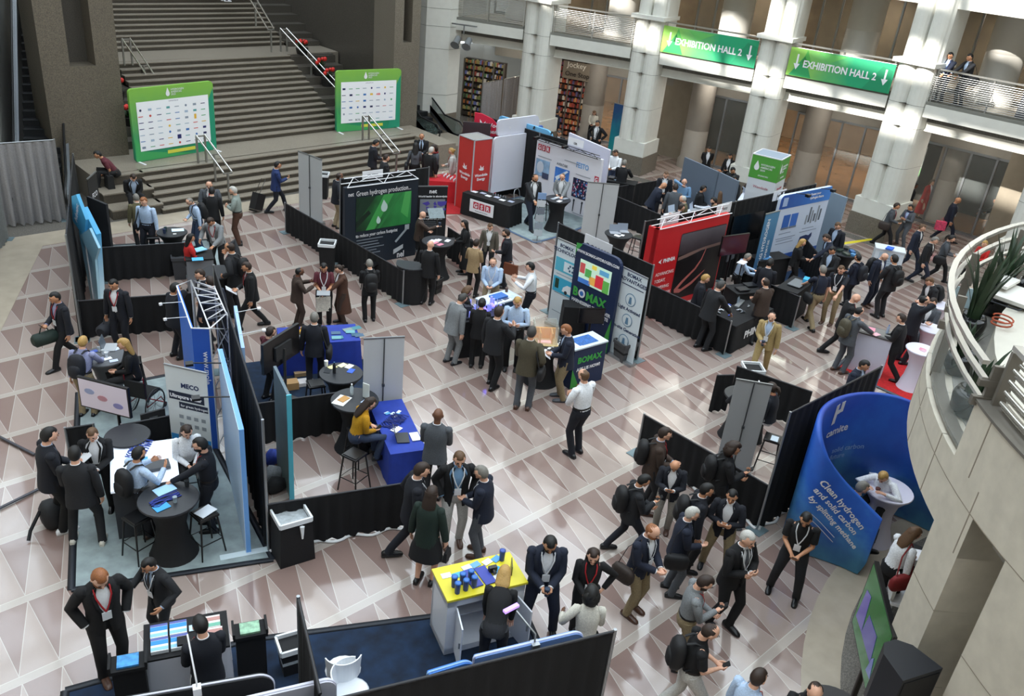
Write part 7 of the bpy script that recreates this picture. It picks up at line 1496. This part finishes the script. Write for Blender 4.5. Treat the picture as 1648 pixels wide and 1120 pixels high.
def finish_people():
    "voxel-join every body into one continuous surface, then add hands and eyes"
    for o,ex,vs,mt in BOD:
        m=o.modifiers.new('join','REMESH'); m.mode='VOXEL'; m.voxel_size=vs; m.use_smooth_shade=True
    dg=bpy.context.evaluated_depsgraph_get()
    out=[bpy.data.meshes.new_from_object(o.evaluated_get(dg)) for o,_,_,_ in BOD]
    for (o,ex,vs,mt),me in zip(BOD,out):
        n=len(me.vertices); co=np.empty(n*3,'f'); me.vertices.foreach_get('co',co); fs=[tuple(p.vertices) for p in me.polygons]
        nf=len(fs); v=co.reshape(-1,3).tolist()+[tuple(q) for q in ex.v]; fs+=[tuple(i+n for i in f) for f in ex.f]
        m2=bpy.data.meshes.new('person'); m2.from_pydata(v,[],fs)
        for q in mt: m2.materials.append(q)
        m2.polygons.foreach_set('material_index',[0]*nf+ex.m); m2.polygons.foreach_set('use_smooth',[True]*len(fs)); m2.update()
        o.modifiers.clear(); old=o.data; o.data=m2; bpy.data.meshes.remove(old); bpy.data.meshes.remove(me)
def W(hx,hy,ft,face,legs,arms,cl,hair,ex,text_,**kw):
    "one person: head pixel, foot pixel (or assumed height), facing from the camera (0 away, 90 left, 180 towards, 270 right)"
    zb=kw.pop('z',0.0); H=1.74
    if isinstance(ft,tuple):
        pos=P(ft[0],ft[1],zb)
        if legs in 'swavx' and abs(kw.get('lean',3))<14:
            lo,hi=1.2,2.3
            for _ in range(30):
                m=(lo+hi)/2
                if proj((pos.x,pos.y,zb+m))[1]>hy: lo=m
                else: hi=m
            H=min(1.93,max(1.56,lo/.985))
    else:
        if ft: H=ft
        hh={'t':.82+.81,'c':.55+.81,'b':kw.get('sh',.35)+.89}.get(legs,H-.02)
        pos=P(hx,hy,zb+hh)
        ax=kw.pop('atx',None)
        if ax:
            lo,hi=zb,zb+3
            for _ in range(40):
                m=(lo+hi)/2
                if P(hx,hy,m).x>ax: lo=m
                else: hi=m
            pos=P(hx,hy,lo); H=max(1.6,min(1.9,lo-zb+.02))
    c=cl.split(); sp=dict(kw); sp.update(legs=legs,arms=arms,top=c[0],tc=c[1],sc=c[2],pc=c[3],shoe=c[4] if len(c)>4 else 'black')
    h=hair.split(); sp['hair']=h[0]; sp['hc']=h[1]; sp['skin']=h[2] if len(h)>2 else 'l'
    items=[]
    for e_ in ex.split():
        if e_[:2]=='l=': sp['lan']=e_[2:]
        elif e_[:2]=='t=': sp['tie']=e_[2:]
        elif e_ in('wom','open','glasses','beard','mask'): sp[e_]=1
        elif e_[:3]=='sc=': sp['scarf']=e_[3:]
        else: items.append(e_)
    sh,rest=(text_.split(';')+[''])[:2]; sp['items']=items; sp['who']='the '+sh if not sh.startswith('the ') else sh
    az=math.atan2(pos.y,pos.x); sp['big']=1 if hy>560 else 0
    o=person(pos,zb,az+R(face),H,sp); tag(o,(sh+' '+rest.strip()).strip(),'person'); return o
L6=.90
W(181,235.5,1.74,95,'b','HH','tee maroon maroon black','short k m','ph','man in maroon polo; sitting on the upper stair block, leaning over a phone',z=.56,sh=.34,lean=32)
W(209,269,1.74,190,'b','HH','suit black lblue black','short b','ph open','suited man; sitting on the lower stair block with a phone',z=.27,sh=.35,lean=22,hp=35)
W(222,317.5,(229,400),10,'s','DM','suit dolive white black','short g','','grey haired man in olive blazer; seen from behind at the stairs booth')
W(233,315.6,1.76,150,'s','DD','shirt lblue white navy','short r','sb:black','ginger man with light blue shirt; half hidden behind the olive blazer')
W(302,327,(322,400),110,'s','DH','shirt lblue white jeans','ring g','bp:black tuck','bald man in pale blue shirt; looking down at the cocktail table',lean=10,hp=35)
W(336.4,288,1.8,175,'s','CC','suit grey white grey','ring b','t=red','bald man in grey suit; facing the camera near the lower stairs',hp=20)
W(334,303,(346,392),-10,'s','DD','suit black white black','short k','','man in long black suit; seen from behind facing the bald grey suit')
W(371,300.6,(385,393),80,'s','CC','shirt sage sage brn','short w','','white haired man in grey shirt and brown trousers; arms folded')
W(346.6,363,(354,440),150,'s','RM','suit lgrey white black','short b m','l=r glasses','man in pale grey blazer; leaning down over the podium',lean=16,hp=38,hz_=1.0)
W(300.7,391,(309,470),-75,'s','HH','knit red red black','long k m','wom','long haired woman in red cardigan; standing behind the podium')
W(376,391,(382,508),60,'s','EF','suit char white char','ring b m','bp:black l=r','bald man in dark grey suit; with a backpack strap, hand near his chin')
W(405,419,(408,527),95,'w','DH','suit black white black','short b m','pp t=black l=r','dark haired man in black suit; striding left with white papers')
W(327.5,432,1.76,110,'s','DD','suit navy white navy','short b','','man in navy suit with white collar; behind the blue lattice')
W(340,447,1.78,20,'s','DD','suit nv2 white navy','short b','','man in dark blue suit; back turned, right behind the white lattice')
W(275,457,(286,575),-70,'s','DF','suit navy white navy','short k m','l=r glasses','man with glasses and red lanyard; standing left of the blue truss display')
W(98,466,(112,586),115,'w','DH','suit navy lilac black','short k m','l=r ph duf:green','dark haired man in navy suit; walking at the far left with a shoulder bag',lean=2)
W(191,447,(200,563),150,'s','DD','suit navy white navy','short k m','duf:navy l=r','man in open navy suit; walking with a navy duffel bag',hp=14)
W(148,548,(143,668),-30,'s','DR','shirt lilac white khaki','short y','bp:navy l=r','blond man in lilac shirt; at the round grey counter',lean=12,hz_=1.0)
W(209,542,1.70,85,'t','HH','knit black white black','long y','wom','blonde woman in black top; sitting on a bar stool at the round counter',lean=6)
W(75,692,(96,852),-80,'s','HH','suit navy lblue black white','short k','pp','dark haired man in navy suit and white sneakers; lower far left group')
W(118.5,723,(142,874),-15,'a','HD','suit char white char cream','short k','','man in charcoal suit and white shoes; seen from behind in the lower left booth')
W(153,683.5,(170,818),165,'s','HH','suit black white black','short lb','ph open','fair haired man in open black suit; facing the lower left group',hp=20)
W(204,724,(232,862),-60,'s','GG','shirt lblue white navy brn','short k m','bp:black beard','bearded man in pale blue shirt; raising both hands at the black table')
W(295.6,673,1.68,190,'t','HH','blouse white white black','long b','wom','long haired woman in white blouse; sitting behind the black cocktail table',lean=8,hp=18)
W(331,705,(343,850),80,'s','RD','shirt navy navy navy','short k','l=r beard glasses','bearded man in navy pullover; resting his hand on the black cocktail table',hz_=1.08)
W(186,899,(183,1083),190,'s','KK','suit black white black brn','short r p','l=r beard','ginger bearded man in black suit; head bowed at the bottom left',hp=34)
W(256,892,(268,1028),125,'s','MM','suit char lblue char','short k m','t=navy l=w','dark haired man with striped tie; gesturing beside the ginger man',hp=20,lean=6)
W(326,1002,1.72,15,'s','HH','suit navy white white','short k','l=r','black haired person in navy blazer; behind the white brochure counter',hp=25)
W(477.7,444,(479,527),-80,'s','GG','suit dbrown maroon dbrown','ring k d','','bald man in dark brown suit; talking with raised hands',hp=10)
W(520,420,(522,523),178,'s','HH','tee maroon maroon black','short k m','l=w lap:grey wom','person in maroon T shirt; showing a laptop',hp=24)
W(553,439,(551,520),105,'s','RH','coat brn white dbrown','bun b','wom tote:cream','woman in long brown coat; leaning towards the laptop',hp=18)
W(586,420,(594,516),10,'s','HH','suit black white black','short g','bp:black','grey haired man with large black backpack; seen from behind',hp=24)
W(438,258,(445,341),-80,'w','DP','suit blue white navy','short k m','ph','man in bright blue suit; walking along the stairs with a suitcase')
b=MB(); b.box((0,0,.05),(.36,.24,.52)); b.xf(Matrix.Rotation(R(22),4,'Y')); q=P(411,342); o=b.build('rolling_suitcase',M('#141416',.6),None,(q.x,q.y,.05),R(20)); tag(o,'black rolling suitcase tilted behind the man in bright blue suit','suitcase'); b=MB(); b.path([(.1,-.08,.5),(.42,-.08,.95),(.42,.08,.95),(.1,.08,.5)],.01,5); b.build('pull_handle',M_DKST,o); b=MB(); b.path([(-.1,-.14,.05),(-.1,.14,.05)],.035,8); b.build('wheels',M_BLACKG,o)
W(541,278,(542,366),-70,'s','DA','suit navy white beige','ring b d','','bald man in navy blazer and beige trousers; behind the green display')
W(678,348,(672,422),-85,'s','HR','suit dbrown white black','bald b','cup','bald man in dark brown jacket; at the table by the world map banner',hz_=1.15)
W(692,389,(686,489),-20,'s','HD','suit black white black','bald b','lbr:black','bald man in black suit; carrying a briefcase at the half round counter')
W(750,354.7,(746,440),95,'s','HH','dress black black black','long k','wom lap:black sb:black','long haired woman in black dress; holding a black notebook',bot='long',hp=8,hl=.34)
W(782,361,(783,440),172,'s','DD','suit tweed white char','short lb','l=w','man in checked tweed blazer; with white lanyard',hp=20)
W(764,386.5,(758,477),-25,'s','CH','suit tanj white black','short b','wom','short haired woman in tan jacket; seen from behind facing the tweed blazer')
W(813,369.5,(811,462),85,'s','HD','suit navy white navy','short b','l=r beard','bearded man in navy suit; with a brown leather satchel')
q=P(822,432,.72); b=MB(); b.box((0,0,-.15),(.10,.42,.30),0,0,(.7,.96)); b.path([(0,-.08,.15),(0,-.05,.22),(0,.05,.22),(0,.08,.15)],.01,5); tag(b.build('satchel',M('#6b3a24',.5),None,(q.x,q.y,.70),R(20)),'large brown leather satchel hanging at the bearded man in navy suit','bag')
W(789,412,(786,515),172,'s','HH','shirt lblue white beige','ring lb','l=w tote:cream','balding man in pale blue shirt; holding a tote bag at the giveaway counter',hp=22)
W(848,423,(848,527),88,'s','GG','shirt white white navy','short k','','young man in white shirt and navy trousers; explaining with both hands')
W(737,462,(740,560),-60,'s','HH','suit black lilac black','curly lb','wom lap:black','curly haired woman with notebook; beside the purple lit apparatus',hp=26)
W(738,474,(725,584),-50,'s','DD','suit lgrey white lgrey navy','short dg','','man in pale grey suit; bending towards the purple lit apparatus',lean=12,hp=30)
W(774,483,(766,590),-10,'s','HH','suit black black black','bun k','wom sb:black','small woman in black with hair bun; seen from behind at the apparatus')
W(797,493,(788,621),-35,'x','DG','suit char white black','short b','','man in charcoal suit; pointing with his right hand')
W(833,474,(822,592),175,'s','CC','shirt lblue white black','short y','','fair haired man in light blue shirt; arms crossed beside the amber box',hp=24)
W(847,529,(840,657),-12,'s','HK','suit olive white grey brn','short dg m','sb:black','man in olive suit; with a black shoulder bag and brown shoes')
W(915,523,(903,642),98,'s','HH','suit nv2 lblue khaki grey','short r','glasses pp','red haired man in blue blazer and khaki trousers; beside the logo counter',hp=16)
W(947.6,597.6,(925,731),50,'s','CC','shirt white white navy','ring lb','l=r glasses','bald man in white shirt; standing alone with arms crossed in the middle',hp=5)
W(503,506,(507,622),-5,'s','DD','suit navy white navy','short g','sb:black','grey haired man in navy suit; standing at the blue cloth table',hp=5)
W(434,528,(434,643),-60,'s','HH','shirt maroon maroon black','short b','','person in maroon shirt; hidden behind the back of the black television')
W(574,638,1.68,-70,'t','TH','blouse yellow white jeans','long b','wom ph','woman in yellow jacket and jeans; sitting on a black stool',lean=14,hp=30)
W(704,662,1.82,-10,'s','HH','suit grey white char','bald k d','','dark skinned man in grey suit; back turned at the long blue table',hp=8)
W(682.5,735.6,(660,899),-80,'v','KD','suit navy white navy','short b','l=w t=navy','dark haired man in navy suit and tie; striding beside the low drape',hp=18)
W(729.6,721.5,(727,871),190,'s','KK','suit black blue2 pale brn','short lb','l=w glasses open','man in black blazer and pale trousers; with white lanyard and blue shirt',hp=16)
W(782,753,(771,893),75,'s','HH','suit nv2 white grey brn','short g','l=w glasses','grey haired man in navy blazer and brown shoes; hands clasped',hp=16)
W(687.6,790,(683,937),-20,'s','DD','suit green green black','long b','wom hb:black','long haired woman in dark green jacket and black skirt; back turned',bot='skirt',hl=.22)
W(804,940,1.7,-5,'s','RR','knit black white char','long y','wom','blonde woman in black top; bending into the open yellow topped counter',lean=46,hp=20,hz_=.7,hl=.12)
W(904.5,850,(863,1010),190,'a','HH','suit nv2 white nv2','short k m','l=w beard cup','bearded man in dark blue suit; holding a cup next to the yellow counter',hp=30)
W(957,878,1.66,185,'s','AH','blouse black black black','long b','wom l=r cup','smiling woman in black with red lanyard; holding a cup',hp=12)
W(954,953,1.66,10,'s','MH','blouse cream white black','curly k d','wom','woman with big curly black hair and cream top; seen from behind')
W(1041,687.6,(1036,822),-80,'s','HH','suit dbrown lblue char brn','short b','bp:black l=r glasses','man in dark brown jacket; wearing glasses and a black backpack')
W(1069,733.5,(1063,852),182,'s','PP','suit navy white wgrey brn','bald b m','ph','bald man in navy blazer and grey trousers; looking down at his phone',hp=34)
W(1163.6,709,(1141,843),-70,'v','HP','suit black red2 black grey','curly b m','wom bp:black ph','curly haired woman in black jacket; holding a phone in front of the low drape')
W(1031,760,(1003,888),-70,'v','HP','suit char white navy','short k m','bp:black ph','young black haired man in charcoal jacket; reading his phone',hp=30)
W(1121.6,778,(1098,914),-75,'s','DD','suit navy white black','short k m','bp:black glasses','black haired man in navy jacket with glasses; looking right')
W(1038.8,838,(1013,984),-120,'s','HH','suit nv2 white khaki brn','ring r','l=w sb:brown beard','balding ginger man in navy blazer and khaki trousers; with a brown bag',hp=20)
W(1102.5,816,(1075,952),-75,'s','DH','suit nv2 white grey','short w','sb:black glasses','white haired man in navy jacket; with a black satchel',hp=14)
W(1189,783,(1148,914),178,'a','CC','suit navy white khaki','short k m','','young asian man in navy blazer and khaki trousers; arms crossed',hp=10)
W(1188.6,850,(1157,1003),-125,'x','CC','suit black white black','short w','t=grey l=w','grey haired man in black suit; arms crossed, looking right',hp=8)
W(1300.6,816,(1259,954),182,'a','HH','polo black black char','short k m','l=w ph','man in black polo; standing in front of the curved blue wall',hp=26)
W(1123.6,923,1.74,-75,'s','HP','shirt lgrey white khaki','short b','l=r ph beard','bearded man in grey shirt; holding a phone near the crossed arms man',hp=34)
W(1132.5,998,1.8,-70,'v','HH','polo black black pale','ring b','bp:black ph','balding man in black polo with a huge backpack; at the bottom edge',hp=30)
W(1216.6,1083,1.74,-30,'s','DD','shirt lblue white navy','short b','l=r','man in light blue shirt; only his head showing at the bottom edge')
W(1314.7,1092,1.74,-160,'s','DD','shirt black white black','ring b','','balding man in black; only his head showing beside the dark round table')
W(1460,850,1.68,-40,'s','RD','blouse white white black','long lb','wom sb:red2','brown haired woman in white blouse; behind the large leaning screen',lean=10,hp=22,hl=.22,hz_=.95)
W(1443,736,1.66,165,'t','RR','blouse white white black','short y','wom','blonde woman in white blouse; leaning over the white cocktail table',lean=26,hp=30,hz_=1.16)
W(1383.5,773,1.7,-60,'c','HH','suit black white black','short g','ph','grey haired man; seated behind the curved blue wall',z=.25)
W(1205,617,1.64,0,'t','RH','knit navy navy black','long lb','wom','brown haired woman; seated at the dark table behind the grey roll-up banner',lean=25,hp=30,hz_=1.0)
W(1251,617,1.7,70,'t','DT','suit navy red2 white','pony b m','wom l=r','woman with ponytail and white trousers; perched on a bar stool')
W(1386.5,576,1.74,-110,'s','DD','suit nv2 lblue navy','short k m','','man in dark blue suit; behind the tall drape and in front of the podium',hp=20)
W(1240,498,(1219,603),172,'v','DH','suit tan lblue tan brn','ring b','l=w cup','balding man in tan suit; walking with a cup')
W(1375,469,(1342,572),-70,'v','DH','suit black white black','bald b','t=pink l=r','bald man in black suit with purple tie; talking to the grey suit man',hp=20)
W(1384,494,(1348,598),-40,'s','DR','suit grey white grey brn','ring k','bp:olive l=r','man in grey suit with an olive backpack; reaching over the podium',hp=20,hz_=1.1)
W(1455,505,(1425,608),80,'v','HH','suit black white black','short b','wom','woman in black suit with a bob; standing on the red carpet behind the podium')
W(1480,475,(1447,583),-60,'s','HF','suit navy white navy','ring k','','balding man in black suit; hand raised to his mouth on the red carpet')
W(1507,479,1.78,155,'c','HH','suit grey white grey','short b','','smiling man in grey suit; sitting by the white cocktail tables',z=.2,lean=4)
W(1512.5,444,1.76,130,'s','HH','suit char white black','short lb','bp:black','man in dark suit with backpack; leaning by the yellow box',lean=14,hp=28)
W(1440,412.5,(1414,510),50,'s','CC','suit char white char','short k m','bp:black','man in charcoal suit with black backpack; arms crossed, seen from behind')
W(1415,404,(1393,491),-120,'s','DD','suit nv2 white nv2 brn','bald b','bp:black l=b','bald man in blue suit; facing the man with crossed arms',hp=28)
W(1329,427.5,(1302,525),35,'v','RD','polo nv2 navy khaki','short g','db:black','grey haired man in navy polo and khaki trousers; reaching to the cyan box',hz_=1.0)
W(1346,426,(1330,520),165,'s','RH','polo navy navy khaki brn','short lb','l=w','young man in navy polo with white lanyard; opposite the grey haired polo man',hp=16,hz_=1.0)
W(1375,411,(1362,492),60,'s','HH','suit nv2 white navy','short k m','bp:navy','black haired man in blue suit; between the young polo man and bald blue suit')
W(1345,395,1.74,150,'s','HH','suit char lblue char','short k m','','short haired man in charcoal suit; at the table with devices',hp=26)
W(1345,376,1.76,110,'s','RH','suit nv2 lblue navy','short b','','brown haired man in navy suit; bending over the table with devices',lean=12,hp=30)
W(1353.5,356,1.78,150,'s','DD','suit navy lblue navy','short lb','','fair haired man in navy suit; behind the table with devices',hp=26)
W(1279,407.5,(1268,462),-75,'s','HH','suit black black black','long y','wom','long haired blonde woman in black; behind the low drape')
W(1239,417.5,1.76,-15,'s','DH','suit navy white navy','cap k','','man with black cap and navy blazer; back turned',hp=20)
W(1237.5,449,1.8,45,'s','HH','suit dbrown white char','ring b','l=r','bald man in brown suit with red collar lanyard; back turned by the black counter',hp=14)
W(1195,415,(1176,488),-75,'s','RR','shirt lblue white black','short g','','man in pale blue shirt; working at the black counter with trays',lean=10,hz_=1.0,hp=20)
W(1131,440.5,1.68,-80,'s','DD','suit navy navy navy','short y','wom','short haired blonde woman in navy; at the black name table',hp=16)
W(1143.5,452.5,(1128,561),-45,'s','DR','suit char white char','short dg','','grey haired man in charcoal suit; leaning over the engine parts',lean=10,hp=22,hz_=.95)
W(1438.7,323.4,(1417,396),-95,'v','DH','suit grey white black','short b m','sb:brown l=r','man in grey blazer; with a brown shoulder bag by the last wide column',lean=6)
W(1470,328,(1448,396),140,'a','CC','suit grey lblue grey brn','short k m','sc=nv2 l=p','man in grey jacket and dark scarf; arms folded by the last wide column')
W(1485.7,292,(1479,350),-120,'s','DD','coat red white red','long lb','wom l=w','woman in long bright red coat; near the round column',bot='long')
W(1458,297,(1451,357),-70,'s','DD','suit black white black','short k d','','man in black; standing in the shadow beside the woman in red coat')
W(1530.5,315,(1515,387),-80,'v','DD','suit nv2 white nv2','bald b m','l=w','bald man in navy suit; carrying a pink and white bag')
q=P(1514,362,.62); b=MB(); b.box((0,0,-.16),(.14,.34,.32)); b.path([(0,-.08,.16),(0,0,.3),(0,.08,.16)],.008,4); o=b.build('shopping_bag',M('#d84a6c',.5,.3,12),None,(q.x,q.y,.6),R(40)); tag(o,'pink and white shopping bag held by the bald man in navy suit','bag')
W(1485.7,358,(1457,436),-110,'w','DD','suit nv2 white nv2','short lb','','fair haired man in navy suit and open collar; taking a long stride',hp=14)
W(1503,377,(1474,458),-100,'v','DD','suit black white nv2','short g','','older grey haired man in black jacket; walking beside the striding man',hp=26)
W(1531.6,375,(1502,452),-85,'w','HH','blouse grey grey black','pony k','wom cup:white sb:black','woman with ponytail in grey blouse; walking with a white cup',hp=26)
W(1611,322,(1585,384),80,'s','RH','suit black lilac pale','long k m','wom pp','woman in black jacket and light skirt; in the shadow far right',bot='skirt')
W(1590,384.6,1.66,150,'c','HH','blouse red white black','short y','wom','blonde person; glimpsed through the curved railing')
W(1643,409,1.76,80,'s','DR','shirt blue2 white jeans','short lb','','person in blue shirt; cut off by the right edge',lean=18)
W(1061,275,(1059,352),182,'s','DH','suit navy white navy','short lb','l=w','man in open navy suit with white shirt; left of the crowd behind the drape',hp=14)
W(1053.5,320,(1040,368),-70,'s','HH','suit nv2 white nv2','bald b m','','bald man in navy suit; bending towards the counters behind the drape',lean=22,hp=26)
W(1102.7,286,1.76,180,'s','CF','shirt blue2 white navy','bald lb','','bald man in blue shirt; hand at his mouth in the crowd')
W(1111,273,1.8,185,'s','DD','suit black lblue black','short dg m','','tall grey haired man in black suit; behind the bald man in blue shirt')
W(1088.5,297,1.76,10,'s','DD','suit grey white grey','short b','','man in grey jacket; back turned in the crowd behind the drape')
W(1129,298,1.68,-80,'s','HH','suit black black black','short k m','','person in black jacket with short black hair; at the laptops')
W(1105,314.7,1.74,90,'s','HH','suit dolive white khaki','ring w','','white haired balding man in beige jacket; at the left laptops',hp=20)
W(1094,328,1.64,-75,'s','HH','suit navy lilac navy','short b','wom','short haired woman in navy jacket; sitting low at the left white counter')
W(1148.5,276.5,1.78,-80,'s','RH','suit navy white navy','ring w','','bald white fringed man in navy suit; reaching across the lit counter',hz_=1.1,lean=8)
W(1161,273,1.72,120,'s','HH','suit char white char','short r','l=r','red haired man in dark suit with red lanyard; facing left in the crowd')
W(1155,318,1.70,90,'s','HH','knit beige white black','short k','beard','bearded man behind the lit counter; looking left',hp=20)
W(1161.6,309,1.66,10,'s','HH','knit brn white black','long lb','wom','long brown haired woman; back turned behind the lit counter')
W(1183.5,282,1.74,165,'s','DH','suit char lilac char','short k m','mask l=p','masked man in dark suit with purple lanyard; beside the laptop')
W(1183.5,267,1.74,150,'s','HH','suit char char char','short k m','','young man in dark grey suit; looking down by the column pedestal',hp=34)
W(1137.6,241.5,(1130,296),185,'s','BB','suit black white black','short k m','','man in black suit with white shirt; standing upright by the glass doors')
W(1173.7,251,(1164,308),165,'s','HD','suit black white black','long k m','wom','long haired woman in black blazer; by the column pedestal')
W(1219.5,281,1.76,0,'s','MM','suit dbrown white black','short dg','','broad man in dark suit; back turned below the sponsor tower')
W(893,176.4,(890,232),-60,'s','FD','suit nv2 grey navy','short dg m','','man in blue grey coat; telephoning by the bookshop')
W(955.6,182,(950,232),170,'s','HH','blouse cream cream black','long lb','wom ph','fair haired woman in cream blouse; looking at a phone in the arcade',hp=26)
W(964,193,1.8,150,'s','AA','suit black white black','short dg m','open','man in open black suit; hands on hips by the blue teal banner')
W(901,209,1.72,175,'s','HH','suit black white black','short dg m','','grey haired man; only his shoulders showing behind the black drape')
W(932.6,218,1.70,150,'s','HH','shirt maroon white black','short r','','red haired person; head showing behind the white display panel')
W(994,240,1.76,150,'s','HH','shirt white white jeans','short b m','','man in white shirt; behind the black laptop',hp=20)
W(1005,258,1.74,-10,'s','HG','suit black white black','short g','','grey haired man in black suit; facing the man in the white shirt')
W(866,276,(850,366),-150,'v','DR','suit char white nv2','ring b m','beard open','bearded balding man in dark suit; pointing at the papers',hz_=1.1,hp=20)
W(907.5,277,1.78,165,'s','RH','suit lgrey white char','ring lb','open','balding man in pale grey suit; opposite the bearded man',hz_=1.1,hp=26)
W(730.6,238.6,1.66,80,'s','DH','blouse pale pale pale','bun y','wom l=r','fair haired woman in pale jacket; at the red cloth table')
W(679,213,1.76,180,'s','HH','suit black lblue black','ring k m','t=black','balding man in black suit and tie; standing at the foot of the stairs')
W(692,237,1.78,-40,'s','DD','suit black white khaki','short w','','white haired man in black jacket and khaki trousers; back turned')
W(669,230.6,1.70,0,'s','DH','knit grey grey black','long k','wom db:black','woman with very long black hair and grey top; back turned by the handrail',hl=.4)
W(702,233,1.66,120,'s','HH','knit grey red2 black','curly b','wom sc=red2','curly haired woman with red scarf; behind the red cloth table')
W(600,224,1.76,-75,'s','HH','suit navy white char','short k m','ph','black haired man in dark blue jacket; reading a phone on the stairs',hp=28)
W(618,248.5,1.74,-70,'s','HH','suit char white char','short b','pp','man in dark grey jacket; behind the drape with a white paper',hp=12)
W(363,-70,(362,2),-70,'s','DD','knit nv2 nv2 nv2 white','short b','','person with white sneakers; at the top of the stairs',z=4.6)
W(1532.5,88,1.76,150,'s','RR','suit nv2 lblue navy','short k m','l=b glasses','man with glasses and blue lanyard; leaning on the upper balcony railing',z=4.87,atx=30.35)
W(1568,86.6,1.78,130,'s','RR','suit char lblue black','short k m','db:black','black haired man in charcoal suit; leaning on the upper balcony railing',z=4.87,atx=30.45,lean=6)
finish_people()
b=MB(); b.sbox((0,0,.22),(.16,.22,.23),12,3); q=P(86,845); o=b.build('backpack',M('#15161a',.7,.2,30),None,(q.x,q.y,0)); tag(o,'black backpack with loose straps on the floor behind white sneakers','backpack'); b=MB(); b.path([(-.15,0,.35),(-.35,-.1,.12),(-.42,-.2,.03)],[(.03,.01)]*3,5); b.path([(.15,0,.35),(.3,.12,.1),(.42,.15,.03)],[(.03,.01)]*3,5); b.build('strap',M('#15161a',.7),o)
q=P(177,302,.6); b=MB(); b.box((0,0,0),(.2,.35,.4),0,0,(.8,.9)); b.path([(0,-.1,.4),(0,0,.55),(0,.1,.4)],.012,5); tag(b.build('bag',M('#101012',.7),None,(q.x,q.y,.6)),'black bag standing on the stair block beside the suited man','bag')
